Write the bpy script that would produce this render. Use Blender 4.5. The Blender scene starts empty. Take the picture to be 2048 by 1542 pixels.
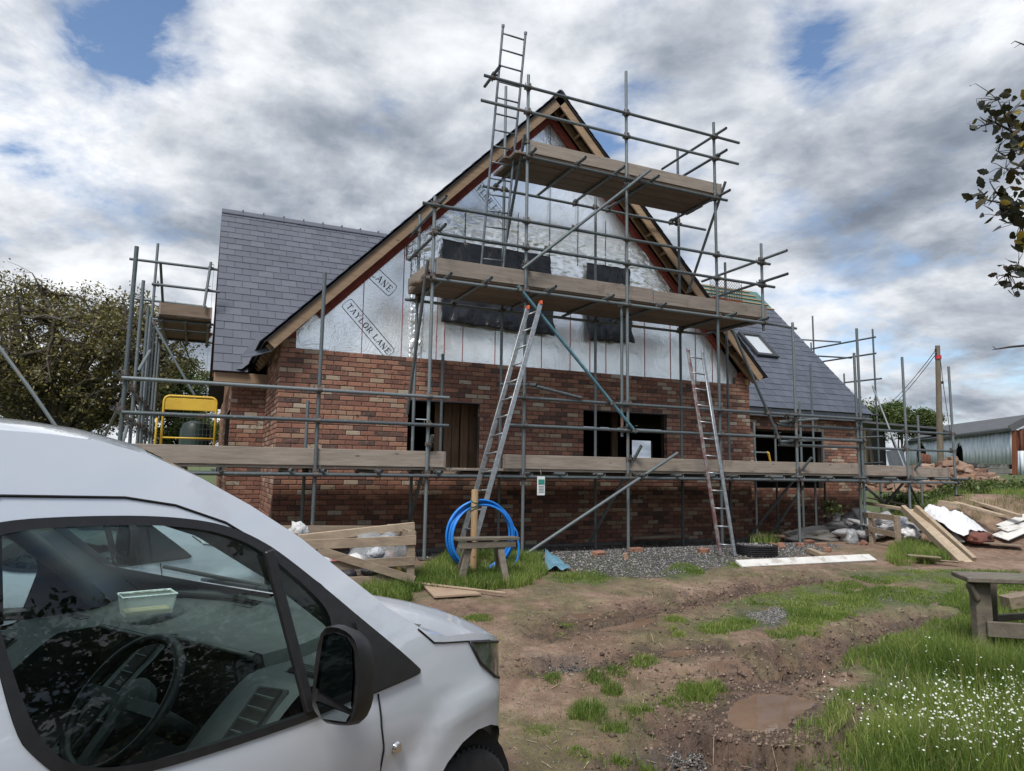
import bpy, bmesh, math, random
import numpy as np
from mathutils import Vector, Matrix, geometry
random.seed(7); rng = np.random.default_rng(7)
S = bpy.context.scene
# ---------------------------------------------------------------- camera
YAW, PIT, ROLL, FPX = .421726, .121707, .0154688, 1383.05
CAM = Vector((-1.005, -10.626, 1.232))
F = Vector((math.sin(YAW)*math.cos(PIT), math.cos(YAW)*math.cos(PIT), math.sin(PIT)))
R0 = Vector((math.cos(YAW), -math.sin(YAW), 0)); U0 = R0.cross(F)
RT = math.cos(ROLL)*R0 + math.sin(ROLL)*U0; UP = -math.sin(ROLL)*R0 + math.cos(ROLL)*U0
cd = bpy.data.cameras.new('camera'); cam = bpy.data.objects.new('camera', cd); S.collection.objects.link(cam)
cam.matrix_world = Matrix(((RT.x, UP.x, -F.x, CAM.x), (RT.y, UP.y, -F.y, CAM.y), (RT.z, UP.z, -F.z, CAM.z), (0, 0, 0, 1)))
cd.sensor_width = 36; cd.lens = FPX/2048*36; cd.clip_start = .05; cd.clip_end = 2000
S.camera = cam
S.view_settings.view_transform = 'Standard'; S.view_settings.look = 'None'
S.view_settings.exposure = 0.72; S.view_settings.gamma = 1; S.view_settings.use_curve_mapping = False
S.render.engine = 'CYCLES'
S.cycles.max_bounces = 6; S.cycles.transparent_max_bounces = 16; S.cycles.diffuse_bounces = 3; S.cycles.glossy_bounces = 3
S.cycles.use_denoising = True
SUN_EL, SUN_AZ = math.radians(54), math.radians(228)     # azimuth measured counter-clockwise from +X
# ---------------------------------------------------------------- sky
w = bpy.data.worlds.new('World'); S.world = w; w.use_nodes = True
nt = w.node_tree; nt.nodes.clear(); N = nt.nodes.new; Lk = nt.links.new
def nd(t, **k):
    n = N(t)
    for a, b in k.items():
        if a.startswith('i_'):
            key = a[2:]; key = int(key) if key.isdigit() else key.replace('_', ' ')
            n.inputs[key].default_value = b
        else: setattr(n, a, b)
    return n
def math_(op, a, b=None, c=None, clamp=False):
    n = N('ShaderNodeMath'); n.operation = op; n.use_clamp = clamp
    for i, v in enumerate((a, b, c)):
        if v is None: continue
        if isinstance(v, (int, float)): n.inputs[i].default_value = v
        else: Lk(v, n.inputs[i])
    return n.outputs[0]
def vmath(op, a, b=None, s=None):
    n = N('ShaderNodeVectorMath'); n.operation = op
    for i, v in enumerate((a, b)):
        if v is None: continue
        if isinstance(v, (tuple, Vector)): n.inputs[i].default_value = v
        else: Lk(v, n.inputs[i])
    if s is not None:
        if isinstance(s, (int, float)): n.inputs['Scale'].default_value = s
        else: Lk(s, n.inputs['Scale'])
    return n.outputs[1] if op in ('DOT_PRODUCT', 'LENGTH') else n.outputs[0]
def mix_(f, a, b):
    n = N('ShaderNodeMix'); n.data_type = 'RGBA'
    for i, v in ((0, f), (6, a), (7, b)):
        if isinstance(v, (int, float)): n.inputs[i].default_value = v
        elif isinstance(v, tuple): n.inputs[i].default_value = (*v, 1) if len(v) == 3 else v
        else: Lk(v, n.inputs[i])
    return n.outputs[2]
def ramp_(v, stops, interp='LINEAR'):
    n = N('ShaderNodeValToRGB'); n.color_ramp.interpolation = interp
    e = n.color_ramp.elements
    while len(e) < len(stops): e.new(.5)
    for el, (p, c) in zip(e, stops):
        el.position = p; el.color = (*c, 1) if isinstance(c, tuple) else (c, c, c, 1)
    Lk(v, n.inputs[0]); return n.outputs[0]
tc = N('ShaderNodeTexCoord').outputs['Generated']
sky = nd('ShaderNodeTexSky', sky_type='NISHITA', sun_disc=False, sun_elevation=SUN_EL, sun_rotation=math.radians(90)-SUN_AZ, air_density=1.0, dust_density=.6, ozone_density=2.5)
blue = vmath('SCALE', sky.outputs[0], s=.10)
sep = N('ShaderNodeSeparateXYZ'); Lk(tc, sep.inputs[0])
den = math_('ADD', math_('MAXIMUM', sep.outputs[2], 0.0), .30)
cmb = N('ShaderNodeCombineXYZ'); Lk(math_('DIVIDE', sep.outputs[0], den), cmb.inputs[0]); Lk(math_('DIVIDE', sep.outputs[1], den), cmb.inputs[1]); Lk(math_('MULTIPLY', sep.outputs[2], 1.2), cmb.inputs[2])
def noise_(vec, scale, detail=8, rough=.55, dist=0.0, off=(0, 0, 0)):
    m = N('ShaderNodeMapping'); m.inputs['Location'].default_value = off; Lk(vec, m.inputs[0])
    n = nd('ShaderNodeTexNoise', i_Scale=scale, i_Detail=detail, i_Roughness=rough, i_Distortion=dist); Lk(m.outputs[0], n.inputs['Vector'])
    return n.outputs[0]
def blob(d, k):           # soft spot on the cloud deck round direction d
    dt = vmath('DOT_PRODUCT', tc, Vector(d))
    return math_('EXPONENT', math_('MULTIPLY', math_('SUBTRACT', 1.0, dt), -k))
cover = noise_(cmb.outputs[0], 1.25, 10, .56, .25, (3.1, 1.7, 0))
fine = noise_(cmb.outputs[0], 4.2, 9, .62, .3, (1.1, 5.7, 2))
cv = math_('ADD', .5, math_('MULTIPLY', math_('SUBTRACT', math_('ADD', math_('MULTIPLY', cover, .62), math_('MULTIPLY', fine, .38)), .5), 1.35))
for d, k, a in (((-0.138,0.857,0.497), 120, -.20), ((-0.064,0.845,0.531), 300, -.10), ((-0.193,0.861,0.471), 260, .05), ((0.642,0.582,0.499), 700, -.13), ((0.647,0.547,0.531), 900, -.07), ((0.463,0.77,0.44), 700, -.11), ((0.514,0.725,0.459), 500, -.09), ((0.593,0.769,0.239), 25, .07), ((0.32,0.932,0.17), 30, .06), ((0.76,0.608,0.23), 700, -.05), ((-0.14,0.933,0.331), 900, -.08),
                ((0.339,0.779,0.527), 60, .10), ((0.033,0.901,0.432), 30, .08), ((0.747,0.57,0.341), 40, .08)):
    cv = math_('ADD', cv, math_('MULTIPLY', blob(d, k), a))
mask = ramp_(cv, [(.355, 0.0), (.42, .60), (.49, 1.0)])
# light and dark of the cloud deck: thickness noise looked up with a shift towards the sun
def dens_(v): return math_('ADD', math_('MULTIPLY', noise_(v, 1.25, 11, .56, .22, (7.3, 2.2, 1)), .72), math_('MULTIPLY', noise_(v, 3.9, 9, .60, .25, (2.3, 8.2, 1)), .28))
d0 = dens_(cmb.outputs[0]); d1 = dens_(vmath('MULTIPLY', cmb.outputs[0], (.90, .90, 1.0)))
sh = math_('ADD', math_('ADD', .50, math_('MULTIPLY', math_('SUBTRACT', d0, d1), 1.95)), math_('MULTIPLY', math_('SUBTRACT', .5, d0), .85))
for d, k, a in (((-0.198,0.884,0.424), 200, .16), ((-0.02,0.855,0.518), 160, .12), ((-0.116,0.906,0.406), 120, .10), ((0.016,0.871,0.492), 120, .06), ((-0.168,0.942,0.292), 200, .12), ((-0.022,0.926,0.377), 160, -.10), ((0.12,0.901,0.417), 70, -.09), ((0.263,0.872,0.413), 160, -.03), ((0.288,0.776,0.56), 60, .06), ((0.598,0.638,0.485), 60, .11), ((0.734,0.64,0.227), 60, .12), ((0.781,0.495,0.381), 60, -.05), ((0.531,0.633,0.563), 200, -.04), ((0.74,0.603,0.298), 160, -.05), ((0.826,0.502,0.256), 100, -.05), ((0.841,0.519,0.152), 80, -.06), ((0.818,0.57,0.082), 100, .03), ((0.094,0.843,0.53), 120, -.02)):
    sh = math_('ADD', sh, math_('MULTIPLY', blob(d, k), a))
tint = ramp_(sh, [(.26, (.125, .147, .185)), (.39, (.205, .232, .275)), (.49, (.33, .355, .395)), (.59, (.49, .51, .54)), (.70, (.63, .64, .655)), (.9, (.68, .685, .69))])
glow = math_('ADD', 1.0, math_('MULTIPLY', math_('POWER', math_('MAXIMUM', vmath('DOT_PRODUCT', tc, Vector((math.cos(SUN_AZ)*math.cos(SUN_EL), math.sin(SUN_AZ)*math.cos(SUN_EL), math.sin(SUN_EL)))), 0.0), 2.0), .6))
tint = vmath('SCALE', tint, s=glow)
skycol = mix_(mask, blue, tint)
# below the horizon: dull ground colour
skycol = mix_(math_('MULTIPLY', math_('ADD', sep.outputs[2], .02), 30, clamp=True), (.12, .11, .08), skycol)
bg = N('ShaderNodeBackground'); bg.inputs['Strength'].default_value = 1.0; Lk(skycol, bg.inputs[0])
wo = N('ShaderNodeOutputWorld'); Lk(bg.outputs[0], wo.inputs[0])
sd = bpy.data.lights.new('sun', 'SUN'); sd.energy = 2.3; sd.angle = math.radians(18); sd.color = (1, .96, .9)
sun = bpy.data.objects.new('sun', sd); S.collection.objects.link(sun)
sdir = Vector((math.cos(SUN_AZ)*math.cos(SUN_EL), math.sin(SUN_AZ)*math.cos(SUN_EL), math.sin(SUN_EL)))
sun.rotation_euler = sdir.to_track_quat('Z', 'Y').to_euler()

# ---------------------------------------------------------------- object helpers
COL = S.collection
def link(o, parent=None):
    COL.objects.link(o)
    if parent is not None: o.parent = parent
    return o
def tag(o, label=None, cat=None, group=None, kind=None):
    if label: o['label'] = label
    if cat: o['category'] = cat
    if group: o['group'] = group
    if kind: o['kind'] = kind
    return o
def thing(name, label, cat, loc=(0, 0, 0), rz=0, group=None):
    o = bpy.data.objects.new(name, None); o.empty_display_size = .1; o.location = loc; o.rotation_euler = (0, 0, rz)
    link(o); return tag(o, label, cat, group)
class MB:
    """collects verts and faces, links them as one mesh object (world coordinates unless parent is moved)"""
    def __init__(s): s.v = []; s.f = []; s.m = []; s.t = []
    def add(s, vs, fs, mi=0, tone=0.):
        b = len(s.v); s.v += [tuple(v) for v in vs]; s.f += [tuple(b+i for i in f) for f in fs]; s.m += [mi]*len(fs); s.t += [tone]*len(fs)
        return s
    def box(s, c, d, rot=None, mi=0, tone=0.):
        hx, hy, hz = d[0]/2, d[1]/2, d[2]/2; c = Vector(c)
        vs = [Vector((x, y, z)) for x in (-hx, hx) for y in (-hy, hy) for z in (-hz, hz)]
        if rot is not None: vs = [rot @ v for v in vs]
        return s.add([v+c for v in vs], [(0, 1, 3, 2), (4, 6, 7, 5), (0, 4, 5, 1), (2, 3, 7, 6), (0, 2, 6, 4), (1, 5, 7, 3)], mi, tone)
    def plank(s, a, b, w, t, up=(0, 0, 1), mi=0, tone=0., bev=0.0):
        a, b = Vector(a), Vector(b); d = (b-a); L = d.length; d.normalize(); up = Vector(up)
        n = up - d*up.dot(d)
        n = n.normalized() if n.length > 1e-5 else d.orthogonal().normalized()
        sd_ = d.cross(n)
        rot = Matrix((d, sd_, n)).transposed()
        return s.bbox((a+b)/2, (L, w, t), rot, mi, tone, bev) if bev else s.box((a+b)/2, (L, w, t), rot, mi, tone)
    def bbox(s, c, d, rot=None, mi=0, tone=0., bev=.01):
        c = Vector(c); h = [x/2 for x in d]; b = min(bev, *[x*.9 for x in h]); vs = []
        idx = {}
        def P(x, y, z): vs.append(Vector((x, y, z))); return len(vs)-1
        for sx in (-1, 1):
            for sy in (-1, 1):
                for sz in (-1, 1):
                    idx[sx, sy, sz] = (P(sx*h[0], sy*(h[1]-b), sz*(h[2]-b)), P(sx*(h[0]-b), sy*h[1], sz*(h[2]-b)), P(sx*(h[0]-b), sy*(h[1]-b), sz*h[2]))
        f = []
        def q(l, flip): f.append(tuple(l[::-1]) if flip else tuple(l))
        for sg in (-1, 1):
            q([idx[sg, -1, -1][0], idx[sg, 1, -1][0], idx[sg, 1, 1][0], idx[sg, -1, 1][0]], sg < 0)
            q([idx[-1, sg, -1][1], idx[-1, sg, 1][1], idx[1, sg, 1][1], idx[1, sg, -1][1]], sg < 0)
            q([idx[-1, -1, sg][2], idx[1, -1, sg][2], idx[1, 1, sg][2], idx[-1, 1, sg][2]], sg < 0)
        for s1 in (-1, 1):
            for s2 in (-1, 1):
                k = s1*s2 > 0
                q([idx[s1, s2, -1][0], idx[s1, s2, -1][1], idx[s1, s2, 1][1], idx[s1, s2, 1][0]], not k)
                q([idx[s1, -1, s2][2], idx[s1, -1, s2][0], idx[s1, 1, s2][0], idx[s1, 1, s2][2]], not k)
                q([idx[-1, s1, s2][1], idx[-1, s1, s2][2], idx[1, s1, s2][2], idx[1, s1, s2][1]], not k)
        for sx in (-1, 1):
            for sy in (-1, 1):
                for sz in (-1, 1): q(list(idx[sx, sy, sz]), sx*sy*sz < 0)
        if rot is not None: vs = [rot @ v for v in vs]
        return s.add([v+c for v in vs], f, mi, tone)
    def tube(s, pts, r, n=10, mi=0, cap=True, tone=0., closed=False):
        pts = [Vector(p) for p in pts]; rs = r if isinstance(r, (list, tuple)) else [r]*len(pts)
        vs = []; prev = None; m = len(pts)
        for i, p in enumerate(pts):
            if closed: d = pts[(i+1) % m]-pts[i-1]
            else: d = (pts[min(i+1, m-1)]-pts[max(i-1, 0)])
            d = d.normalized() if d.length > 1e-9 else Vector((0, 0, 1))
            if prev is None: u_ = d.orthogonal().normalized()
            else:
                u_ = prev - d*prev.dot(d)
                u_ = u_.normalized() if u_.length > 1e-6 else d.orthogonal().normalized()
            prev = u_; v_ = d.cross(u_)
            for k in range(n):
                a = 2*math.pi*k/n; vs.append(p+(u_*math.cos(a)+v_*math.sin(a))*rs[i])
        fs = []
        for i in range(m if closed else m-1):
            j = (i+1) % m
            for k in range(n): fs.append((i*n+k, i*n+(k+1) % n, j*n+(k+1) % n, j*n+k))
        if cap and not closed: fs.append(tuple(range(n))[::-1]); fs.append(tuple((m-1)*n+k for k in range(n)))
        return s.add(vs, fs, mi, tone)
    def lathe(s, prof, c=(0, 0, 0), axis='Z', n=24, mi=0, rot=None):
        c = Vector(c); vs = []
        for (r, h) in prof:
            for k in range(n):
                a = 2*math.pi*k/n; v = Vector((r*math.cos(a), r*math.sin(a), h))
                if axis == 'Y': v = Vector((v.x, v.z, v.y))
                if axis == 'X': v = Vector((v.z, v.x, v.y))
                if rot is not None: v = rot @ v
                vs.append(v+c)
        fs = [(i*n+k, i*n+(k+1) % n, (i+1)*n+(k+1) % n, (i+1)*n+k) for i in range(len(prof)-1) for k in range(n)]
        return s.add(vs, fs, mi)
    def mesh(s, name, mats, smooth=False, angle=None):
        me = bpy.data.meshes.new(name); me.from_pydata(s.v, [], s.f); 
        for m in (mats if isinstance(mats, (list, tuple)) else [mats]): me.materials.append(m)
        if any(s.m): me.polygons.foreach_set('material_index', s.m)
        if any(s.t):
            at = me.attributes.new('tone', 'FLOAT', 'FACE'); at.data.foreach_set('value', s.t)
        if smooth:
            me.polygons.foreach_set('use_smooth', [True]*len(me.polygons))
            if angle: me.set_sharp_from_angle(angle=math.radians(angle))
        me.update(); return me
    def build(s, name, mats, parent=None, smooth=False, angle=None):
        return link(bpy.data.objects.new(name, s.mesh(name, mats, smooth, angle)), parent)
def npmesh(name, V, Fq, mat, parent=None, smooth=False, tone=None):
    """fast mesh from numpy: V (n,3), Fq (m,k) with constant k"""
    me = bpy.data.meshes.new(name); m, k = Fq.shape
    me.vertices.add(len(V)); me.vertices.foreach_set('co', V.astype(np.float32).ravel())
    me.loops.add(m*k); me.loops.foreach_set('vertex_index', Fq.astype(np.int32).ravel())
    me.polygons.add(m); me.polygons.foreach_set('loop_start', np.arange(m, dtype=np.int32)*k)
    try: me.polygons.foreach_set('loop_total', np.full(m, k, np.int32))
    except Exception: pass
    if smooth: me.polygons.foreach_set('use_smooth', np.ones(m, bool))
    me.materials.append(mat)
    if tone is not None:
        at = me.attributes.new('tone', 'FLOAT', 'FACE'); at.data.foreach_set('value', tone.astype(np.float32))
    me.update(); me.validate()
    return link(bpy.data.objects.new(name, me), parent)

# ---------------------------------------------------------------- materials
def mat_new(name):
    global nt, N, Lk
    m = bpy.data.materials.new(name); m.use_nodes = True; nt = m.node_tree; nt.nodes.clear(); N = nt.nodes.new; Lk = nt.links.new
    b = N('ShaderNodeBsdfPrincipled'); o = N('ShaderNodeOutputMaterial'); Lk(b.outputs[0], o.inputs[0])
    return m, b
def setc(b, key, v):
    if isinstance(v, tuple): b.inputs[key].default_value = (*v, 1) if len(v) == 3 else v
    elif isinstance(v, (int, float)): b.inputs[key].default_value = v
    else: Lk(v, b.inputs[key])
def pos_(): return N('ShaderNodeNewGeometry').outputs['Position']
def objc_(): return N('ShaderNodeTexCoord').outputs['Object']
def scaled(v, s): 
    m = N('ShaderNodeMapping'); m.inputs['Scale'].default_value = s; Lk(v, m.inputs[0]); return m.outputs[0]
def bump_(b, h, strength=.3, dist=.01, normal=None):
    n = N('ShaderNodeBump'); n.inputs['Strength'].default_value = strength; n.inputs['Distance'].default_value = dist
    Lk(h, n.inputs['Height'])
    if normal is not None: Lk(normal, n.inputs['Normal'])
    Lk(n.outputs[0], b.inputs['Normal']); return n.outputs[0]
def M(name, c1, c2=None, scale=6, rough=.7, metal=0., bump=0., bdist=.01, stretch=(1, 1, 1), coord='pos', spots=None, spec=.5, coat=0., r2=None, detail=6, lo=.35, hi=.65):
    m, b = mat_new(name); v = scaled(pos_() if coord == 'pos' else objc_(), stretch)
    n = noise_(v, scale, detail, .6)
    c = ramp_(n, [(lo, c1), (hi, c2 if c2 else c1)])
    if spots:
        for (sc, thr, col, a) in spots:
            s_ = noise_(v, sc, 6, .65, 0, (3, 1, 7)); c = mix_(math_('MULTIPLY', ramp_(s_, [(thr, 0.), (thr+.05, 1.)]), a), c, col)
    setc(b, 'Base Color', c)
    if r2 is not None:
        setc(b, 'Roughness', ramp_(n, [(.3, rough), (.7, r2)]))
    else: setc(b, 'Roughness', rough)
    setc(b, 'Metallic', metal); setc(b, 'Specular IOR Level', spec)
    if coat: setc(b, 'Coat Weight', coat); setc(b, 'Coat Roughness', .04)
    if bump: bump_(b, n, bump, bdist)
    return m
def wood(name, light, dark, bump=.25, knots=True, wet=0., axis=(1.2, 14, 14), spots=None, coord='pos'):
    m, b = mat_new(name); p = pos_() if coord == 'pos' else objc_()
    v = scaled(p, axis)
    g = noise_(v, 2.2, 8, .65, .6); big = noise_(p, 1.3, 4, .6)
    c = ramp_(math_('ADD', math_('MULTIPLY', g, .75), math_('MULTIPLY', big, .25)), [(.36, dark), (.62, light)])
    ri = N('ShaderNodeObjectInfo').outputs['Random']
    hs = N('ShaderNodeHueSaturation'); Lk(c, hs.inputs['Color']); Lk(math_('ADD', math_('MULTIPLY', ri, .35), .82), hs.inputs['Value']); c = hs.outputs[0]
    if knots:
        vo = nd('ShaderNodeTexVoronoi', i_Scale=2.6); Lk(scaled(p, (1, 2.4, 2.4)), vo.inputs[0])
        c = mix_(ramp_(vo.outputs['Distance'], [(.05, .75), (.11, 0.)]), c, tuple(x*.35 for x in dark))
    if spots:
        for (sc, thr, col, a) in spots:
            s_ = noise_(p, sc, 6, .65, 0, (3, 1, 7)); c = mix_(math_('MULTIPLY', ramp_(s_, [(thr, 0.), (thr+.04, 1.)]), a), c, col)
    setc(b, 'Base Color', c); setc(b, 'Roughness', .75-wet); bump_(b, g, bump, .004)
    return m

# ---------------------------------------------------------------- the lie of the land
def _ss(a, b, x):
    t = min(1.0, max(0.0, (x-a)/(b-a))); return t*t*(3-2*t)
def ground_base(x, y):
    if y > -2.2: z = -.05 + .09*_ss(-.4, -1.7, y)*1.0
    else: z = .04 - .50*min(1.0, (-2.2-y)/6.8)
    xb = 9.8 + (y+1.65)*1.3 if y > -1.65 else 9.8-(y+1.65)*.9
    bank = .86*_ss(xb, xb+3.2, x)
    far = .55*_ss(14, 34, x + .3*max(0, y))
    return z + bank + far*(1 if bank > .4 else bank/.4) - .10*_ss(9, 12, x)*_ss(-1, 1.5, y)*(1-_ss(xb-1, xb+1, x))

def gbv(x, y):
    ss = lambda a, b, v: (lambda t: t*t*(3-2*t))(np.clip((v-a)/(b-a), 0, 1))
    z = np.where(y > -2.2, -.05+.09*ss(-.4, -1.7, y), .04-.50*np.minimum(1., (-2.2-y)/6.8))
    xb = np.where(y > -1.65, 9.8+(y+1.65)*1.3, 9.8-(y+1.65)*.9)
    bank = .86*ss(xb, xb+3.2, x); far = .55*ss(14, 34, x+.3*np.maximum(0, y))
    return z+bank+far*np.minimum(1, bank/.4)-.10*ss(9, 12, x)*ss(-1, 1.5, y)*(1-ss(xb-1, xb+1, x))
_lat = rng.random((256, 256))
def vnoise(x, y):
    xi, yi = np.floor(x).astype(int), np.floor(y).astype(int); fx, fy = x-xi, y-yi; fx, fy = fx*fx*(3-2*fx), fy*fy*(3-2*fy)
    g = lambda a, b: _lat[a % 256, b % 256]
    return (g(xi, yi)*(1-fx)+g(xi+1, yi)*fx)*(1-fy)+(g(xi, yi+1)*(1-fx)+g(xi+1, yi+1)*fx)*fy-.5
def fbm(x, y, f, o=5, g=.55):
    s = 0; a = 1
    for i in range(o): s = s+a*vnoise(x*f+17.3*i, y*f+5.1*i); a *= g; f *= 2.03
    return s
def seg_dist(X, Y, P):
    d = np.full(X.shape, 1e9); side = np.zeros(X.shape)
    for (a, b) in zip(P[:-1], P[1:]):
        ax, ay, bx, by = a[0], a[1], b[0], b[1]; vx, vy = bx-ax, by-ay; l2 = vx*vx+vy*vy+1e-9
        t = np.clip(((X-ax)*vx+(Y-ay)*vy)/l2, 0, 1); dx, dy = X-ax-t*vx, Y-ay-t*vy; q = np.hypot(dx, dy)
        side = np.where(q < d, np.sign(dx*vy-dy*vx), side); d = np.minimum(d, q)
    return d, side
def poly_sd(X, Y, P):     # negative inside
    d, _ = seg_dist(X, Y, list(P)+[P[0]]); ins = np.zeros(X.shape, bool); n = len(P)
    for i in range(n):
        x0, y0, x1, y1 = P[i][0], P[i][1], P[(i+1) % n][0], P[(i+1) % n][1]
        c = ((y0 > Y) != (y1 > Y)) & (X < (x1-x0)*(Y-y0)/((y1-y0) if abs(y1-y0) > 1e-9 else 1e-9)+x0); ins ^= c
    return np.where(ins, -d, d)
RUTS = [([(1.91,-5.028,-0.168), (2.355,-4.963,-0.163), (3.202,-4.701,-0.144), (4.311,-4.363,-0.119), (5.323,-4.071,-0.098), (6.34,-3.974,-0.09)], .30, .07),
        ([(3.074,-6.427,-0.271), (3.604,-6.271,-0.259), (4.199,-6.102,-0.247), (4.994,-5.874,-0.23), (5.735,-5.696,-0.217), (6.312,-5.621,-0.212)], .26, .08),
        ([(1.32,-5.846,-0.228), (1.772,-5.872,-0.23), (2.189,-5.856,-0.229), (2.702,-5.883,-0.231), (3.061,-5.884,-0.231)], .20, .06),
        ([(1.258,-7.381,-0.341), (1.788,-7.18,-0.326), (2.457,-6.779,-0.297), (3.032,-6.469,-0.274), (3.625,-6.302,-0.262)], .34, .07),
        ([(1.8,-7.497,-0.349), (2.314,-7.354,-0.339), (2.831,-7.151,-0.324)], .35, .07)]
PUDS = [([(2.255,-6.918,-0.307), (2.428,-6.787,-0.297), (2.635,-6.708,-0.291), (2.798,-6.73,-0.293), (2.924,-6.835,-0.301), (2.931,-6.946,-0.309), (2.719,-7.05,-0.317), (2.524,-7.132,-0.323), (2.388,-7.223,-0.329), (2.244,-7.226,-0.33), (2.144,-7.172,-0.326), (2.148,-7.056,-0.317)], .0),
        ([(2.495,-4.952,-0.162), (2.741,-4.867,-0.156), (3.022,-4.872,-0.156), (3.033,-4.979,-0.164), (2.82,-5.12,-0.175), (2.517,-5.21,-0.181), (2.37,-5.154,-0.177)], .0),
        ([(2.16,-4.747,-0.147), (2.418,-4.572,-0.134), (2.651,-4.559,-0.133), (2.648,-4.703,-0.144), (2.345,-4.796,-0.151)], .0),
        ([(2.516,-5.854,-0.229), (2.664,-5.77,-0.222), (2.818,-5.801,-0.225), (2.771,-5.891,-0.231), (2.574,-5.92,-0.234)], .0)]
PUDS = [(p, sum(ground_base(q[0], q[1]) for q in p)/len(p)-.005) for p, _ in PUDS]
def height(X, Y, full=True):
    z = gbv(X, Y); amp = np.clip(1-np.hypot(X-4, Y+5)/14, .25, 1)
    z = z+.022*fbm(X, Y, .9, 4)*amp+.016*fbm(X, Y, 5, 5, .6)*amp
    for P, w_, dep in RUTS:
        d, _ = seg_dist(X, Y, P); wob = .06*vnoise(X*3, Y*3); q = np.clip(1-(d+wob)/w_, 0, 1)
        z = z-dep*.7*np.sin(np.clip(q*1.5, 0, 1)*np.pi/2)*(q > 0)+dep*.45*np.exp(-((d+wob*2-w_*1.1)/.06)**2)*np.clip(.5+2*vnoise(X*2.3, Y*2.3), 0, 1)+.075*fbm(X, Y, 8, 5, .68)*np.clip(q*3, 0, 1)+.045*fbm(X, Y, 12, 4, .65)*np.exp(-(d/(w_*1.6))**2)
    for P, lv in PUDS:
        d = poly_sd(X, Y, P)+.03*vnoise(X*7, Y*7); k = np.clip((.12-d)/.16, 0, 1); k = k*k*(3-2*k); z = z*(1-k)+(lv-.05)*k
        z = np.where((d > .02) & (d < .3), np.maximum(z, lv+.012*np.clip((d-.02)/.05, 0, 1)), z)
    return z
def hat(x, y): return float(height(np.array([x]), np.array([y]))[0])
def axis_(segs):
    o = []
    for a, b, s in segs: o += list(np.arange(a, b, s))
    return np.array(o+[segs[-1][1]])
gx = axis_([(-400, -60, 40), (-60, -12, 4), (-12, -1.5, .5), (-1.5, 8.5, .03), (8.5, 15, .12), (15, 30, .6), (30, 80, 4), (80, 600, 40)])
gy = axis_([(-200, -30, 20), (-30, -10, 1), (-10, -9, .2), (-9, -1.2, .03), (-1.2, 0, .1), (0, 12, .5), (12, 60, 3), (60, 700, 40)])
GX, GY = np.meshgrid(gx, gy); GZ = height(GX, GY)
V = np.stack([GX.ravel(), GY.ravel(), GZ.ravel()], 1); nx_, ny_ = len(gx), len(gy)
ii = np.arange((ny_-1)*(nx_-1)); r_, c_ = ii//(nx_-1), ii % (nx_-1); a = r_*nx_+c_
FQ = np.stack([a, a+1, a+nx_+1, a+nx_], 1)
def ground_mat():
    m, b = mat_new('mud_and_gravel'); p = pos_()
    rut = nd('ShaderNodeAttribute', attribute_name='rut').outputs['Fac']; grv = nd('ShaderNodeAttribute', attribute_name='gravel').outputs['Fac']; grn = nd('ShaderNodeAttribute', attribute_name='green').outputs['Fac']
    n1 = noise_(p, .9, 8, .62, .3); n2 = noise_(p, 7, 8, .66, .2, (4, 2, 0)); n3 = noise_(p, 60, 5, .6)
    mud = ramp_(math_('ADD', math_('MULTIPLY', n1, .5), math_('MULTIPLY', n2, .5)), [(.36, (.105, .063, .042)), (.50, (.200, .130, .089)), (.64, (.32, .228, .165))])
    vo = nd('ShaderNodeTexVoronoi', i_Scale=34.0, i_Randomness=1.0); Lk(p, vo.inputs[0])
    peb = ramp_(vo.outputs['Distance'], [(.10, 1.), (.24, 0.)]); pm = math_('MULTIPLY', peb, ramp_(noise_(p, 3.2, 5, .6, 0, (9, 9, 0)), [(.42, 0.), (.56, .9)]))
    vc = N('ShaderNodeSeparateColor'); Lk(vo.outputs['Color'], vc.inputs[0]); pebc = ramp_(vc.outputs[0], [(0., (.14, .12, .10)), (.5, (.38, .34, .29)), (1., (.68, .65, .60))])
    c = mix_(pm, mud, pebc)
    wet = ramp_(n2, [(.35, (.048, .029, .020)), (.6, (.130, .080, .055))]); c = mix_(rut, c, wet)
    gc = ramp_(vc.outputs[1], [(0., (.10, .10, .105)), (.5, (.22, .22, .22)), (1., (.42, .42, .41))]); gv = mix_(ramp_(vo.outputs['Distance'], [(.16, 1.), (.42, 0.)]), (.05, .048, .045), gc); c = mix_(grv, c, gv)
    gr = ramp_(n2, [(.35, (.045, .062, .018)), (.6, (.085, .115, .03))]); c = mix_(grn, c, gr)
    gold = ramp_(noise_(p, 2.4, 6, .7, 0, (2, 7, 0)), [(.60, 0.), (.70, .5)]); c = mix_(math_('MULTIPLY', gold, ramp_(n3, [(.45, 0.), (.6, 1.)])), c, (.20, .15, .04))
    setc(b, 'Base Color', c); setc(b, 'Roughness', math_('SUBTRACT', .88, math_('MULTIPLY', rut, .45)))
    h = math_('ADD', math_('ADD', math_('MULTIPLY', n2, 1.0), math_('MULTIPLY', n3, .35)), math_('MULTIPLY', peb, .25)); bump_(b, h, 1.0, .045); return m
gr_o = npmesh('ground', V, FQ, ground_mat(), None, True); tag(gr_o, kind='structure')
gm = gr_o.data
rutm = np.zeros(GX.shape)
for P, w_, dep in RUTS:
    d, _ = seg_dist(GX, GY, P); rutm = np.maximum(rutm, np.clip(1.25-(d+.12*fbm(GX, GY, 3, 3))/(w_*1.0), 0, 1))
for P, lv in PUDS: rutm = np.maximum(rutm, np.clip(1-(poly_sd(GX, GY, P)+.1*vnoise(GX*5, GY*5))/.22, 0, 1)*.8)
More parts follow.
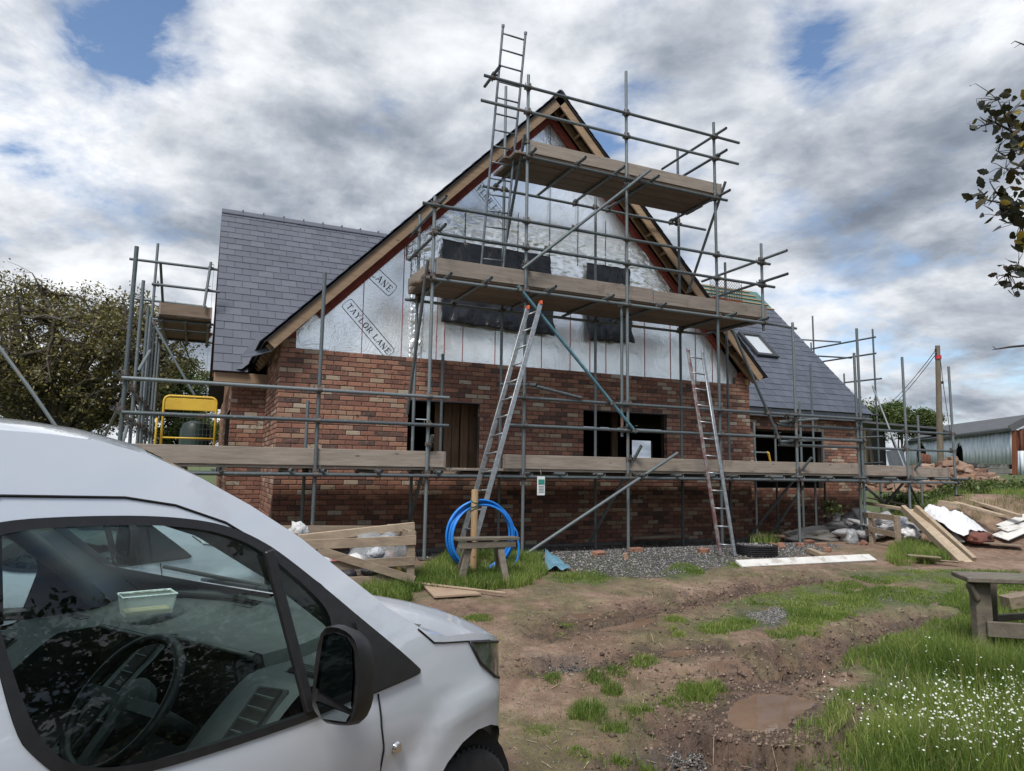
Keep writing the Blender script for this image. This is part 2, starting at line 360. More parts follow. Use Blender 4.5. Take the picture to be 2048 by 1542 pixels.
GRAVP = [[(3.175,-1.994,0.04), (4.069,-1.343,0.023), (5.645,-1.276,0.018), (8.115,-0.588,-0.045), (9.304,-0.861,-0.024), (9.002,-2.009,0.04), (7.89,-2.588,0.011), (6.27,-2.813,-0.005), (5.225,-3.199,-0.033), (4.079,-3.472,-0.054), (3.576,-3.141,-0.029), (3.088,-2.75,0)],
         [(4.191,-4.956,-0.163), (4.663,-4.959,-0.163), (4.69,-5.199,-0.181), (4.118,-5.371,-0.193), (3.996,-5.234,-0.183)], [(6.345,-4.761,-0.148), (6.821,-4.727,-0.146), (6.933,-4.902,-0.159), (6.384,-5.05,-0.17), (6.135,-4.989,-0.165)], [(1.513,-5.795,-0.224), (1.856,-5.805,-0.225), (1.827,-5.998,-0.239), (1.487,-6.002,-0.24)], [(1.509,-7.218,-0.329), (1.745,-7.232,-0.33), (1.64,-7.443,-0.345), (1.387,-7.425,-0.344)]]
grvm = np.zeros(GX.shape)
for k, P in enumerate(GRAVP): grvm = np.maximum(grvm, np.clip(.5-(poly_sd(GX, GY, P)+.35*fbm(GX, GY, 2.2, 4))/.25, 0, 1))
grvm = np.maximum(grvm, np.clip((GY+1.2)/.8, 0, 1)*(GY < 9)*(GX > -3)*(GX < 10)*.8)
TALL = [(1.964,-7.621,-0.359), (2.321,-7.423,-0.344), (2.847,-7.157,-0.324), (3.316,-6.938,-0.308), (3.678,-6.895,-0.305), (3.813,-6.616,-0.285), (3.856,-6.345,-0.265), (4.606,-6.074,-0.245), (5.52,-5.85,-0.228), (6.619,-5.581,-0.209), (8.376,-5.299,-0.188), (9.748,-5.367,-0.193), (4.337,-8.428,-0.418)]
TALL = TALL[:-1]+[(7.2, -8.9, -.4), (2.6, -8.9, -.4)]
MIDL = [[(4.159,-4.501,-0.129), (4.911,-4.417,-0.123), (5.999,-4.279,-0.113), (6.436,-4.484,-0.128), (5.646,-4.868,-0.156), (4.954,-4.952,-0.162), (4.584,-4.899,-0.158), (4.12,-4.741,-0.147)], [(5.565,-4.667,-0.141), (6.706,-4.547,-0.133), (7.856,-4.653,-0.14), (8.103,-4.873,-0.157), (7.148,-5.239,-0.183), (5.913,-5.399,-0.195), (4.927,-5.481,-0.201), (4.567,-5.314,-0.189), (4.568,-5.053,-0.17)],
        [(6.842,-3.85,-0.081), (8.237,-3.831,-0.08), (9.314,-4.124,-0.101), (10.161,-4.57,-0.134), (8.976,-4.967,-0.163), (7.834,-4.537,-0.132), (6.831,-4.309,-0.115)], [(3.289,-5.247,-0.184), (3.644,-5.071,-0.171), (4.052,-5.106,-0.174), (4.057,-5.303,-0.188), (3.581,-5.486,-0.202), (3.213,-5.447,-0.199)], [(4.446,-5.173,-0.179), (5.007,-5.166,-0.178), (4.863,-5.535,-0.205), (4.447,-5.724,-0.219), (4.287,-5.517,-0.204)], [(3.913,-5.578,-0.208), (4.437,-5.558,-0.207), (4.291,-5.806,-0.225), (3.771,-5.952,-0.236), (3.771,-5.752,-0.221)],
        [(2.955,-3.007,-0.019), (3.54,-2.963,-0.016), (3.923,-3.383,-0.047), (3.319,-3.561,-0.06), (2.876,-3.41,-0.049)], [(4.353,-3.194,-0.033), (5.02,-2.837,-0.007), (5.336,-2.967,-0.016), (4.917,-3.374,-0.046), (4.404,-3.434,-0.051)], [(5.816,-2.863,-0.009), (6.021,-2.834,-0.007), (5.799,-3.127,-0.028), (5.603,-3.151,-0.03)]]
TUFT = [((1.327,-6.653,-0.287), .17, .11), ((1.682,-6.392,-0.268), .10, .10), ((2.234,-6.601,-0.284), .20, .10), ((2.464,-6.521,-0.278), .12, .08), ((1.642,-6.77,-0.296), .13, .06), ((1.375,-6.892,-0.305), .12, .06), ((2.219,-5.981,-0.238), .16, .07), ((1.702,-6.169,-0.252), .14, .06), ((1.368,-6.106,-0.247), .10, .05), ((3.218,-5.079,-0.172), .16, .06), ((2.988,-5.415,-0.196), .10, .06), ((1.961,-6.666,-0.288), .12, .04), ((1.191,-7.244,-0.331), .08, .05), ((3.393,-5.435,-0.198), .2, .06), ((1.297,-7.327,-0.337), .07, .04), ((1.892,-6.103,-0.247), .12, .06), ((1.442,-4.473,-0.127), .2, .05), ((2.054,-5.037,-0.169), .12, .03), ((1.016,-7.114,-0.321), .10, .04), ((0.944,-6.766,-0.296), .14, .03), ((3.782,-5.264,-0.185), .14, .07), ((6.451,-4.33,-0.117), .3, .05)]
BANKG = [(17.428,3.626,0.094), (13.894,-0.117,0.576), (12.916,-1.948,0.871), (25.291,3.412,1.179), (26.758,1.986,1.218), (13.828,-3.835,0.53), (12.517,-2.621,0.536), (11.633,-2.176,0.374), (10.884,-1.728,0.244)]
grnm = np.zeros(GX.shape)
for P in [TALL]+MIDL: grnm = np.maximum(grnm, np.clip(.6-(poly_sd(GX, GY, P)+.3*fbm(GX, GY, 2.5, 4))/.25, 0, 1)*.9)
grnm = np.maximum(grnm, np.clip((GX-13)/2, 0, 1)); grnm = np.maximum(grnm, (GY > 12)*1.); grnm = np.maximum(grnm, np.clip((-2.2-GX)/1.5, 0, 1)*.8)
gl = np.clip(.5-np.abs(fbm(GX, GY, .7, 5)+.05)*2.4, 0, .45)*(GX < 9); grnm = np.maximum(grnm, gl)
for nm, arr in (('rut', rutm), ('gravel', grvm*(1-rutm*.7)), ('green', grnm*(1-rutm*.8))):
    at = gm.attributes.new(nm, 'FLOAT', 'POINT'); at.data.foreach_set('value', arr.ravel().astype(np.float32))
# water in the ruts
m_, b_ = mat_new('muddy_water'); setc(b_, 'Base Color', ramp_(noise_(pos_(), 2.5, 4, .6), [(.35, (.15, .098, .068)), (.65, (.20, .135, .095))])); setc(b_, 'Roughness', .03); setc(b_, 'Specular IOR Level', .5); bump_(b_, noise_(pos_(), 9, 3, .5), .03, .01); WATER = m_
for i, (P, lv) in enumerate(PUDS):
    cx_, cy_ = sum(p[0] for p in P)/len(P), sum(p[1] for p in P)/len(P); mb = MB(); k = 1.25
    mb.add([(cx_+(p[0]-cx_)*k, cy_+(p[1]-cy_)*k, lv) for p in P], [tuple(range(len(P)))[::-1]]); o = mb.build('puddle_water', WATER)
    tag(o, kind='structure')
# stones
def rocks(name, pts, sizes, mat_, parent=None, flat=.6, kind='stuff', tones=None):
    base = np.array([(1, 0, 0), (-1, 0, 0), (0, 1, 0), (0, -1, 0), (0, 0, 1), (0, 0, -1)], float); tri = np.array([(0, 2, 4), (2, 1, 4), (1, 3, 4), (3, 0, 4), (2, 0, 5), (1, 2, 5), (3, 1, 5), (0, 3, 5)])
    n = len(pts); v = base[None]*(1+.45*(rng.random((n, 6, 1))-.5)); v = v+.25*(rng.random((n, 6, 3))-.5); a = rng.random(n)*6.28; ca, sa = np.cos(a), np.sin(a)
    x = v[:, :, 0]*ca[:, None]-v[:, :, 1]*sa[:, None]; y = v[:, :, 0]*sa[:, None]+v[:, :, 1]*ca[:, None]; v = np.stack([x, y*.8, v[:, :, 2]*flat], 2)*np.array(sizes)[:, None, None]+np.array(pts)[:, None, :]
    Fm = (tri[None]+6*np.arange(n)[:, None, None]).reshape(-1, 3); t = np.repeat(rng.random(n) if tones is None else tones, 8)
    o = npmesh(name, v.reshape(-1, 3), Fm, mat_, parent, False, t); tag(o, kind=kind); return o
def stone_mat():
    m, b = mat_new('loose_stone'); at = nd('ShaderNodeAttribute', attribute_name='tone'); setc(b, 'Base Color', ramp_(at.outputs['Fac'], [(0., (.05, .048, .05)), (.5, (.125, .12, .12)), (.85, (.20, .19, .18)), (1., (.38, .36, .33))])); setc(b, 'Roughness', .85); return m
STONE = stone_mat()
def scatter_poly(P, n, keep=None):
    xs = [p[0] for p in P]; ys = [p[1] for p in P]; x = rng.uniform(min(xs), max(xs), n*3); y = rng.uniform(min(ys), max(ys), n*3)
    d = poly_sd(x, y, P)+.12*fbm(x, y, 3, 3); k = d < 0; x, y = x[k][:n], y[k][:n]; return x, y
px_, py_ = [], []
for P, n in zip(GRAVP, (9500, 2200, 1500, 1200, 1200)):
    x, y = scatter_poly(P, n); px_.append(x); py_.append(y)
x = rng.uniform(-.5, 8.5, 3000); y = rng.uniform(-1.5, -.15, 3000); px_.append(x); py_.append(y)
x = np.concatenate(px_); y = np.concatenate(py_); s = rng.uniform(.008, .021, len(x))*np.where((y < -4.0), .5, 1.); z = height(x, y)+s*.3
rocks('gravel', np.stack([x, y, z], 1), s, STONE)
x = rng.uniform(-.8, 9, 22000); y = rng.uniform(-9, -2.5, 22000); k = (fbm(x, y, 1.1, 4)+.5*(rng.random(22000)-.5) > .0); x, y = x[k], y[k]; s = rng.uniform(.0025, .0085, len(x))*(1+1.5*(rng.random(len(x)) > .97)); z = height(x, y)+s*.2
k = np.ones(len(x), bool)
for P, lv in PUDS: k &= poly_sd(x, y, P) > .02
rocks('pebbles', np.stack([x, y, z], 1)[k], s[k], STONE)
cx2, cy2 = [], []
for P, w_, dep in RUTS:
    for (a, b) in zip(P[:-1], P[1:]):
        n = int(math.hypot(b[0]-a[0], b[1]-a[1])*330); t = rng.random(n); cx2.append(a[0]+(b[0]-a[0])*t+rng.normal(0, w_*.75, n)); cy2.append(a[1]+(b[1]-a[1])*t+rng.normal(0, w_*.75, n))
P = PUDS[0][0]; n = 900; a = rng.random(n)*6.28; pc = (sum(p[0] for p in P)/len(P), sum(p[1] for p in P)/len(P)); q = .38+.42*rng.random(n); cx2.append(pc[0]+q*np.cos(a)); cy2.append(pc[1]+q*np.sin(a))
x = np.concatenate(cx2); y = np.concatenate(cy2); k = np.ones(len(x), bool)
for P, lv in PUDS: k &= poly_sd(x, y, P) > .03
x, y = x[k], y[k]; s = rng.uniform(.004, .014, len(x))*(1+1.5*(rng.random(len(x))**6)); m, b = mat_new('mud_clod'); at = nd('ShaderNodeAttribute', attribute_name='tone'); setc(b, 'Base Color', ramp_(at.outputs['Fac'], [(0., (.055, .036, .027)), (.6, (.14, .095, .07)), (1., (.24, .175, .13))])); setc(b, 'Roughness', .8); CLOD = m
rocks('mud_clods', np.stack([x, y, height(x, y)+s*.15], 1), s, CLOD, flat=.7)
# ---------------------------------------------------------------- grass
def grass_mat(name, c0, c1, c2):
    m, b = mat_new(name); at = nd('ShaderNodeAttribute', attribute_name='tone'); c = ramp_(at.outputs['Fac'], [(0., c0), (.5, c1), (.9, c2), (1., (.34, .30, .13))])
    setc(b, 'Base Color', c); setc(b, 'Roughness', .5); setc(b, 'Specular IOR Level', .35)
    tr = N('ShaderNodeBsdfTranslucent'); Lk(c, tr.inputs[0]); mx = N('ShaderNodeMixShader'); mx.inputs[0].default_value = .35
    out = [n for n in nt.nodes if n.type == 'OUTPUT_MATERIAL'][0]; Lk(b.outputs[0], mx.inputs[1]); Lk(tr.outputs[0], mx.inputs[2]); Lk(mx.outputs[0], out.inputs[0]); return m
GRASS = grass_mat('grass_blades', (.070, .125, .022), (.160, .235, .046), (.31, .37, .105))
def blades(name, x, y, h, w_, mat_=None, lean=.85, zoff=None):
    n = len(x); z = height(x, y)-.01 if zoff is None else zoff; a = rng.random(n)*6.283; b = rng.random(n)*6.283; ln = (rng.random(n)**1.3)*lean*h
    dx, dy = np.cos(b)*ln, np.sin(b)*ln; wx, wy = np.cos(a)*w_/2, np.sin(a)*w_/2
    P = np.zeros((n, 5, 3)); P[:, 0] = np.stack([x-wx, y-wy, z], 1); P[:, 1] = np.stack([x+wx, y+wy, z], 1)
    P[:, 2] = np.stack([x-wx*.8+dx*.3, y-wy*.8+dy*.3, z+h*.55], 1); P[:, 3] = np.stack([x+wx*.8+dx*.3, y+wy*.8+dy*.3, z+h*.55], 1)
    P[:, 4] = np.stack([x+dx, y+dy, z+h*(1-.35*(ln/(h+1e-6))**2)], 1)
    Fm = (np.array([(0, 1, 3), (0, 3, 2), (2, 3, 4)])[None]+5*np.arange(n)[:, None, None]).reshape(-1, 3)
    t = np.clip(.45+.55*fbm(x, y, 1.6, 3)+rng.normal(0, .2, n), 0, .93); t = np.where(rng.random(n) > .955, 1., t)
    o = npmesh(name, P.reshape(-1, 3), Fm, mat_ or GRASS, None, False, np.repeat(t, 3)); tag(o, kind='stuff'); return o
def notwater(x, y):
    k = np.ones(len(x), bool)
    for P, lv in PUDS: k &= poly_sd(x, y, P) > .06
    return k
X_, Y_, H_, W_ = [], [], [], []
def put(x, y, h, w_): k = notwater(x, y); X_.append(x[k]); Y_.append(y[k]); H_.append(h[k]); W_.append(w_[k])
x, y = scatter_poly(TALL, 95000); clump = fbm(x, y, 2.2, 3); k = clump+rng.random(len(x))*.9 > .05; x, y, clump = x[k], y[k], clump[k]
bx, by = (5.394,-6.583,-0.282)[:2]; edge = np.clip(-poly_sd(x, y, TALL)/.7, .25, 1)*np.clip(np.hypot(x-bx, y-by)/.8, .25, 1); put(x, y, edge*(.14+.24*rng.random(len(x))+.14*clump), rng.uniform(.003, .006, len(x)))
for P in MIDL:
    ar = (max(p[0] for p in P)-min(p[0] for p in P))*(max(p[1] for p in P)-min(p[1] for p in P)); x, y = scatter_poly(P, int(min(17000, 5200*ar))); q = fbm(x, y, 2.6, 4); k = q > -.18; x, y, q = x[k], y[k], q[k]; put(x, y, np.clip(.5+q*1.6, .25, 1.3)*rng.uniform(.02, .075, len(x)), rng.uniform(.004, .008, len(x)))
for c_, r_, h_ in TUFT:
    n = int(5200*r_*(r_+.12)*3); a = rng.random(n)*6.283; q = np.sqrt(rng.random(n))*r_*(.7+.5*rng.random(n)); q = q*(.75+.5*vnoise(np.cos(a)*2+c_[0]*9, np.sin(a)*2+c_[1]*9)); put(c_[0]+np.cos(a)*q, c_[1]+np.sin(a)*q*.9, h_*rng.uniform(.35, 1.2, n)*(1.15-.5*q/r_), rng.uniform(.003, .0055, n))
for c_, r_, h_ in TUFT:
    n = int(700*(r_+.1)); a = rng.random(n)*6.283; q = r_*(.6+1.6*rng.random(n)**1.5); put(c_[0]+np.cos(a)*q, c_[1]+np.sin(a)*q, rng.uniform(.012, .05, n), rng.uniform(.003, .005, n))
for P, n, h_ in (([(0.551,-3.532,-0.058), (0.976,-2.832,-0.006), (1.427,-2.675,0.005), (2.109,-1.771,0.04), (2.925,-1.546,0.036), (3.259,-2.129,0.04), (2.955,-3.007,-0.019), (2.468,-3.463,-0.053), (2.063,-3.555,-0.06), (1.624,-3.496,-0.055), (1.224,-3.357,-0.045), (1.178,-3.686,-0.069), (0.661,-3.922,-0.087)], 22000, .12), ([(7.246,-5.026,-0.168), (8.428,-4.672,-0.142), (10.332,-4.607,-0.137), (8.33,-5.647,-0.213), (6.633,-5.783,-0.223), (6.123,-5.799,-0.225), (6.121,-5.532,-0.205)], 16000, .05), ([(7.44,-1.507,0.035), (9.204,-0.084,-0.05), (9.523,-0.154,-0.052), (7.55,-1.897,0.04)], 700, .2), ([(8.895,-2.937,-0.014), (10.024,-2.355,0.029), (10.917,-2.542,0.038), (9.776,-3.422,-0.05), (8.784,-3.67,-0.068), (8.208,-3.622,-0.065)], 6000, .16), (BANKG, 16000, .13)):
    x, y = scatter_poly(P, n); k = fbm(x, y, 2.5, 3) > -.25; x, y = x[k], y[k]; put(x, y, h_*rng.uniform(.5, 1.5, len(x)), rng.uniform(.005, .009, len(x)))
x = rng.uniform(-.5, 9, 60000); y = rng.uniform(-9, -2.6, 60000); k = (np.abs(fbm(x, y, .9, 4)-.03) < .16) & (fbm(x, y, 4.5, 3)+.35*rng.random(60000) > .20); x, y = x[k], y[k]; put(x, y, rng.uniform(.01, .035, len(x)), rng.uniform(.003, .006, len(x)))
x = rng.uniform(-9, -1.0, 9000); y = rng.uniform(-9, 10, 9000); put(x, y, rng.uniform(.05, .2, len(x)), rng.uniform(.008, .016, len(x)))
blades('grass', np.concatenate(X_), np.concatenate(Y_), np.concatenate(H_), np.concatenate(W_))
# dead straw and twigs trodden into the mud
n = 2600; x = rng.uniform(-.6, 8.5, n); y = rng.uniform(-9, -2.6, n); k = notwater(x, y); x, y = x[k], y[k]; n = len(x); a = rng.random(n)*6.283; L_ = rng.uniform(.02, .09, n); w_ = rng.uniform(.0015, .003, n); z = height(x, y)+.006; x2, y2 = x+np.cos(a)*L_, y+np.sin(a)*L_; z2 = height(x2, y2)+.008
ox, oy = -np.sin(a)*w_, np.cos(a)*w_; V_ = np.stack([np.stack([x-ox, y-oy, z], 1), np.stack([x+ox, y+oy, z], 1), np.stack([x2+ox, y2+oy, z2], 1), np.stack([x2-ox, y2-oy, z2], 1)], 1).reshape(-1, 3)
o = npmesh('straw', V_, np.arange(n*4).reshape(n, 4), M('dead_straw', (.20, .15, .09), (.42, .34, .22), 30, .9)); tag(o, kind='stuff')
# white flowers in the long grass
PETAL = M('white_petals', (.66, .68, .64), None, 5, .6); 
FL = [(2.147,-7.672,-0.362), (2.493,-7.413,-0.343), (2.927,-7.262,-0.332), (3.361,-7.063,-0.318), (4.125,-6.929,-0.308), (4.158,-7.314,-0.336), (4.912,-7.357,-0.339)]
FL = FL+[(6.5, -8.8, 0), (2.4, -8.9, 0)]
x, y = scatter_poly(FL, 5200); cl = fbm(x, y, 1.5, 3)+rng.random(len(x))*.5 > .36; x, y = x[cl], y[cl]; n = len(x); h = height(x, y)+rng.uniform(.16, .36, n); vs, fs = [], []
for i in range(n):
    nrm = Vector((random.gauss(-.2, .5), random.gauss(-.5, .5), 1)).normalized(); u_ = nrm.orthogonal().normalized(); v_ = nrm.cross(u_); c_ = Vector((x[i], y[i], h[i])); a0 = random.random()*6; s_ = random.uniform(.0036, .0068)
    for k in range(5):
        a = a0+k*1.2566; b0 = len(vs); d_ = u_*math.cos(a)+v_*math.sin(a); e_ = nrm.cross(d_)
        vs += [c_, c_+d_*s_*.7+e_*s_*.42+nrm*s_*.15, c_+d_*s_*1.25+nrm*s_*.3, c_+d_*s_*.7-e_*s_*.42+nrm*s_*.15]; fs.append((b0, b0+1, b0+2, b0+3))
o = npmesh('wildflowers', np.array([tuple(v) for v in vs]), np.array(fs), PETAL); tag(o, kind='stuff')


# ---------------------------------------------------------------- materials of the building
def brick_mat():
    m, b = mat_new('brick'); at = nd('ShaderNodeAttribute', attribute_name='tone'); p = pos_()
    base = ramp_(at.outputs['Fac'], [(0., (.095, .066, .058)), (.12, (.135, .075, .058)), (.25, (.195, .085, .058)), (.42, (.265, .110, .070)), (.58, (.345, .150, .088)), (.72, (.34, .205, .13)), (.84, (.40, .31, .215)), (1., (.52, .47, .40))])
    n1 = noise_(p, 16, 5, .6, .8); n2 = noise_(p, 75, 4, .6)
    dark = mix_(ramp_(n1, [(.56, 0.), (.68, .75)]), base, (.045, .033, .032))
    lite = mix_(ramp_(noise_(p, 23, 4, .6, .5, (5, 5, 5)), [(.60, 0.), (.72, .5)]), dark, (.42, .34, .26))
    hs = N('ShaderNodeHueSaturation'); hs.inputs['Saturation'].default_value = .88; Lk(lite, hs.inputs['Color']); Lk(math_('ADD', math_('MULTIPLY', n2, .75), .44), hs.inputs['Value'])
    setc(b, 'Base Color', hs.outputs[0]); setc(b, 'Roughness', .9); setc(b, 'Specular IOR Level', .25)
    bump_(b, math_('ADD', n2, math_('MULTIPLY', n1, 1.4)), .6, .004); return m
BRICK = brick_mat()
MORTAR = M('mortar', (.060, .046, .040), (.10, .078, .066), 40, .95, bump=.4, bdist=.004)
PLINTH = M('plinth_block', (.09, .088, .082), (.15, .145, .135), 9, .95, bump=.3)
def slate_mat():
    m, b = mat_new('slate'); p = pos_(); at = nd('ShaderNodeAttribute', attribute_name='tone')
    c = ramp_(at.outputs['Fac'], [(0., (.050, .057, .078)), (.5, (.060, .068, .092)), (1., (.073, .082, .106))])
    n = noise_(scaled(p, (1, 3, 3)), 9, 6, .6)
    hs = N('ShaderNodeHueSaturation'); Lk(c, hs.inputs['Color']); Lk(math_('ADD', math_('MULTIPLY', n, .6), .7), hs.inputs['Value'])
    setc(b, 'Base Color', hs.outputs[0]); setc(b, 'Roughness', ramp_(n, [(.3, .42), (.7, .58)])); setc(b, 'Specular IOR Level', .7); bump_(b, n, .25, .003); return m
SLATE = slate_mat()
MEMBRANE = M('roof_membrane', (.012, .013, .015), (.02, .02, .022), 8, .6)
FRESH = wood('fresh_timber', (.31, .215, .135), (.215, .14, .085), spots=[(3, .6, (.2, .13, .07), .5)])
TREATED = wood('treated_timber', (.33, .22, .12), (.20, .13, .07))
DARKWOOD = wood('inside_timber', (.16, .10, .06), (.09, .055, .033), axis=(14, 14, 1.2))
RED = M('red_cavity_barrier', (.17, .032, .022), (.25, .055, .035), 14, .75, bump=.7, bdist=.02)
REDLINE = M('red_seam_tape', (.28, .05, .05), (.35, .08, .07), 9, .6)
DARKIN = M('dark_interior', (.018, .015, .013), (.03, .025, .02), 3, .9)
BLACKPOLY = None
def foil_mat():
    m, b = mat_new('foil_insulation'); p = pos_()
    crk = nd('ShaderNodeTexNoise', i_Scale=3.0, i_Detail=7, i_Roughness=.62, i_Distortion=1.6); Lk(scaled(p, (1.2, 1, .9)), crk.inputs['Vector'])
    fine_ = noise_(scaled(p, (3, 1, 14)), 4, 5, .6, .4)
    big = noise_(p, .8, 3, .5)
    # crumpled zones
    zone = ramp_(noise_(p, .75, 3, .5, 0, (3, 0, 9)), [(.42, .12), (.62, .9)])
    setc(b, 'Base Color', ramp_(big, [(.3, (.86, .90, .92)), (.7, (.95, .97, .98))])); setc(b, 'Metallic', .68); setc(b, 'Roughness', .24)
    h = math_('ADD', math_('MULTIPLY', crk.outputs[0], zone), math_('MULTIPLY', fine_, .10))
    bump_(b, h, .55, .05); return m
FOIL = foil_mat()
INK = M('printed_ink', (.02, .022, .025), None, 5, .5)
def poly_mat():
    m, b = mat_new('black_polythene'); p = pos_(); n = nd('ShaderNodeTexNoise', i_Scale=2.6, i_Detail=5, i_Roughness=.55, i_Distortion=1.8); Lk(p, n.inputs['Vector'])
    setc(b, 'Base Color', (.010, .011, .014)); setc(b, 'Roughness', .30); bump_(b, n.outputs[0], .5, .06); return m
BLACKPOLY = poly_mat()
LEAD = M('grey_flashing', (.09, .10, .12), (.13, .14, .16), 5, .45, metal=.3)

house = thing('brick_house', 'half-built red brick house with foil-covered gable and slate roof, wrapped in scaffolding', 'house')
# ---------------------------------------------------------------- brickwork
BL = []   # (centre, direction, normal, length, height, tone, wall key)
def tone_():
    r = random.random()
    if r < .11: return random.uniform(.04, .16)
    if r < .38: return random.uniform(.24, .40)
    if r < .76: return random.uniform(.38, .62)
    if r < .91: return random.uniform(.60, .76)
    return random.uniform(.78, .93)
def brick_run(key, o, d, nrm, L, rows, row0, ops, par=0, top=lambda t: 99):
    o, d, nrm = Vector(o), Vector(d).normalized(), Vector(nrm)
    for r_ in range(row0, rows):
        z0 = r_*.075; zc = z0+.0325; segs = [(0., L)]
        for (a, b, zl, zh) in ops:
            if zl-.01 < zc < zh: segs = [s2 for s in segs for s2 in ((s[0], min(s[1], a)), (max(s[0], b), s[1])) if s2[1]-s2[0] > .03]
        for (a, b) in segs:
            t = a; first = True
            off = .1125 if (r_+par) % 2 else 0.
            t = a if not (first and off) else a
            g = a - (a % .225) + (off if True else 0)
            edges = [a]; e = math.floor((a-off)/.225)*.225+off
            while e < b-.05:
                if e > a+.05: edges.append(e)
                e += .225
            edges.append(b+.01)
            for e0, e1 in zip(edges[:-1], edges[1:]):
                ln = e1-e0-.010
                if ln < .03 or zc > top((e0+e1)/2): continue
                BL.append((o+d*((e0+e1)/2-.005)+Vector((0, 0, zc)), d, nrm, ln, .065, tone_(), key))
XR = 8.985
W1 = (1.97, 3.19, 1.17, 2.30); W2 = (5.16, 6.96, 1.17, 2.30)
LI, RI = (2.24,0,2.301)[2], (6.029,0,2.315)[2]
W1 = (1.97, 3.19, 1.20, round(LI/.075)*.075); W2 = (5.16, 6.96, 1.20, round(RI/.075)*.075)
brick_run('f', (0, 0, 0), (1, 0, 0), (0, -1, 0), XR, 40, 0, [W1, W2])
brick_run('f', (0, 0, 0), (1, 0, 0), (0, -1, 0), .215, 42, 40, [])
brick_run('f', (XR-.33, 0, 0), (1, 0, 0), (0, -1, 0), .33, 42, 40, [])
brick_run('l', (0, 2.28, 0), (0, -1, 0), (-1, 0, 0), 2.27, 42, 0, [], 1)
brick_run('lw', (-.55, 2.28, 0), (1, 0, 0), (0, -1, 0), .55, 36, 0, [])
YW0, YW1 = (-0.55,2.442,1.939)[1], (-0.55,4.929,2.071)[1]
brick_run('lg', (-.55, 9.6, 0), (0, -1, 0), (-1, 0, 0), 7.31, 37, 0, [(9.6-YW1, 9.6-YW0, 1.2, 2.25)], 1)
XW0, XW1, ZW = (11.292,2.28,2.315)[0], (13.563,2.28,2.325)[0], (12.414,2.28,2.333)[2]
brick_run('r', (XR, 2.28, 0), (1, 0, 0), (0, -1, 0), 14.8-XR, 36, -2, [(XW0-XR, XW1-XR, .9, round(ZW/.075)*.075)])
brick_run('rs', (XR, 0.01, 0), (0, 1, 0), (1, 0, 0), 2.26, 40, -1, [], 1)
brick_run('rg', (14.8, 2.29, 0), (0, 1, 0), (1, 0, 0), 7.3, 36, -2, [], 1)
# window reveals (returned bricks)
for (a, b, zl, zh) in (W1, W2):
    for r_ in range(int(zl/.075), int(zh/.075)):
        BL.append((Vector((b+.001, .055, r_*.075+.0325)), Vector((0, 1, 0)), Vector((-1, 0, 0)), .085, .065, tone_(), 'f'))
bm_cache = {}
def brick_shape(mb, c, d, nrm, ln, h, tone):
    j = random.uniform(-.0015, .0035); rot = Matrix((d, -nrm, Vector((0, 0, 1)))).transposed()
    hx, hz, bv = ln/2, h/2, .006; f_ = -j; k = .035
    pts = [(-hx, k, -hz), (hx, k, -hz), (hx, k, hz), (-hx, k, hz), (-hx, f_+bv, -hz), (hx, f_+bv, -hz), (hx, f_+bv, hz), (-hx, f_+bv, hz),
           (-hx+bv, f_, -hz+bv), (hx-bv, f_, -hz+bv), (hx-bv, f_, hz-bv), (-hx+bv, f_, hz-bv)]
    fs = [(8, 9, 10, 11)] + [(4+i, 4+(i+1) % 4, 8+(i+1) % 4, 8+i) for i in range(4)] + [(i, (i+1) % 4, 4+(i+1) % 4, 4+i) for i in range(4)]
    mb.add([rot @ Vector(p)+c for p in pts], fs, 0, tone)
walls = {}
wallpart = MB()    # mortar bodies
def slab_wall(mb, x0, x1, y0, y1, z0, z1): mb.box(((x0+x1)/2, (y0+y1)/2, (z0+z1)/2), (x1-x0, y1-y0, z1-z0))
def wall_holes(mb, X0, X1, y0, y1, z0, z1, ops):
    xs = sorted({X0, X1, *[v for o_ in ops for v in o_[:2]]}); 
    for a, b in zip(xs[:-1], xs[1:]):
        op = [o_ for o_ in ops if o_[0] <= (a+b)/2 <= o_[1]]
        if op: slab_wall(mb, a, b, y0, y1, z0, op[0][2]); slab_wall(mb, a, b, y0, y1, op[0][3], z1)
        else: slab_wall(mb, a, b, y0, y1, z0, z1)
e = .009
wall_holes(wallpart, e, XR-e, e, .10, 0, 2.995, [W1, W2])
slab_wall(wallpart, e, .10, .102, 2.27, 0, 3.0); slab_wall(wallpart, XR-.10, XR-e, .102, 2.27, -.07, 3.0)
slab_wall(wallpart, e, .2, e, .10, 2.997, 3.14); slab_wall(wallpart, XR-.32, XR-e, e, .10, 2.997, 3.14)
slab_wall(wallpart, -.55+e, -.002, 2.28+e, 2.38, 0, 2.7); 
wl = MB(); slab_wall(wallpart, -.55+e, -.45, 2.382, YW0, 0, 2.7); slab_wall(wallpart, -.55+e, -.45, YW1, 9.6, 0, 2.7); slab_wall(wallpart, -.55+e, -.45, YW0, YW1, 0, 1.2); slab_wall(wallpart, -.55+e, -.45, YW0, YW1, 2.25, 2.7)
wall_holes(wallpart, XR, 14.8-e, 2.28+e, 2.38, -.15, 2.7, [(XW0, XW1, .9, round(ZW/.075)*.075)])
slab_wall(wallpart, 14.7, 14.8-e, 2.382, 9.6, -.15, 2.7)
bw = wallpart.build('brick_wall', MORTAR, house)
vis = [b for b in BL if b[6] in 'f l lw lg'.split() and b[0].z > .45 and not (b[6] == 'lg' and b[0].y > 5)]
vis.sort(key=lambda b: (b[0]-CAM).length); near = vis[:300]; nid = {id(b) for b in near}
for b in near:
    mb = MB(); brick_shape(mb, b[0], *b[1:6]); mb.build('brick', BRICK, bw)
mb = MB()
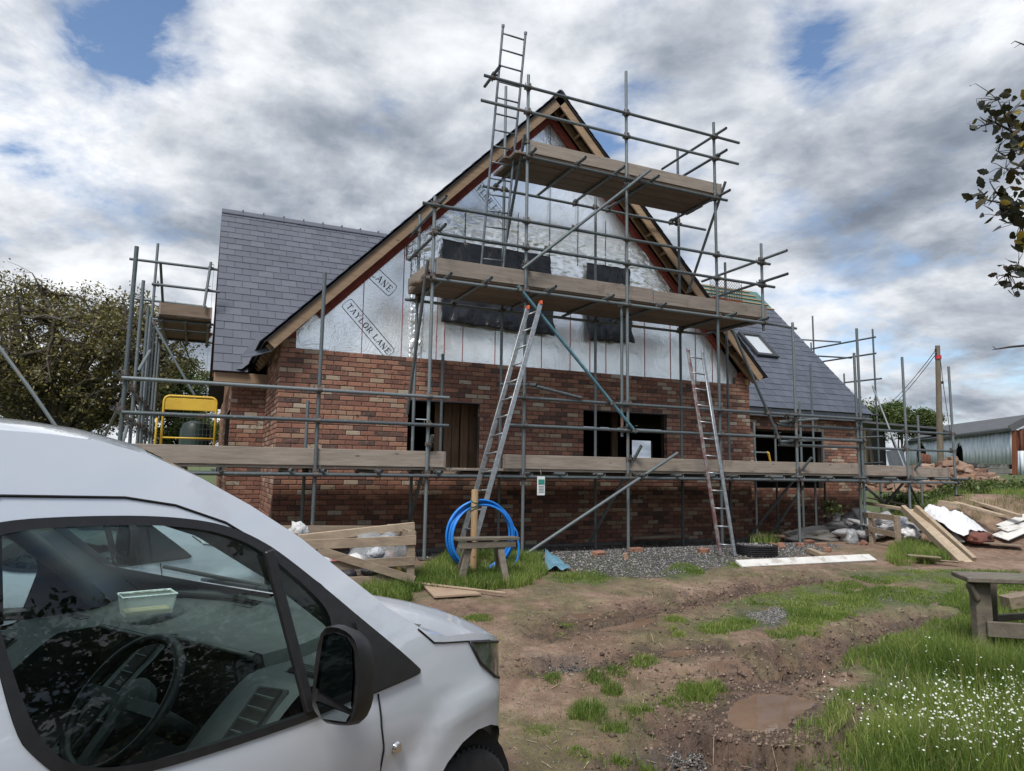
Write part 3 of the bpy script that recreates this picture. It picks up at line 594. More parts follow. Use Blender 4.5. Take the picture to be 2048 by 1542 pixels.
for b in BL:
    if id(b) not in nid: brick_shape(mb, b[0], *b[1:6])
o = mb.build('bricks', BRICK, bw); tag(o, kind='stuff')
pl = MB(); slab_wall(pl, -.03, XR+.03, -.03, .10, -.35, -.002); slab_wall(pl, -.58, -.032, 2.25, 2.4, -.35, -.002); slab_wall(pl, XR+.032, 14.83, 2.25, 2.4, -.55, -.152); slab_wall(pl, -.03, .10, .102, 2.25, -.35, -.002)
pl.build('foundation_course', PLINTH, house)
# ---------------------------------------------------------------- inner leaf, floor, dark rooms
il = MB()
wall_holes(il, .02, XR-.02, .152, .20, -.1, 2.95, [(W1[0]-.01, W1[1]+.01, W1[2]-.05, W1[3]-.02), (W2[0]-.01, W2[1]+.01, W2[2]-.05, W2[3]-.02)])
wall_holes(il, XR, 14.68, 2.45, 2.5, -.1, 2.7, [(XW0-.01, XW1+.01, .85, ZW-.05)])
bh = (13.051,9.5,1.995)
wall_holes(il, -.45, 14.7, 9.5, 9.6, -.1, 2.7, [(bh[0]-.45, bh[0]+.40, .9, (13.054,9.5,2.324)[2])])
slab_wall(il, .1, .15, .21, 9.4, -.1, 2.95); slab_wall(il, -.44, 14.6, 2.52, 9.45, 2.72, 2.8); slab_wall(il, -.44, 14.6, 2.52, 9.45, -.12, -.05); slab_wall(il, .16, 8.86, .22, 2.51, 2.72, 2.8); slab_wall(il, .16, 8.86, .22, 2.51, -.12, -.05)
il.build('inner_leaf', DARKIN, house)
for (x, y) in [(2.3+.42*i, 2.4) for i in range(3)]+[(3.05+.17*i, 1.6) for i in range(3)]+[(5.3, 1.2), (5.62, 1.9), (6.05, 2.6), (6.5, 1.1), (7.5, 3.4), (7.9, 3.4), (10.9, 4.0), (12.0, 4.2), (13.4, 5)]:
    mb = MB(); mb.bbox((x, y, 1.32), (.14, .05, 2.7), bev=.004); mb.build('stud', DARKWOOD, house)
LINB = wood('room_lining_board', (.26, .165, .10), (.15, .09, .055), axis=(14, 14, 1.2))
for i in range(7):
    mb = MB(); mb.bbox((2.72+.155*i, .75-.03*(i % 2), 1.32), (.14, .03, 2.7), bev=.004); mb.build('lining_board', LINB, house)
for (a, b, zl, zh) in (W1, W2):
    mb = MB(); mb.box(((a+b)/2, .08, zh-.004), (b-a, .15, .012)); mb.build('lintel', LEAD, house)
    mb = MB(); mb.bbox(((a+b)/2, .12, zl-.01), (b-a, .12, .03), bev=.004); mb.build('sill_board', TREATED, house)
# pale stacked goods seen through the right wing opening
# ---------------------------------------------------------------- gable
AX, AZ, SL = 4.49, 7.99, 1.04; nl = math.hypot(1, SL); CS, SN = 1/nl, SL/nl
gz = lambda x: AZ - SL*abs(x-AX)
fm = MB(); nx, nz = 60, 40
FX0, FX1 = .22, 8.80
def foil_outline():
    return [(FX0, 2.93), (FX1, 2.93), (FX1, gz(FX1)-.22), (AX, AZ-.22), (FX0, gz(FX0)-.22)]
fo = foil_outline(); fy = .125
fm.add([(x, fy, z) for x, z in fo]+[(x, fy+.06, z) for x, z in fo], [(0, 1, 2, 3, 4), (9, 8, 7, 6, 5)]+[(i, (i+1) % 5+0, (i+1) % 5+5, i+5) for i in range(5)])
foil = fm.build('foil_cladding', FOIL, house)
# overlapping crumpled sheet in the middle, drawn over the boards
def sheet(name, mat_, fn, nu, nv, parent, thick=.003):
    vs, fs = [], []
    for i in range(nu+1):
        for j in range(nv+1): vs.append(fn(i/nu, j/nv))
    fs = [(i*(nv+1)+j, (i+1)*(nv+1)+j, (i+1)*(nv+1)+j+1, i*(nv+1)+j+1) for i in range(nu) for j in range(nv)]
    mb = MB(); mb.add(vs, fs); o = mb.build(name, mat_, parent, True)
    md = o.modifiers.new('thickness', 'SOLIDIFY'); md.thickness = thick; return o
from mathutils import noise as mn
def crumple(u, v, f=6, a=.012): return a*mn.fractal(Vector((u*f, v*f, 3.3)), .6, 2, 4)+a*1.3*abs(mn.noise(Vector((u*f*1.7, v*f*2.3, 9))))
def band(u, v):
    x0, x1 = 1.88, 7.15; x = x0+(x1-x0)*u
    zt = min(gz(x)-.30, 5.62-.10*u); zb = 4.62-.02*u+.05*math.sin(u*17); zt = max(zt, zb+.02)
    return (x, .105-crumple(u*3, v*1.3, 7, .016)-.006, zb+(zt-zb)*v)
sheet('foil_sheet', FOIL, band, 150, 40, house)
def lband(u, v):
    x = 1.97+.22*u; return (x, .10-crumple(u*.5, v*3, 7, .02)-.004, 2.98+(min(5.3, gz(x)-.3)-2.98)*v)
sheet('foil_sheet', FOIL, lband, 14, 110, house)
# red seam lines
tx = [.95, 1.62, 1.88, 2.05, 2.42, 3.12, 3.9, 4.62, 5.25, 5.62, 6.2, 6.72, 7.45, 7.95, 8.4]
tx = [(1.215,0.12,3.87)[0], (1.854,0.12,3.945)[0], (2.441,0.12,3.339)[0], (2.579,0.12,3.352)[0], (2.899,0.12,3.212)[0], (3.488,0.12,3.262)[0], (4.375,0.12,3.338)[0], (4.951,0.12,4.306)[0], (5.361,0.12,3.423)[0], (5.701,0.12,3.266)[0], (6.556,0.12,4.007)[0], (7.153,0.12,3.577)[0], (7.754,0.12,3.628)[0], (8.165,0.12,3.262)[0]]
for i, x in enumerate(tx):
    zt = min(gz(x)-.30, 4.60 if 1.95 < x < 6.9 else 9)
    mb = MB(); mb.box((x, .119, (2.98+zt)/2), (.010, .006, zt-2.98)); mb.build('seam_tape', REDLINE, foil)
for (px, z0, z1) in (((2.887,0.1,5.547)[0], 5.0, 5.65), ((3.872,0.1,5.715)[0], 4.95, 5.75), ((4.498,0.1,5.821)[0], 4.95, 7.0), ((5.078,0.1,5.824)[0], 4.95, 6.2), ((5.67,0.1,5.923)[0], 4.95, 5.9), ((6.113,0.1,5.701)[0], 4.9, 5.5), ((4.492,0.1,7.442)[0], 6.9, 7.5)):
    z1 = min(z1, gz(px)-.32); mb = MB(); mb.box((px, .085, (z0+z1)/2), (.012, .006, z1-z0)); mb.build('seam_tape', INK, foil)
# lettering: slab-serif capitals drawn as strokes
GLY = {'T': [(.5, 0, .5, 1, .15), (.05, .95, .95, .95, .09), (.3, .03, .7, .03, .06), (.07, .8, .07, .98, .06), (.93, .8, .93, .98, .06)],
       'A': [(.1, 0, .5, 1, .07), (.5, 1, .9, 0, .16), (.25, .35, .72, .35, .06), (0, .03, .24, .03, .06), (.72, .03, 1, .03, .06)],
       'Y': [(.1, 1, .5, .48, .15), (.9, 1, .5, .48, .07), (.5, 0, .5, .5, .15), (.32, .03, .68, .03, .06), (0, .97, .28, .97, .06), (.75, .97, 1, .97, .06)],
       'L': [(.25, 0, .25, 1, .15), (.08, .03, .9, .03, .07), (.08, .97, .45, .97, .06), (.87, .0, .87, .3, .07)],
       'O': [(.5+.40*math.cos(a), .5+.48*math.sin(a), .5+.40*math.cos(a+.5236), .5+.48*math.sin(a+.5236), .08+.09*abs(math.cos(a+.26))) for a in [i*.5236 for i in range(12)]],
       'R': [(.22, 0, .22, 1, .15), (.05, .03, .4, .03, .06), (.05, .96, .6, .96, .07), (.6, .96, .78, .84, .1), (.78, .86, .78, .62, .14), (.78, .62, .58, .5, .1), (.25, .5, .6, .5, .06), (.52, .5, .9, .03, .15), (.85, .03, 1.02, .03, .06)],
       'N': [(.14, 0, .14, 1, .07), (.12, 1, .84, 0, .16), (.86, 0, .86, 1, .07), (0, .03, .3, .03, .06), (.7, .97, 1, .97, .06), (0, .97, .2, .97, .06)],
       'E': [(.22, 0, .22, 1, .15), (.05, .03, .85, .03, .07), (.05, .97, .82, .97, .07), (.22, .52, .6, .52, .07), (.82, .0, .82, .26, .06), (.8, .76, .8, 1, .06), (.6, .4, .6, .64, .06)]}
def lettering(word, origin, ang, h, y, parent, box=True, wd=.82):
    mb = MB(); ca, sa = math.cos(ang), math.sin(ang); o_ = Vector(origin); yy = [y]
    def P(u, v): return Vector((o_.x+u*ca-v*sa, yy[0], o_.z+u*sa+v*ca))
    def stroke(u0, v0, u1, v1, w_):
        d = Vector((u1-u0, v1-v0)); L_ = d.length or 1e-6; n_ = Vector((-d.y, d.x))/L_*w_/2; t_ = .003
        q = [(u0+n_.x, v0+n_.y), (u1+n_.x, v1+n_.y), (u1-n_.x, v1-n_.y), (u0-n_.x, v0-n_.y)]
        f4 = [P(*a) for a in q]; b4 = [p+Vector((0, t_, 0)) for p in f4]
        mb.add(f4+b4, [(0, 1, 2, 3), (7, 6, 5, 4)]+[(i, i+4, (i+1) % 4+4, (i+1) % 4) for i in range(4)])
        yy[0] -= .00004
    u = 0
    for ch in word:
        if ch == ' ': u += h*.55; continue
        for (a, b_, c_, d_, w_) in GLY[ch]:
            sk = .0
            stroke(u+(a+sk*b_)*h*wd, b_*h, u+(c_+sk*d_)*h*wd, d_*h, w_*h)
        u += h*(wd+.17)
    mb.build('printed_name', INK, parent)
    if box:
        mb = MB(); L_ = u; g = h*.55; r_ = h*.45; pts = []
        for (cx_, cy_, a0) in ((L_+g*.3-r_, h+g-r_, 0), (-g+r_, h+g-r_, 90), (-g+r_, -g+r_, 180), (L_+g*.3-r_, -g+r_, 270)):
            for k in range(6): a = math.radians(a0+k*18); pts.append(P(cx_+r_*math.cos(a), cy_+r_*math.sin(a)))
        mb.tube(pts, .004, 4, closed=True); mb.build('printed_outline', INK, parent)
def word_px(word, p0, p1, capx, y):     # p0,p1: baseline start and end on the board
    a, b_ = Vector(p0), Vector(p1); d = b_-a; ang = math.atan2(d.z, d.x); n_ = sum(.55 if c == ' ' else .99 for c in word)-.17
    return a, ang, d.length/n_
for (w_, a, b_) in (('TAYLOR LANE', (0.946,0.12,3.735), (1.625,0.12,3.029)), ('LANE', (1.309,0.12,4.298), (1.628,0.12,4.042)), ('TAYLOR LANE', (2.944,0.075,6.2), (3.614,0.075,5.508))):
    o_, an, h_ = word_px(w_, a, b_, 0, 0); lettering(w_, o_, an, h_*1.0, .1185 if a[1] > .1 else .079, foil)
# ghost prints on the lower right boards, wrinkled beyond reading in the photograph, are left as crumples
# black polythene over the two upper windows
def poly_sheet(c4, seed, sag, tail):
    (x0, z0), (x1, z1), (x2, z2), (x3, z3) = c4     # tl tr br bl
    def fn_(u, v):
        xa, za = x0+(x1-x0)*u, z0+(z1-z0)*u; xb, zb = x3+(x2-x3)*u, z3+(z2-z3)*u
        x = xa+(xb-xa)*v; z = za+(zb-za)*v
        e_ = mn.fractal(Vector((u*5+seed, v*4, seed)), .7, 2, 4)
        z += .03*mn.noise(Vector((u*9, seed, 1)))*(v > .95); x += .03*mn.noise(Vector((v*9, seed, 4)))*(abs(u-.5) > .48)
        b_ = tail*max(0, v-.8)/.2
        return (x, .028-.018*e_-.010*math.sin(u*23+v*9+seed)-sag*math.sin(math.pi*v)*math.sin(math.pi*u)-b_*(.5+.5*abs(math.sin(u*31+seed))), z)
    o_ = sheet('polythene_sheet', BLACKPOLY, fn_, 70, 40, house, .004)
poly_sheet([(2.454,0.1,5.038)[::2], (4.486,0.1,5.027)[::2], (4.57,0.1,3.586)[::2], (2.478,0.1,3.624)[::2]], 1.3, .02, .05)
poly_sheet([(5.219,0.1,5.019)[::2], (6.154,0.1,5.022)[::2], (6.235,0.1,3.609)[::2], (5.265,0.1,3.577)[::2]], 4.7, .02, .05)
# ---------------------------------------------------------------- verge timbers
def slope_pt(side, s, off, y): # s metres down slope from apex, off perpendicular (up positive)
    return Vector((AX+side*(s*CS+off*SN), y, AZ-s*SN+off*CS))
TOPL = {-1: 6.90, 1: 6.72}
for sd_ in (-1, 1):
    L_ = TOPL[sd_]; up = (sd_*SN, 0, CS)
    mb = MB(); mb.plank(slope_pt(sd_, .02, -.125, -.285), slope_pt(sd_, L_-.05, -.125, -.285), .035, .15, up, bev=.004); mb.build('bargeboard', FRESH, house)
    mb = MB(); mb.plank(slope_pt(sd_, .10, -.11, -.02), slope_pt(sd_, L_-.15, -.11, -.02), .045, .12, up, bev=.004); mb.build('gable_ladder_rail', TREATED, house)
    for k in range(15):
        s_ = .35+k*.45
        if s_ > L_-.2: break
        mb = MB(); mb.plank(slope_pt(sd_, s_, -.115, -.265), slope_pt(sd_, s_, -.115, -.045), .10, .04, (sd_*CS, 0, -SN), bev=.003); mb.build('noggin', FRESH, house)
    mb = MB(); mb.plank(slope_pt(sd_, .25, -.23, .08), slope_pt(sd_, L_-.95, -.23, .08), .085, .13, up, bev=.02); mb.build('cavity_barrier', RED, house)
    mb = MB(); mb.plank(slope_pt(sd_, 0, -.042, 3.0), slope_pt(sd_, L_, -.042, 3.0), 6.66, .012, up); mb.build('roof_underlay', MEMBRANE, house)
mb = MB(); mb.box((FX0-.05, .08, 3.08), (.09, .09, .34)); mb.build('cavity_barrier', RED, house)
mb = MB(); mb.box((FX1+.04, .08, 3.08), (.09, .09, .34)); mb.build('cavity_barrier', RED, house)
# eaves ends of the gable wing (left: projecting rafters and soffit)
for sd_ in (-1, 1):
    for k in range(7):
        y = -.1+k*.4
        mb = MB(); mb.plank(slope_pt(sd_, TOPL[sd_]-.75, -.14, y), slope_pt(sd_, TOPL[sd_]-.02, -.14, y), .045, .12, (sd_*SN, 0, CS), bev=.003); mb.build('rafter_end', FRESH, house)
    mb = MB(); mb.bbox((AX+sd_*(4.49-.06), 1.1, 3.05), (.10, 2.3, .12), bev=.004); mb.build('wall_plate', TREATED, house)
# ---------------------------------------------------------------- slates
EY, EZ, RY = 1.98, 2.85, 5.95; CM, SM = 1/math.hypot(1, 1.05), 1.05/math.hypot(1, 1.05); RLEN = (RY-EY)/CM; RZ = EZ+1.05*(RY-EY)
def main_pt(x, s, off=0.): return Vector((x, EY+s*CM-off*SM, EZ+s*SM+off*CM))
roof = MB()
xl0, xr0, xr1 = -.88, 4.49, 15.0
def valley(s, side): z = EZ+s*SM; return AX+side*(AZ-z)/SL
for side in (-1, 1):
    e0, e1 = (xl0, valley(0, -1)+.1) if side < 0 else (valley(0, 1)-.1, xr1)
    t0, t1 = (xl0, valley(RLEN, -1)+.1) if side < 0 else (valley(RLEN, 1)-.1, xr1)
    a = [main_pt(e0, 0, -.03), main_pt(e1, 0, -.03), main_pt(t1, RLEN, -.03), main_pt(t0, RLEN, -.03)]; b_ = [p-Vector((0, -.03, .05)) for p in a]
    roof.add(a+b_, [(0, 1, 2, 3), (7, 6, 5, 4)]+[(i, i+4, (i+1) % 4+4, (i+1) % 4) for i in range(4)])
bk = [Vector((xl0, RY, RZ-.03)), Vector((xr1, RY, RZ-.03)), Vector((xr1, RY+RY-EY, EZ-.03)), Vector((xl0, RY+RY-EY, EZ-.03))]
roof.add(bk+[p-Vector((0, 0, .06)) for p in bk], [(0, 3, 2, 1), (4, 5, 6, 7)]+[(i, (i+1) % 4, (i+1) % 4+4, i+4) for i in range(4)])
rf = roof.build('slate_roof', MEMBRANE, house)
SLs = []
def slate_box(P0, dx, ds, dn, wd, ln, tone):
    # P0 lower-left corner on the roof plane; lower edge stands proud
    t = .007; pr = .012
    a = [P0+dn*pr, P0+dx*wd+dn*pr, P0+dx*wd+ds*ln+dn*.002, P0+ds*ln+dn*.002]; b_ = [p-dn*t for p in a]
    mb = MB(); mb.add(a+b_, [(0, 1, 2, 3), (7, 6, 5, 4)]+[(i, i+4, (i+1) % 4+4, (i+1) % 4) for i in range(4)], 0, tone); return mb
GA = .24; rows = int(RLEN/GA)
up_ = Vector((0, CM, SM)); nn = Vector((0, -SM, CM)); ex = Vector((1, 0, 0))
SKY4 = [(12.548,4.13,5.107), (13.242,4.205,5.187), (13.228,3.487,4.433), (12.406,3.413,4.355)]
skx0, skx1 = min(SKY4[0][0], SKY4[3][0]), max(SKY4[1][0], SKY4[2][0]); 
sx0, sx1 = (SKY4[0][0]+SKY4[3][0])/2, (SKY4[1][0]+SKY4[2][0])/2; ss1 = (SKY4[0][1]-EY)/CM; ss0 = (SKY4[3][1]-EY)/CM
for r_ in range(rows+1):
    s0 = r_*GA-.04; ln = GA+.03 if r_ < rows else RLEN-s0-.02
    if ln < .05: continue
    for side in (-1, 1):
        sm = max(0, s0+ln/2); v_ = valley(sm, side)
        x0, x1 = (xl0, v_+.06) if side < 0 else (v_-.06, xr1)
        x = x0 if side < 0 else x1; k = 0
        xs_ = []
        if side < 0:
            x = x0 - (.15 if r_ % 2 else 0)
            while x < x1: xs_.append((max(x, x0), min(x+.297, x1))); x += .30
        else:
            x = x1 + (.15 if r_ % 2 else 0)
            while x > x0: xs_.append((max(x-.297, x0), min(x, x1))); x -= .30
        for a, b_ in xs_:
            if b_-a < .03: continue
            if side > 0 and sx0-.02 < (a+b_)/2 < sx1+.02 and ss0-.05 < s0+ln/2 < ss1+.05: continue
            if side > 0 and s0 > RLEN-1.05 and a > 12.5: continue
            SLs.append((main_pt(a, s0)+nn*random.uniform(-.001, .003), b_-a-.003, ln, random.random()))
SLs.sort(key=lambda q: (q[0]-CAM).length)
for q in SLs[:300]: slate_box(q[0], ex, up_, nn, q[1], q[2], q[3]).build('slate', SLATE, rf)
mb = MB()
for q in SLs[300:]: m2 = slate_box(q[0], ex, up_, nn, q[1], q[2], q[3]); mb.add(m2.v, m2.f, 0, q[3])
o = mb.build('slates', SLATE, rf); tag(o, kind='stuff')
mb = MB()
for sd_ in (-1, 1):
    dsx = Vector((-sd_*CS, 0, SN)); dn = Vector((sd_*SN, 0, CS)); dy = Vector((0, 1, 0))
    for r_ in range(int(TOPL[sd_]/GA)):
        s_ = TOPL[sd_]-r_*GA+.03
        y = -.33-(.15 if r_ % 2 else 0)
        while y < RY-.2:
            y0 = max(y, -.33)
            if y+.297-y0 > .04:
                P0 = slope_pt(sd_, s_, 0, y0); t_ = random.random()
                m2 = slate_box(P0, dy, dsx, dn, y+.297-y0, GA+.03, t_); mb.add(m2.v, m2.f, 0, t_)
            y += .30
o = mb.build('wing_slates', SLATE, rf); tag(o, kind='stuff')
# ridge tiles
def ridge_tile(x, y, z, dirv, ln):
    m_ = MB(); dirv = Vector(dirv); pts = []
    sidev = dirv.cross(Vector((0, 0, 1)))
    prof = [(-.14, -.13), (-.04, -.015), (0, .0), (.04, -.015), (.14, -.13)]
    vs = []
    for t_ in (0, ln):
        for (a, h) in prof: vs.append(Vector((x, y, z))+dirv*t_+sidev*a+Vector((0, 0, h+.02)))
        for (a, h) in prof: vs.append(Vector((x, y, z))+dirv*t_+sidev*a+Vector((0, 0, h)))
    fs = [(i, i+1, i+11, i+10) for i in range(4)]+[(i+5, i+15, i+16, i+6) for i in range(4)]+[(0, 5, 6, 1), (1, 6, 7, 2), (2, 7, 8, 3), (3, 8, 9, 4), (10, 11, 16, 15), (11, 12, 17, 16), (12, 13, 18, 17), (13, 14, 19, 18), (0, 10, 15, 5), (4, 9, 19, 14)]
    m_.add(vs, fs, 0, .5); m_.box(Vector((x, y, z+.015))+dirv*ln, (.03, .10, .05), tone=.3)
    return m_.build('ridge_tile', SLATE, rf)
x = xl0
while x < 12.45:
    if x < 3.4 or x > 6.0: ridge_tile(x, RY, RZ+.02, (1, 0, 0), .445)
    x += .45
y = -.33
while y < RY: ridge_tile(AX, y, AZ+.0, (0, 1, 0), .445); y += .45
# unslated corner by the far ridge: green membrane with battens
GREEN = M('green_membrane', (.055, .13, .115), (.08, .17, .15), 6, .6)
mb = MB(); a = [main_pt(12.5, RLEN-1.05, .004), main_pt(xr1, RLEN-1.05, .004), main_pt(xr1, RLEN, .004), main_pt(12.5, RLEN, .004)]; mb.add(a+[p-nn*.02 for p in a], [(0, 1, 2, 3), (7, 6, 5, 4)]+[(i, i+4, (i+1) % 4+4, (i+1) % 4) for i in range(4)]); mb.build('green_membrane', GREEN, rf)
for k in range(5):
    mb = MB(); s_ = RLEN-1.0+k*.22; mb.plank(main_pt(12.5, s_, .025), main_pt(xr1-.1*k, s_, .025), .05, .03, nn); mb.build('batten', TREATED, rf)
# verge boards, fascia of the main roof
for (x, sg) in ((xl0+.015, -1), (xr1-.015, 1)):
    mb = MB(); mb.plank(main_pt(x, .0, -.11), main_pt(x, RLEN, -.11), .03, .13, nn, bev=.003); mb.build('bargeboard', TREATED, house)
fmb = MB(); fmb.bbox((-.30, EY+.05, EZ-.12), (1.12, .03, .17), bev=.004); fmb.build('fascia_board', FRESH, house)
fmb = MB(); fmb.bbox((12.2, EY+.05, EZ-.13), (5.5, .03, .2), bev=.004); fmb.build('fascia_board', LEAD, house)
fmb = MB(); fmb.box((12.2, 2.14, EZ-.18), (5.5, .2, .012)); fmb.build('soffit', MEMBRANE, house)
# upstand gable end timber wall at the left end (brown sheathing seen edge on) 
SHEATH = wood('brown_sheathing', (.20, .105, .05), (.12, .06, .03), axis=(4, 4, 1))
mb = MB(); vs = [(-.50, 2.45, 2.6), (-.50, 9.5, 2.6), (-.50, 9.2, 3.3), (-.50, RY, RZ-.15), (-.50, 2.45, 3.25)]; mb.add(vs+[(x_+.1, y_, z_) for x_, y_, z_ in vs], [(4, 3, 2, 1, 0), (5, 6, 7, 8, 9)]+[(i, (i+1) % 5, (i+1) % 5+5, i+5) for i in range(5)]); mb.build('gable_sheathing', SHEATH, house)
mb = MB(); vs = [(14.7, 2.45, 2.6), (14.7, 9.5, 2.6), (14.7, 9.2, 3.3), (14.7, RY, RZ-.15), (14.7, 2.45, 3.25)]; mb.add(vs+[(x_+.1, y_, z_) for x_, y_, z_ in vs], [(4, 3, 2, 1, 0), (5, 6, 7, 8, 9)]+[(i, (i+1) % 5, (i+1) % 5+5, i+5) for i in range(5)]); mb.build('gable_sheathing', SHEATH, house)
# roof window
def roof_window():
    DG = M('dark_grey_frame', (.035, .038, .045), None, 4, .4, metal=.3)
    m_, b_ = mat_new('roof_glass'); setc(b_, 'Base Color', (.85, .88, .90)); setc(b_, 'Metallic', .9); setc(b_, 'Roughness', .04)
    mb = MB()
    for (xa, xb, sa, sb) in ((sx0, sx1, ss0, ss0+.10), (sx0, sx1, ss1-.10, ss1), (sx0, sx0+.09, ss0+.101, ss1-.101), (sx1-.09, sx1, ss0+.101, ss1-.101)):
        a = [main_pt(xa, sa, .0), main_pt(xb, sa, .0), main_pt(xb, sb, .0), main_pt(xa, sb, .0)]; t_ = [p+nn*.09 for p in a]
        mb.add(t_+a, [(0, 1, 2, 3), (7, 6, 5, 4)]+[(i, i+4, (i+1) % 4+4, (i+1) % 4) for i in range(4)])
    fr = mb.build('roof_window', DG, rf)
    return fr, m_
fr, rgl = roof_window()
mb = MB(); a = [main_pt(sx0+.09, ss0+.1, .06), main_pt(sx1-.09, ss0+.1, .06), main_pt(sx1-.09, ss1-.1, .06), main_pt(sx0+.09, ss1-.1, .06)]; mb.add(a, [(0, 1, 2, 3)]); mb.build('roof_window_pane', rgl, rf)
# valley flashing and flared slate at the left eaves of the wing
for sd_ in (-1, 1):
    a, b_ = Vector((valley(-.05, sd_), EY-.03, EZ+.02)), Vector((valley(RLEN, sd_), RY, RZ+.02))
    mb = MB(); mb.plank(a, b_, .16, .006, (sd_*.5, -.5, .7)); mb.build('valley_flashing', LEAD, rf)
vf = [(-0.063,-0.15,3.123), (-0.141,-0.15,2.909), (-0.403,0.3,2.865), (-0.496,1.2,2.987), (-0.222,1.2,3.374)]
mb = MB(); b5 = [Vector(v)-Vector((0, 0, .02)) for v in vf]; mb.add([Vector(v) for v in vf]+b5, [(0, 1, 2, 3, 4), (9, 8, 7, 6, 5)]+[(i, i+5, (i+1) % 5+5, (i+1) % 5) for i in range(5)], 0, .6); mb.build('flared_slate', SLATE, rf)

# ---------------------------------------------------------------- scaffolding
def galv():
    m, b = mat_new('galvanised_tube'); p = pos_(); n = noise_(scaled(p, (1, 1, 1)), 7, 5, .6); n2 = noise_(p, 40, 3, .6)
    ri = N('ShaderNodeObjectInfo').outputs['Random']
    c = mix_(ri, (.075, .090, .098), (.17, .195, .205)); c = mix_(ramp_(n, [(.5, 0.), (.75, .5)]), c, (.10, .15, .14))
    c = mix_(ramp_(noise_(p, 2.2, 4, .6, 0, (4, 4, 1)), [(.66, 0.), (.72, .8)]), c, (.24, .12, .07))
    c = mix_(ramp_(n2, [(.62, 0.), (.7, .45)]), c, (.5, .52, .52))
    setc(b, 'Base Color', c); setc(b, 'Metallic', .35); setc(b, 'Roughness', .48); bump_(b, n2, .15, .002); return m
GALV = galv(); ENDSHADE = M('tube_end_shade', (.008, .008, .008), None, 3, .9)  # near-black end discs: shade inside the open tubes put into the colour
BLUET = M('blue_painted_tube', (.05, .13, .17), (.09, .2, .24), 14, .55)
COUP = M('coupler_steel', (.07, .075, .08), (.16, .13, .11), 30, .55, metal=.5, bump=.3)
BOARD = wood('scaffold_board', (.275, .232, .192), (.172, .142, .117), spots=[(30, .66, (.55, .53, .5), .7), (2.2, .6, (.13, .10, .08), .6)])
BOARDSH = wood('scaffold_board_shaded', (.175, .125, .085), (.10, .072, .05), spots=[(30, .7, (.4, .38, .35), .4)])  # darker copy of the board colour, with the shade of undersides put in
BAND = M('board_end_band', (.25, .26, .26), (.3, .2, .15), 20, .5, metal=.6)
YO, YI = -1.65, -.45
front = thing('gable_scaffold', 'three-lift tube scaffold with timber decks standing against the brick and foil gable', 'scaffold')
leftsc = thing('left_return_scaffold', 'close row of scaffold tubes along the left end of the house, with a high platform', 'scaffold')
rightsc = thing('right_end_scaffold', 'scaffold tubes standing around the slate roof at the far right end of the house', 'scaffold')
TUBES = {}
def tube(name, a, b, root=None, mat_=None, r=.0242):
    root = root or front; a, b = Vector(a), Vector(b); mb = MB(); d = (b-a); L_ = d.length; d.normalize()
    mb.tube([a, b], r, 12, cap=False)
    for p, s_ in ((a, 1), (b, -1)):
        u_ = d.orthogonal().normalized(); v_ = d.cross(u_)
        ring = [p+(u_*math.cos(k*math.pi/6)+v_*math.sin(k*math.pi/6))*r*.86+d*s_*.004 for k in range(12)]
        rim = [p+(u_*math.cos(k*math.pi/6)+v_*math.sin(k*math.pi/6))*r for k in range(12)]
        n_ = len(mb.v); mb.v += [tuple(v) for v in rim+ring]
        for k in range(12):
            f_ = (n_+k, n_+(k+1) % 12, n_+12+(k+1) % 12, n_+12+k); mb.f.append(f_ if s_ < 0 else f_[::-1]); mb.m.append(0); mb.t.append(0)
        f_ = tuple(n_+12+k for k in range(12)); mb.f.append(f_ if s_ < 0 else f_[::-1]); mb.m.append(1); mb.t.append(0)
    o = mb.build(name, [mat_ or GALV, ENDSHADE], root, True, 40); TUBES.setdefault(root.name, []).append((a, b)); return o
def vert(top, x0=None, zb=None, root=None, lean=0., name='standard'):
    top = Vector(top); zb = ground_base(top.x, top.y)-.03 if zb is None else zb
    return tube(name, (top.x+lean, top.y, zb), top, root)
# outer standards
for t_ in ((0.336,-1.65,3.741), (1.79,-1.65,5.035), (3.218,-1.65,7.231), (4.986,-1.65,7.757), (6.786,-1.65,7.287), (8.473,-1.65,3.915), (10.083,-1.65,3.966), (11.298,-1.65,3.524), (12.667,-1.65,3.442)): vert(t_)
vert((10.048,-1.6,3.505)); vert((7.791,-1.65,5.264), zb=3.70); vert((4.928,-1.58,4.186), zb=1.77)
# inner standards
for t_ in ((0.367,-0.45,2.175), (1.927,-0.45,5.196), (3.362,-0.45,7.714), (5.131,-0.45,6.065), (6.943,-0.45,7.338), (8.037,-0.45,5.282)): vert(t_)
vert((2.371,-0.45,3.016), zb=1.25)
# ledgers and guard rails
def rail(a, b, z, y=YO, root=None, name='ledger', mat_=None):
    y2 = y-.055 if name != 'inner' else y
    return tube('ledger' if name in ('ledger', 'inner') else name, (a, y2, z+random.uniform(-.004, .004)), (b, y2, z+random.uniform(-.004, .004)), root, mat_)
rail(-1.95, 5.2, 1.137); rail(5.22, 10.05, 1.137); rail(10.0, 12.72, 1.118, YO+.0)
rail(-1.9, 6, 1.137, YI+.05, name='inner'); rail(6.02, 12.7, 1.137, YI+.05, name='inner')
rail(1.80, 7.83, 3.828); rail(1.75, 7.6, 3.828, YI+.05, name='inner')
rail(3.17, 7.0, 5.89); rail(3.0, 7.62, 5.89, YI+.05, name='inner')
for a, b, z in ((-1.86, 2.06, 2.20), (-1.83, 2.06, 1.815), (2.93, 10.3, 2.262), (2.95, 10.02, 1.86), (1.60, 7.93, 4.89), (1.83, 8.02, 4.49), (2.47, 7.30, 7.0), (2.43, 7.27, 6.605)): rail(a, b, z, name='guard_rail')
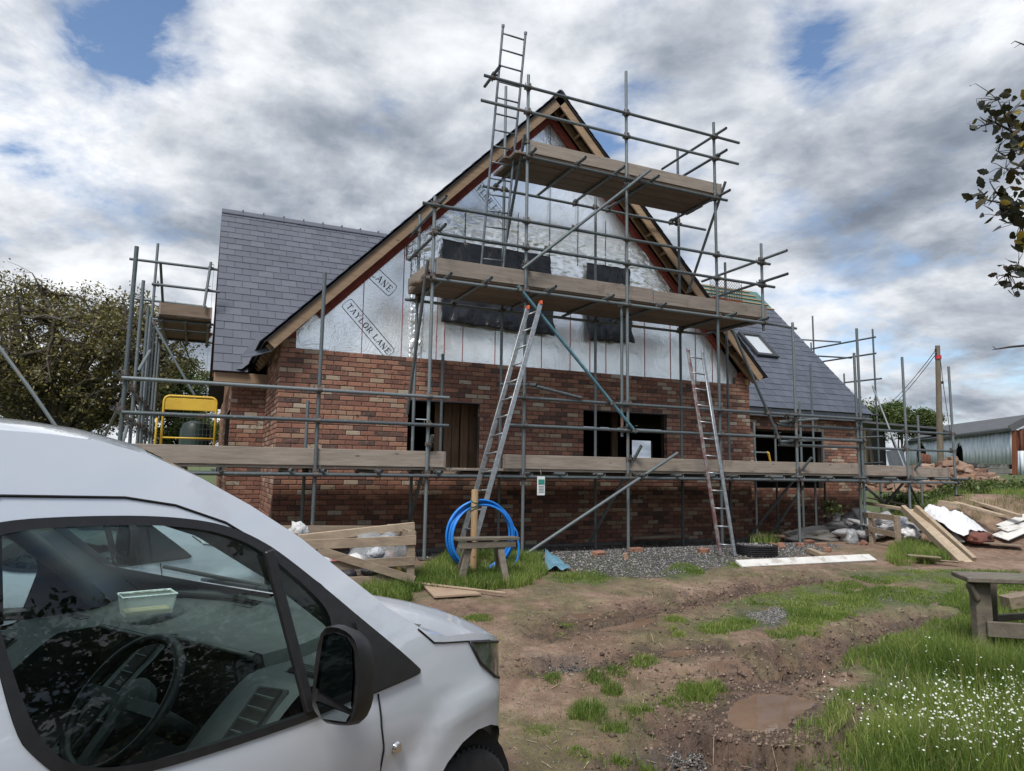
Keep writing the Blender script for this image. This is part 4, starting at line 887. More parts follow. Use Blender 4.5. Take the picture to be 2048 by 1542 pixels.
rail(8.09, 12.72, 2.083, YO+.11, name='guard_rail'); rail(8.12, 12.72, 1.742, YO+.11, name='guard_rail')
tube('guard_rail', (7.917,-1.8,2.111), (9.605,-1.1,2.279)); tube('guard_rail', (7.999,-1.75,1.785), (9.601,-1.2,1.889))
tube('tie_tube', (3.24, -1.72, 2.46), (4.115,-1.74,2.309)); tube('tie_tube', (3.05, -1.2, 2.5), (3.32, -1.85, 2.44))
# transoms
def transom(x, z, y0=-1.92, y1=-.32): return tube('transom', (x+random.uniform(-.02, .02), y0+random.uniform(-.08, .08), z), (x, y1, z))
for x in (-1.6, -.75, .05, .42, 1.12, 1.92, 2.72, 3.25, 3.75, 4.4, 5.1, 5.85, 6.5, 6.95, 7.8, 8.4, 9.1, 9.9, 10.7, 11.4, 12.1, 12.6): transom(x, 1.188)
for x in ((2.542,-1.9,3.799)[0], (3.541,-1.9,3.806)[0], (4.556,-1.9,3.844)[0], (5.572,-1.9,3.802)[0], 1.98, 7.0, 7.7): transom(x, 3.878)
for x in ((3.223,-1.95,5.889)[0], (4.033,-1.95,5.901)[0], (4.745,-1.9,5.897)[0], (5.429,-1.95,5.904)[0], 6.82): transom(x, 5.94)
for x, z in ((6.80, 7.05), (6.80, 6.66), (1.86, 4.94), (1.86, 4.54), (7.72, 4.94), (7.72, 4.54)):
    tube('guard_rail', (x, -1.95 if x < 7.5 else -2.3, z), (x, -.15, z))
tube('guard_rail', (2.62, -1.95, 7.05), (2.62, -1.35, 7.05))
# braces
def brace(a, b, mat_=None, root=None): return tube('brace', a, b, root, mat_)
brace((5.35,-1.78,6.082), (3.102,-1.78,4.13)); brace((3.043,-1.76,3.874), (5.061,-1.76,1.831), BLUET)
brace((5.82,-1.78,1.537), (3.106,-1.9,0.065)); brace((5.132,-1.8,1.634), (4.962,-0.5,0.021)); brace((8.648,-1.8,1.527), (8.291,-0.5,-0.05)); brace((8.985,-1.3,1.028), (8.897,-0.4,-0.058))
brace((1.821,-1.76,1.674), (1.878,-0.55,0.405)); brace((1.69,-1.74,4.075), (1.798,-0.55,2.042)); brace((7.001,-1.76,3.624), (7.988,-1.76,1.776))
brace((6.933,-1.75,6.204), (7.097,-0.5,4.562)); brace((3.149,-1.7,6.242), (3.274,-0.6,4.49))
brace((11.496,-1.8,1.532), (11.559,-0.9,0.633)); brace((11.453,-1.55,1.065), (13.078,-0.6,0.554)); brace((10.326,-1.5,1.012), (12.095,-0.5,0.67))
# extra standards towards the right wing
for t_ in ((9.94,0.9,2.349), (11.083,0.7,2.854), (11.678,0.9,3.758), (12.932,1.75,2.303), (11.387,1.75,2.246), (13.345,-0.45,2.571)): vert(t_, root=front)
# ---------------------------------------------------------------- decks
def board(a, b, w_=.225, t_=.036, up=(0, 0, 1), mat_=None, name='scaffold_board', parent=None):
    mb = MB(); mb.plank(a, b, w_, t_, up, bev=.005); o = mb.build(name, mat_ or BOARD, parent or front)
    a, b = Vector(a), Vector(b); d = (b-a).normalized(); mb = MB()
    for p, s_ in ((a, 1), (b, -1)):
        mb = MB(); mb.plank(p+d*s_*.001, p+d*s_*.03, w_+.004, t_+.004, up); mb.build('end_band', BAND, o)
    return o
def deck(x0, x1, z, ys, L_=3.9, mat_=None):
    for i, y in enumerate(ys):
        x = x0+random.uniform(-.08, .08)
        while x < x1-.3:
            e_ = min(x+L_, x1+random.uniform(-.06, .08)); board((x, y, z+random.uniform(-.002, .002)), (e_-.01, y, z+random.uniform(-.002, .002)), mat_=mat_); x = e_+.004
ys5 = [-1.50+.232*i for i in range(5)]
deck(-1.75, 12.6, 1.232, ys5+[-.30]); deck(1.72, 7.95, 3.922, ys5, mat_=BOARDSH); deck(3.0, 7.0, 5.985, [-1.50+.232*i for i in range(4)], mat_=BOARDSH)
deck(9.15, 14.9, 1.232, [.72+.232*i for i in range(6)])
for y_ in (.75, 1.95): tube('ledger', (9.1, y_, 1.137), (15.0, y_, 1.137))
for x in (9.6, 10.8, 12.0, 13.2, 14.6): tube('transom', (x, .5, 1.188), (x, 2.15, 1.188))
def toe(a, b, z, y=-1.615, h=.225, parent=None, **k): return board((a, y, z+h/2), (b, y, z+h/2), h, .036, (0, -1, 0), name='toe_board', **k)
toe(-1.80, 2.06, 1.252, h=.215); toe(2.92, 6.82, 1.252, h=.2); toe(6.83, 10.0, 1.25, h=.195); toe(10.18, 11.42, 1.235, h=.19); toe(11.44, 12.5, 1.22, h=.185)
toe(1.84, 5.49, 3.93, h=.235); toe(5.50, 7.90, 3.93, h=.215); toe(3.25, 6.95, 6.005, h=.20)
board((1.80, -1.60, 4.05), (1.80, -.42, 4.05), .2, .036, (-1, 0, 0), name='toe_board')
board((9.98, -1.6, 1.35), (10.12, -.8, 1.36), .2, .036, (-1, 0, 0), name='toe_board')
# ---------------------------------------------------------------- left return scaffold
p0 = (-1.824,-1.65,3.765); tube('standard', (p0[0]-.01, -1.65, ground_base(-2, -1.65)-.1), p0, leftsc)
for t_ in ((-1.9,0.511,3.883), (-1.9,1.78,3.758), (-1.9,2.36,3.708), (-1.95,3.466,5.317), (-1.9,3.504,3.738), (-1.9,4.55,3.859), (-1.9,5.413,3.949)): vert(t_, zb=-.2, root=leftsc, lean=-.01)
for t_ in ((-0.72,116.142,35.496), (-0.74,-284.884,-65.142), (-0.8,623.085,98.22), (-0.8,-66.387,-7.057)): vert(t_, zb=-.2, root=leftsc)
for z in (1.137, 1.86, 2.27): tube('guard_rail', (-1.93, -1.75, z), (-1.93, 8.4, z), leftsc)
tube('ledger', (-.70, .2, 1.137), (-.70, 8.4, 1.137), leftsc)
PY = 3.0
for (a, b) in (((-2.347,3,4.837), (-0.901,3,4.835)), ((-1.966,3,4.431), (-0.841,3,4.419)), ((-2.276,3.9,4.324), (-1.045,3.9,4.303))): tube('guard_rail', a, b, leftsc)
brace((-1.028,2.9,4.937), (-1.091,2.9,4.077), root=leftsc); brace((-1.861,3.1,4.866), (-1.805,3.8,4.216), root=leftsc); brace((-1.961,3,3.847), (-1.146,3,2.484), root=leftsc); brace((-1.81,1.5,3.003), (-1.882,0.6,2.56), root=leftsc)
brace((-2,0.632,2.316), (-4.882,18.183,-0.05), root=leftsc); brace((-1.95,0.67,1.847), (-1.95,-0.235,1.414), root=leftsc)
za, zb_ = (-1.822,3,3.898)[2], (-1.674,3,3.26)[2]
ya = 3.0; lx0, lx1 = (-1.822,3,3.898)[0], -.95
for i in range(5):
    board((lx0-.05+random.uniform(-.04, .04), ya+.12+.232*i, za-.02), (lx1, ya+.12+.232*i, za-.02), mat_=BOARDSH, parent=leftsc)
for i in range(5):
    board((lx0-.02, ya+1.30+.232*i, za-.02), (lx1+random.uniform(-.04, .04), ya+1.30+.232*i, za-.02), mat_=BOARDSH, parent=leftsc)
board((lx0, ya-.02, za+.10), (lx1, ya-.02, za+.10), .21, .036, (0, -1, 0), name='toe_board', parent=leftsc, mat_=BOARDSH)
for y in (ya+.2, ya+1.2, ya+2.3): tube('transom', (lx0-.15, y, za-.065), (lx1+.05, y, za-.065), leftsc)
for x in (lx0+.05, (lx0+lx1)/2, lx1-.05): tube('ledger', (x, ya-.1, za-.115), (x, ya+2.6, za-.115), leftsc)
for i in range(4): board((-1.75+.232*i, -.3, 1.232), (-1.75+.232*i, 3.5, 1.232), parent=leftsc); board((-1.75+.232*i, 3.52, 1.232), (-1.75+.232*i, 7.4, 1.232), parent=leftsc)
# ---------------------------------------------------------------- right end scaffold
QX = 16.3
for (a, b) in (((16,4.682,6.099), None), ((16,2.625,5.317), None), ((16.6,5.321,5.426), None), ((16.6,4.132,4.282), None)):
    vert(a, root=rightsc)
for (a, b) in (((16,5.201,5.448), (16,3.703,5.123)), ((16,4.787,5.081), (16,2.544,5.075)), ((16.2,4.749,4.874), (16.2,3.516,4.636)), ((16,4.356,4.632), (16,2.553,4.615)), ((16,3.608,3.911), (16,2.422,3.892)), ((15.6,3.526,2.853), (15.6,2.258,2.869)), ((15.6,4.167,2.267), (15.6,2.142,2.273)), ((15.6,4.813,1.444), (15.6,2.18,1.584))): tube('guard_rail', a, b, rightsc)
brace((15.9,2.634,3.7), (15,1.107,1.36), root=rightsc)
tube('ledger', (7.75, -1.7, 3.83), (9.244,-1,4.001), rightsc)
# couplers wherever two tubes cross
cm = MB(); cm.lathe([(.026, -.028), (.034, -.028), (.034, .028), (.026, .028)], (0, 0, 0), n=10); cm.lathe([(.026, -.028), (.034, -.028), (.034, .028), (.026, .028)], (0, .055, 0), axis='X', n=10)
cm.box((0, .028, 0), (.05, .03, .05)); cm.box((.045, 0, 0), (.05, .022, .035)); cm.tube([(.05, -.035, 0), (.05, .04, 0)], .007, 6); cm.tube([(.07, .055, .02), (.07, .055, .06)], .007, 6); cm.box((0, .055, .045), (.035, .022, .04))
cme = cm.mesh('coupler', COUP, True, 40)
def closest(a, b, c, d):
    u_, v_, w_ = b-a, d-c, a-c; A, B, C_, D, E_ = u_.dot(u_), u_.dot(v_), v_.dot(v_), u_.dot(w_), v_.dot(w_); dn = A*C_-B*B
    if dn < 1e-6: return None
    s_ = (B*E_-C_*D)/dn; t_ = (A*E_-B*D)/dn
    if not (-.02 <= s_ <= 1.02 and -.02 <= t_ <= 1.02): return None
    return a+u_*s_, c+v_*t_
ncoup = 0
for rn, L_ in TUBES.items():
    root = {'gable_scaffold': front, 'left_return_scaffold': leftsc, 'right_end_scaffold': rightsc}[rn]
    for i in range(len(L_)):
        for j in range(i+1, len(L_)):
            q = closest(*L_[i], *L_[j])
            if q and .02 < (q[0]-q[1]).length < .13 and ncoup < 290:
                if abs((L_[i][1]-L_[i][0]).normalized().z) < .3 and abs((L_[j][1]-L_[j][0]).normalized().z) < .3 and random.random() < .4: continue
                m_ = q[0]; d1 = (L_[i][1]-L_[i][0]).normalized(); dd = (q[1]-q[0]).normalized(); x_ = dd.cross(d1)
                if x_.length < .1: continue
                x_.normalize(); z_ = x_.cross(dd)
                o = bpy.data.objects.new('coupler', cme); o.matrix_world = Matrix(((x_.x, dd.x, z_.x, m_.x), (x_.y, dd.y, z_.y, m_.y), (x_.z, dd.z, z_.z, m_.z), (0, 0, 0, 1)))
                link(o, root); ncoup += 1
# base plates and sole boards
for (a, b) in TUBES['gable_scaffold']:
    if a.z < .95 and (b-a).normalized().z > .95:
        mb = MB(); mb.box((a.x, a.y, ground_base(a.x, a.y)+.01), (.15, .15, .008)); mb.build('base_plate', COUP, front)
# orange mesh guard on the right of the second lift
ORM = M('orange_mesh', (.45, .07, .035), (.55, .12, .05), 9, .6); GRM = M('grey_mesh', (.1, .1, .1), None, 5, .5, metal=.5)
def mesh_guard(x0, x1, z0, z1, y, mat_, parent):
    mb = MB(); s_ = .055; n1 = int((x1-x0)/s_); n2 = int((z1-z0)/s_)
    for i in range(-n2, n1):
        for sg in (1, -1):
            a = x0+i*s_; pts = []
            xa, xb = a, a+(z1-z0)
            ta, tb = max(0, (x0-xa)/(xb-xa)), min(1, (x1-xa)/(xb-xa))
            if tb <= ta: continue
            za_, zb2 = (z0+(z1-z0)*ta, z0+(z1-z0)*tb) if sg > 0 else (z1-(z1-z0)*ta, z1-(z1-z0)*tb)
            mb.tube([(xa+(xb-xa)*ta, y+.002*sg, za_), (xa+(xb-xa)*tb, y+.002*sg, zb2)], .0035, 4, cap=False)
    mb.tube([(x0, y, z0), (x1, y, z0), (x1, y, z1), (x0, y, z1)], .006, 5, closed=True); return mb.build('mesh_guard', mat_, parent)
ga, gb = (6.767,-1.5,4.491), (7.464,-1.5,4.24)
mesh_guard(ga[0], gb[0], 4.15, 4.55, -1.5, GRM, front); mesh_guard(ga[0]+.02, gb[0], 4.0, 4.22, -1.52, ORM, front)
# ---------------------------------------------------------------- ladders
ALU = M('aluminium_ladder', (.20, .215, .225), (.32, .335, .345), 20, .42, metal=.6, bump=.1)
STEEL = M('steel_ladder', (.10, .115, .13), (.18, .20, .22), 12, .5, metal=.5)
REDP = M('worn_red_paint', (.12, .055, .055), (.19, .19, .19), 9, .6, lo=.42, hi=.6); ORP = M('orange_cap', (.6, .1, .04), None, 4, .5)
def ladder(label, tl, tr, bl, br, n, mat_, r=.02, box=None, cap=None, matl=None, name='ladder', wide=.0):
    tl, tr, bl, br = map(Vector, (tl, tr, bl, br)); root = thing(name, label, 'ladder', (0, 0, 0))
    for (t_, b_, mm) in ((tl, bl, matl or mat_), (tr, br, mat_)):
        mb = MB()
        if box: mb.plank(b_, t_, box[0], box[1], (tr-tl), bev=.006)
        else: mb.tube([b_, t_], r, 10)
        o = mb.build('stile', mm, root, True, 40)
        if cap: m2 = MB(); d_ = (t_-b_).normalized(); m2.bbox(t_+d_*.02, (.035, .075, .06), bev=.008); m2.build('end_cap', cap, o)
        else: m2 = MB(); d_ = (t_-b_).normalized(); m2.tube([t_-d_*.01, t_+d_*.03], r*1.3, 10); m2.build('end_cap', mat_, o)
    for k in range(n):
        f_ = (k+.6)/n; a, b_ = bl.lerp(tl, f_), br.lerp(tr, f_); mb = MB(); mb.tube([a, b_], .0135, 8); mb.build('rung', mat_, root, True)
    return root
ladder('dark steel pole ladder standing on the middle deck and rising above the top deck', (2.793,-1.62,7.918), (3.172,-1.62,7.91), (2.703,-1.15,4.25), (3.065,-1.15,4.267), 15, STEEL, .019)
ladder('bare aluminium ladder with orange end caps leaning from the grass up to the middle deck', (3.181,-1.8,3.542), (3.389,-1.8,3.639), (2.225,-1.699,0.04), (2.244,-2.123,0.04), 14, ALU, box=(.028, .07), cap=ORP)
ladder('narrow ladder with one flaking red stile leaning beside the drain cover', (6.039,-1.8,3.187), (6.329,-1.8,3.163), (6.114,-2.377,0.027), (6.29,-2.486,0.019), 12, ALU, box=(.026, .06), matl=REDP)

# ---------------------------------------------------------------- things lying about the site
FRESHP = wood('pale_sawn_timber', (.38, .30, .215), (.27, .205, .14), axis=(2, 8, 8)); OLDP = wood('grey_pallet_wood', (.30, .235, .17), (.17, .13, .095), axis=(2, 9, 9))
WEATH = wood('weathered_bench_timber', (.17, .145, .115), (.085, .072, .058), axis=(2, 9, 9), spots=[(9, .58, (.12, .14, .07), .5)])
WHITEB = M('dirty_white_board', (.50, .49, .46), (.62, .61, .59), 4, .7, spots=[(5, .55, (.25, .2, .15), .5)])
PLY = wood('plywood_sheet', (.36, .27, .19), (.27, .19, .13), knots=False, axis=(2, 6, 6))
def plank_thing(name, label, cat, a, b, w_, t_, mat_, up=(0, 0, 1), group=None):
    mb = MB(); mb.plank(a, b, w_, t_, up, bev=.004); return tag(mb.build(name, mat_), label, cat, group)
# pallet pen with rubbish, beside the van
g0 = Vector((1.237,-3.085,-0.025)); YF = g0.y; YB = YF+1.0
def fy_(x, y, Y=YF):      # pixel on the pen's front or back plane, worked out beforehand
    return None
PF = {'tl': (-0.203,-3.2,0.438), 'tr': (1.209,-3.2,0.46), 'bl': (0.003,-3.2,0.214), 'br': (1.205,-3.2,0.242), 'p1': (1.176,-3.2,0.451), 'p2': (1.197,-3.2,0.005), 'd1': (0.166,-3.24,0.392), 'd2': (1.195,-3.24,0.043), 'l1': (0.01,-3.2,0.065), 'l2': (1.196,-3.2,0.037), 'b1': (-0.115,-2.3,0.52), 'b2': (1.273,-2.3,0.491), 't1': (0.008,-2.9,0.474), 't2': (1.359,-2.6,0.561)}
pen = thing('rubbish_pen', 'low pen of old pallet sides holding rubbish bags, between the van and the wall', 'pen', (0, 0, 0))
for k, (a, b, w_) in enumerate((('tl', 'tr', .10), ('bl', 'br', .095), ('l1', 'l2', .10), ('d1', 'd2', .085), ('b1', 'b2', .10))):
    mb = MB(); mb.plank(PF[a], PF[b], .022, w_, (0, 0, 1), bev=.003); mb.build('slat', OLDP, pen)
for (x, y) in ((PF['p1'][0]-.01, -3.165), (PF['p1'][0]-1.25, -3.165), (PF['p1'][0]-.01, -2.27), (PF['b1'][0]+.05, -2.27), (PF['tl'][0]+.05, -3.165)):
    mb = MB(); mb.bbox((x, y, .25), (.085, .045, .62), bev=.004); mb.build('post', OLDP, pen)
for z in (.50, .28, .06): mb = MB(); mb.plank((PF['p1'][0]+.035, -3.17, z), (PF['p1'][0]+.035, -2.27, z), .022, .09, (0, 0, 1), bev=.003); mb.build('slat', OLDP, pen)
plank_thing('loose_timber', 'pale sawn timber laid aslant over the rubbish pen', 'timber', PF['t1'], PF['t2'], .045, .09, FRESHP)
def blob_mesh(c, r, seed, amp=.35, n=3, f=3.):
    bm = bmesh.new(); bmesh.ops.create_icosphere(bm, subdivisions=n, radius=1)
    for v in bm.verts:
        d = 1+amp*mn.fractal(v.co*f*.5+Vector((seed, 0, 0)), .7, 2, 4)+amp*.4*abs(mn.noise(v.co*f+Vector((0, seed, 0)))); v.co = Vector((v.co.x*r[0]*d, v.co.y*r[1]*d, v.co.z*r[2]*d))+Vector(c)
        v.co.z = max(v.co.z, c[2]-r[2]*.85)
    me = bpy.data.meshes.new('blob'); bm.to_mesh(me); bm.free(); me.polygons.foreach_set('use_smooth', [True]*len(me.polygons)); return me
def bag_mat(name, col, rough=.35, tr=.0):
    m, b = mat_new(name); n = nd('ShaderNodeTexNoise', i_Scale=9.0, i_Detail=5, i_Distortion=2.); Lk(pos_(), n.inputs['Vector']); setc(b, 'Base Color', col); setc(b, 'Roughness', rough); bump_(b, n.outputs[0], .8, .03)
    if tr: setc(b, 'Alpha', 1-tr)
    return m
CLR = bag_mat('clear_polythene', (.40, .42, .44), .2, .5); 
def blob_thing(name, label, cat, c, r, mat_, seed, amp=.35, parent=None, n=3, f=3.):
    me = blob_mesh(c, r, seed, amp, n, f); me.name = name; me.materials.append(mat_); o = link(bpy.data.objects.new(name, me), parent)
    return tag(o, label, cat) if parent is None else o
x0 = PF['p1'][0]
blob_thing('rubbish_bag', 'clear bag bulging with mixed rubbish at the pen corner next to the scaffold tube', 'bag', (x0-.28, -2.78, .27), (.30, .28, .26), CLR, 2.1, .4)
for i, (dx, dz, col, cn) in enumerate(((.20, .20, (.16, .10, .28), 'purple'), (.50, .22, (.62, .62, .62), 'white'), (.68, .17, (.33, .06, .05), 'dark red'), (.36, .13, (.10, .11, .12), 'black'), (.10, .10, (.45, .33, .09), 'mustard yellow'), (.82, .20, (.5, .5, .52), 'pale grey'), (.30, .30, (.40, .42, .46), 'silver'), (.58, .08, (.05, .05, .06), 'charcoal'), (.14, .24, (.48, .32, .28), 'pinkish'))):
    blob_thing('rubbish', '%s crumpled scrap of rubbish inside the pallet pen' % cn, 'rubbish', (x0-dx-.05, -2.98+.06*(i % 3), dz), (.10, .08, .07), bag_mat('scrap_'+cn.replace(' ', '_'), col, .5), i*3.3, .5, n=2, f=5)
blob_thing('plastic_wrap', 'white crumpled plastic sticking up at the back left of the pallet pen', 'plastic', (x0-1.12, -2.45, .50), (.10, .07, .10), bag_mat('white_plastic', (.5, .5, .5), .4), 8., .6)
# blue pipe coil hung on a post, trestle in front
BLUEP = M('blue_water_pipe', (.010, .15, .52), (.016, .20, .62), 5, .38)
cc = Vector((2.202,-2.62,0.438)); R_ = .44
coil = thing('pipe_coil', 'big coil of bright blue water pipe hung on a wooden post', 'pipe', (0, 0, 0))
for i in range(9):
    rr = R_*random.uniform(.86, 1.0); off = Vector((random.uniform(-.035, .045), random.uniform(-.07, .05), random.uniform(-.02, .01))); ph = random.random()*6; pts = []
    for k in range(48):
        a = k*2*math.pi/48; sag = 1+.05*math.sin(a*1+ph); pts.append(cc+off+Vector((rr*math.cos(a)*sag, .03*math.sin(a*2+ph), rr*math.sin(a)*(1.0+.04*math.cos(ph)))))
    mb = MB(); mb.tube(pts, .0145, 8, closed=True); mb.build('pipe_loop', BLUEP, coil, True)
e0 = cc+Vector((.38, -.02, .15)); mb = MB(); mb.tube([e0, e0+Vector((.09, 0, -.12)), e0+Vector((.12, -.01, -.3)), e0+Vector((.10, -.02, -.45)), e0+Vector((.02, -.02, -.55))], .0145, 8); mb.build('pipe_tail', BLUEP, coil, True)
POSTW = wood('round_post_wood', (.42, .29, .15), (.30, .19, .10), axis=(8, 8, 1.5))
pt = Vector((2.072,-2.72,0.992)); mb = MB(); mb.tube([(pt.x, pt.y, -.15), (pt.x, pt.y, pt.z-.01), (pt.x, pt.y, pt.z)], [.042, .042, .039], 14); post = tag(mb.build('wooden_post', POSTW, None, True, 40), 'round wooden post standing upright and carrying the blue pipe coil', 'post')
STR = M('green_twine', (.02, .06, .04), None, 4, .8)
for k in range(3): mb = MB(); zz = pt.z-.13-.05*k; mb.tube([(pt.x+.046*math.cos(a), pt.y+.046*math.sin(a), zz+.03*math.sin(a+k)) for a in [j*.5236 for j in range(12)]], .005, 5, closed=True); mb.build('twine', STR, post)
tres = thing('trestle', 'old rough timber trestle standing in grass in front of the blue coil', 'trestle', (0, 0, 0))
a, b = Vector((1.665,-3.2,0.459)), Vector((2.42,-3.2,0.451)); mb = MB(); mb.plank(a, b, .16, .035, bev=.006); mb.build('top_board', WEATH, tres)
for q0, q1, yy in (((1.838,-3.2,0.433), (1.737,-3.199,-0.033), 0), ((1.896,-3,0.412), (1.873,-2.772,-0.002), 0), ((2.194,-3.2,0.423), (2.231,-3.36,-0.045), 0), ((2.241,-3,0.402), (2.375,-2.826,-0.006), 0)):
    mb = MB(); mb.plank(q1, q0, .075, .045, (0, -1, 0), bev=.006); mb.build('leg', WEATH, tres)
mb = MB(); mb.plank(a+Vector((.02, -.05, -.07)), b+Vector((-.04, -.05, -.06)), .03, .07, bev=.004); mb.build('apron', WEATH, tres)
# plywood and batten
q = [Vector((1.285,-3.19,-0.033)), Vector((1.688,-3.188,-0.033)), Vector((1.75,-3.784,-0.076)), Vector((1.243,-3.782,-0.076))]
mb = MB(); mb.add([p+Vector((0, 0, .035)) for p in q]+[p+Vector((0, 0, .018)) for p in q], [(3, 2, 1, 0), (4, 5, 6, 7)]+[(i, (i+1) % 4, (i+1) % 4+4, i+4) for i in range(4)]); tag(mb.build('plywood_sheet', PLY), 'flat brown plywood offcut lying on the mud beside the trestle', 'plywood')
plank_thing('batten', 'thin pale batten lying across the plywood offcut', 'batten', Vector((1.096,-3.146,-0.03))+Vector((0, 0, .05)), Vector((1.989,-3.884,-0.084))+Vector((0, 0, .05)), .022, .02, FRESHP)
# blue tarpaulin scrap
TARP = bag_mat('blue_tarpaulin', (.11, .23, .30), .45)
tp = [Vector((3.372,-2.055,0.04)), Vector((3.434,-2.257,0.036)), Vector((3.288,-2.966,-0.016)), Vector((2.972,-2.842,-0.007))]
def tarp(u, v):
    p = tp[0].lerp(tp[1], u).lerp(tp[3].lerp(tp[2], u), v); return (p.x, p.y, p.z+.05+.10*(1-u)*(1-v)+.05*mn.noise(Vector((u*4, v*4, 1))))
tag(sheet('tarpaulin', TARP, tarp, 14, 14, None, .003), 'torn scrap of blue tarpaulin on the grass edge right of the coil', 'tarpaulin')
# cover plate, drain ring
BLK = M('black_plastic', (.012, .012, .014), (.025, .025, .027), 9, .45)
gq = Vector((2.944,-2.355,0.029)); mb = MB(); mb.lathe([(0, .03), (.20, .03), (.21, .02), (.21, -.02)], gq+Vector((0, 0, .012)), n=28); mb.lathe([(.15, .034), (.17, .034)], gq+Vector((0, 0, .012)), n=28); tag(mb.build('inspection_cover', BLK, None, True, 30), 'flat round black inspection cover in the grass behind the blue coil', 'cover')
gq = Vector((6.781,-2.384,0.026)); dr = thing('drain_ring', 'black ribbed plastic drain ring filled with stones by the right ladder', 'drain', gq)
mb = MB(); prof = []
for z_ in range(5): prof += [(.30, z_*.03), (.325, z_*.03+.004), (.325, z_*.03+.018), (.30, z_*.03+.024)]
mb.lathe(prof+[(.27, .145), (.27, .10)], (0, 0, 0), n=36); mb.build('ring', BLK, dr, True, 30)
n = 220; a = rng.random(n)*6.28; r_ = np.sqrt(rng.random(n))*.26; rocks('stone_fill', np.stack([r_*np.cos(a), r_*np.sin(a), .12+.02*rng.random(n)], 1), rng.uniform(.012, .028, n), STONE, dr)
# loose bricks
def loose_brick(px, rz, label, tone, tilt=0., ln=.215):
    mb = MB(); rot = Matrix.Rotation(rz, 3, 'Z') @ Matrix.Rotation(tilt, 3, 'X'); mb.bbox((0, 0, .033), (ln, .1, .065), rot, tone=tone, bev=.006); o = mb.build('brick', BRICK); o.location = px; return tag(o, label, 'brick')
for px, rz, t_, tl, ln, lb in (((4.266,-1.986,0.04), .3, .58, .2, .2, 'orange brick on the gravel below the long grey brace'), ((4.495,-2.327,0.031), .9, .70, 1.3, .12, 'broken yellow-orange brick end on the gravel by the second middle tube'), ((5.07,-1.727,0.04), .1, .60, 0, .2, 'brown brick lying flat close behind the foot of a scaffold tube'), ((6.006,-2.139,0.04), -.3, .50, .1, .16, 'half brick alone in the gravel left of the red-stiled ladder'),
                       ((7.708,-1.792,0.04), .7, .55, .4, .12, 'jagged orange brick piece just right of the drain ring'), ((7.733,-1.951,0.04), .2, .56, .9, .14, 'orange brick bat leaning by the drain ring'), ((8.175,-1.927,0.04), 1.2, .60, 0, .12, 'small orange brick bat at the foot of the tall right tube'), ((8.745,-1.589,0.038), .2, .36, .2, .2, 'red brick half under the grey sheeting'), ((8.535,-2.032,0.04), .0, .66, 0, .2, 'buff brick lying on gravel before the grey sheeting'), ((9.355,-0.32,-0.051), .5, .50, 0, .2, 'brick lying by the brown grass under the scaffold'), ((9.577,-2.011,0.04), .5, .40, .6, .2, 'red brick tilted against the pallet posts'), ((8.219,-2.441,0.022), .4, .6, 0, .1, 'small brick chip in the gravel, nearest the white board')):
    loose_brick(px, rz, lb, t_, tl, ln)
plank_thing('white_board', 'long dirty white board lying on the edge of the mud track', 'board', Vector((5.809,-3.096,-0.026))+Vector((0, 0, .03)), Vector((8.312,-3.176,-0.032))+Vector((0, 0, .04)), .16, .035, WHITEB, (-.1, -.5, 1))
plank_thing('timber_block', 'short timber offcut lying on gravel behind the long white board', 'timber', Vector((7.697,-2.553,0.014))+Vector((0, 0, .06)), Vector((7.615,-2.89,-0.011))+Vector((0, 0, .04)), .09, .07, OLDP)
plank_thing('timber_block', 'dark timber offcut resting at the wall foot below the second opening', 'timber', (5.9, -.35, .10), (7.1, -.35, .11), .15, .05, OLDP)
# dustsheets at the wall
SHEETC = bag_mat('grey_dust_sheet', (.46, .43, .39), .8); SHEETW = bag_mat('white_sheeting', (.66, .67, .70), .6)
blob_thing('dust_sheet', 'heap of grey-brown sheeting spread on the ground against the brick wall', 'sheet', Vector((10.15,-0.558,-0.049))+Vector((0, 0, .10)), (.80, .35, .16), SHEETC, 3.1, .35, n=4, f=4)
blob_thing('dust_sheet', 'folded grey sheeting at the foot of the pallet posts', 'sheet', Vector((13.238,1.339,-0.13))+Vector((0, 0, .16)), (.5, .4, .26), SHEETC, 7.1, .4, n=4, f=4)
blob_thing('plastic_bag', 'small shiny clear plastic bag slumped beside the first pallet post', 'bag', Vector((9.5,-1.822,0.04))+Vector((0, 0, .11)), (.10, .09, .14), CLR, 5.1, .4, n=3)
# right-hand pallet pen and its pile
pen2 = thing('pallet_frame', 'broken pallet frame standing on its edge at the right end of the wall', 'pallet', (0, 0, 0))
PQ = [Vector((11.348,-0.194,-0.066)), Vector((9.887,-1.932,0.04)), Vector((9.742,-2.536,0.015))]; PT = [.52, .55, .56]
for p, h_ in zip(PQ, PT): mb = MB(); mb.bbox((p.x, p.y, p.z+h_/2-.03), (.085, .07, h_+.05), bev=.004); mb.build('post', OLDP, pen2)
U3 = lambda p, z: Vector((p.x-.05, p.y, p.z+z))
for (i, j, z0_, z1_) in ((0, 1, .50, .50), (1, 2, .50, .52), (0, 1, .22, .20), (1, 2, .26, .24)): mb = MB(); mb.plank(U3(PQ[i], z0_), U3(PQ[j], z1_), .022, .095, (0, 0, 1), bev=.003); mb.build('slat', OLDP, pen2)
for (dx, z_) in ((.5, .48), (.55, .2)): mb = MB(); mb.plank(PQ[0]+Vector((.03, .04, z_)), PQ[0]+Vector((1.1, .5, z_-.02)), .022, .09, (0, 0, 1), bev=.003); mb.build('slat', OLDP, pen2)
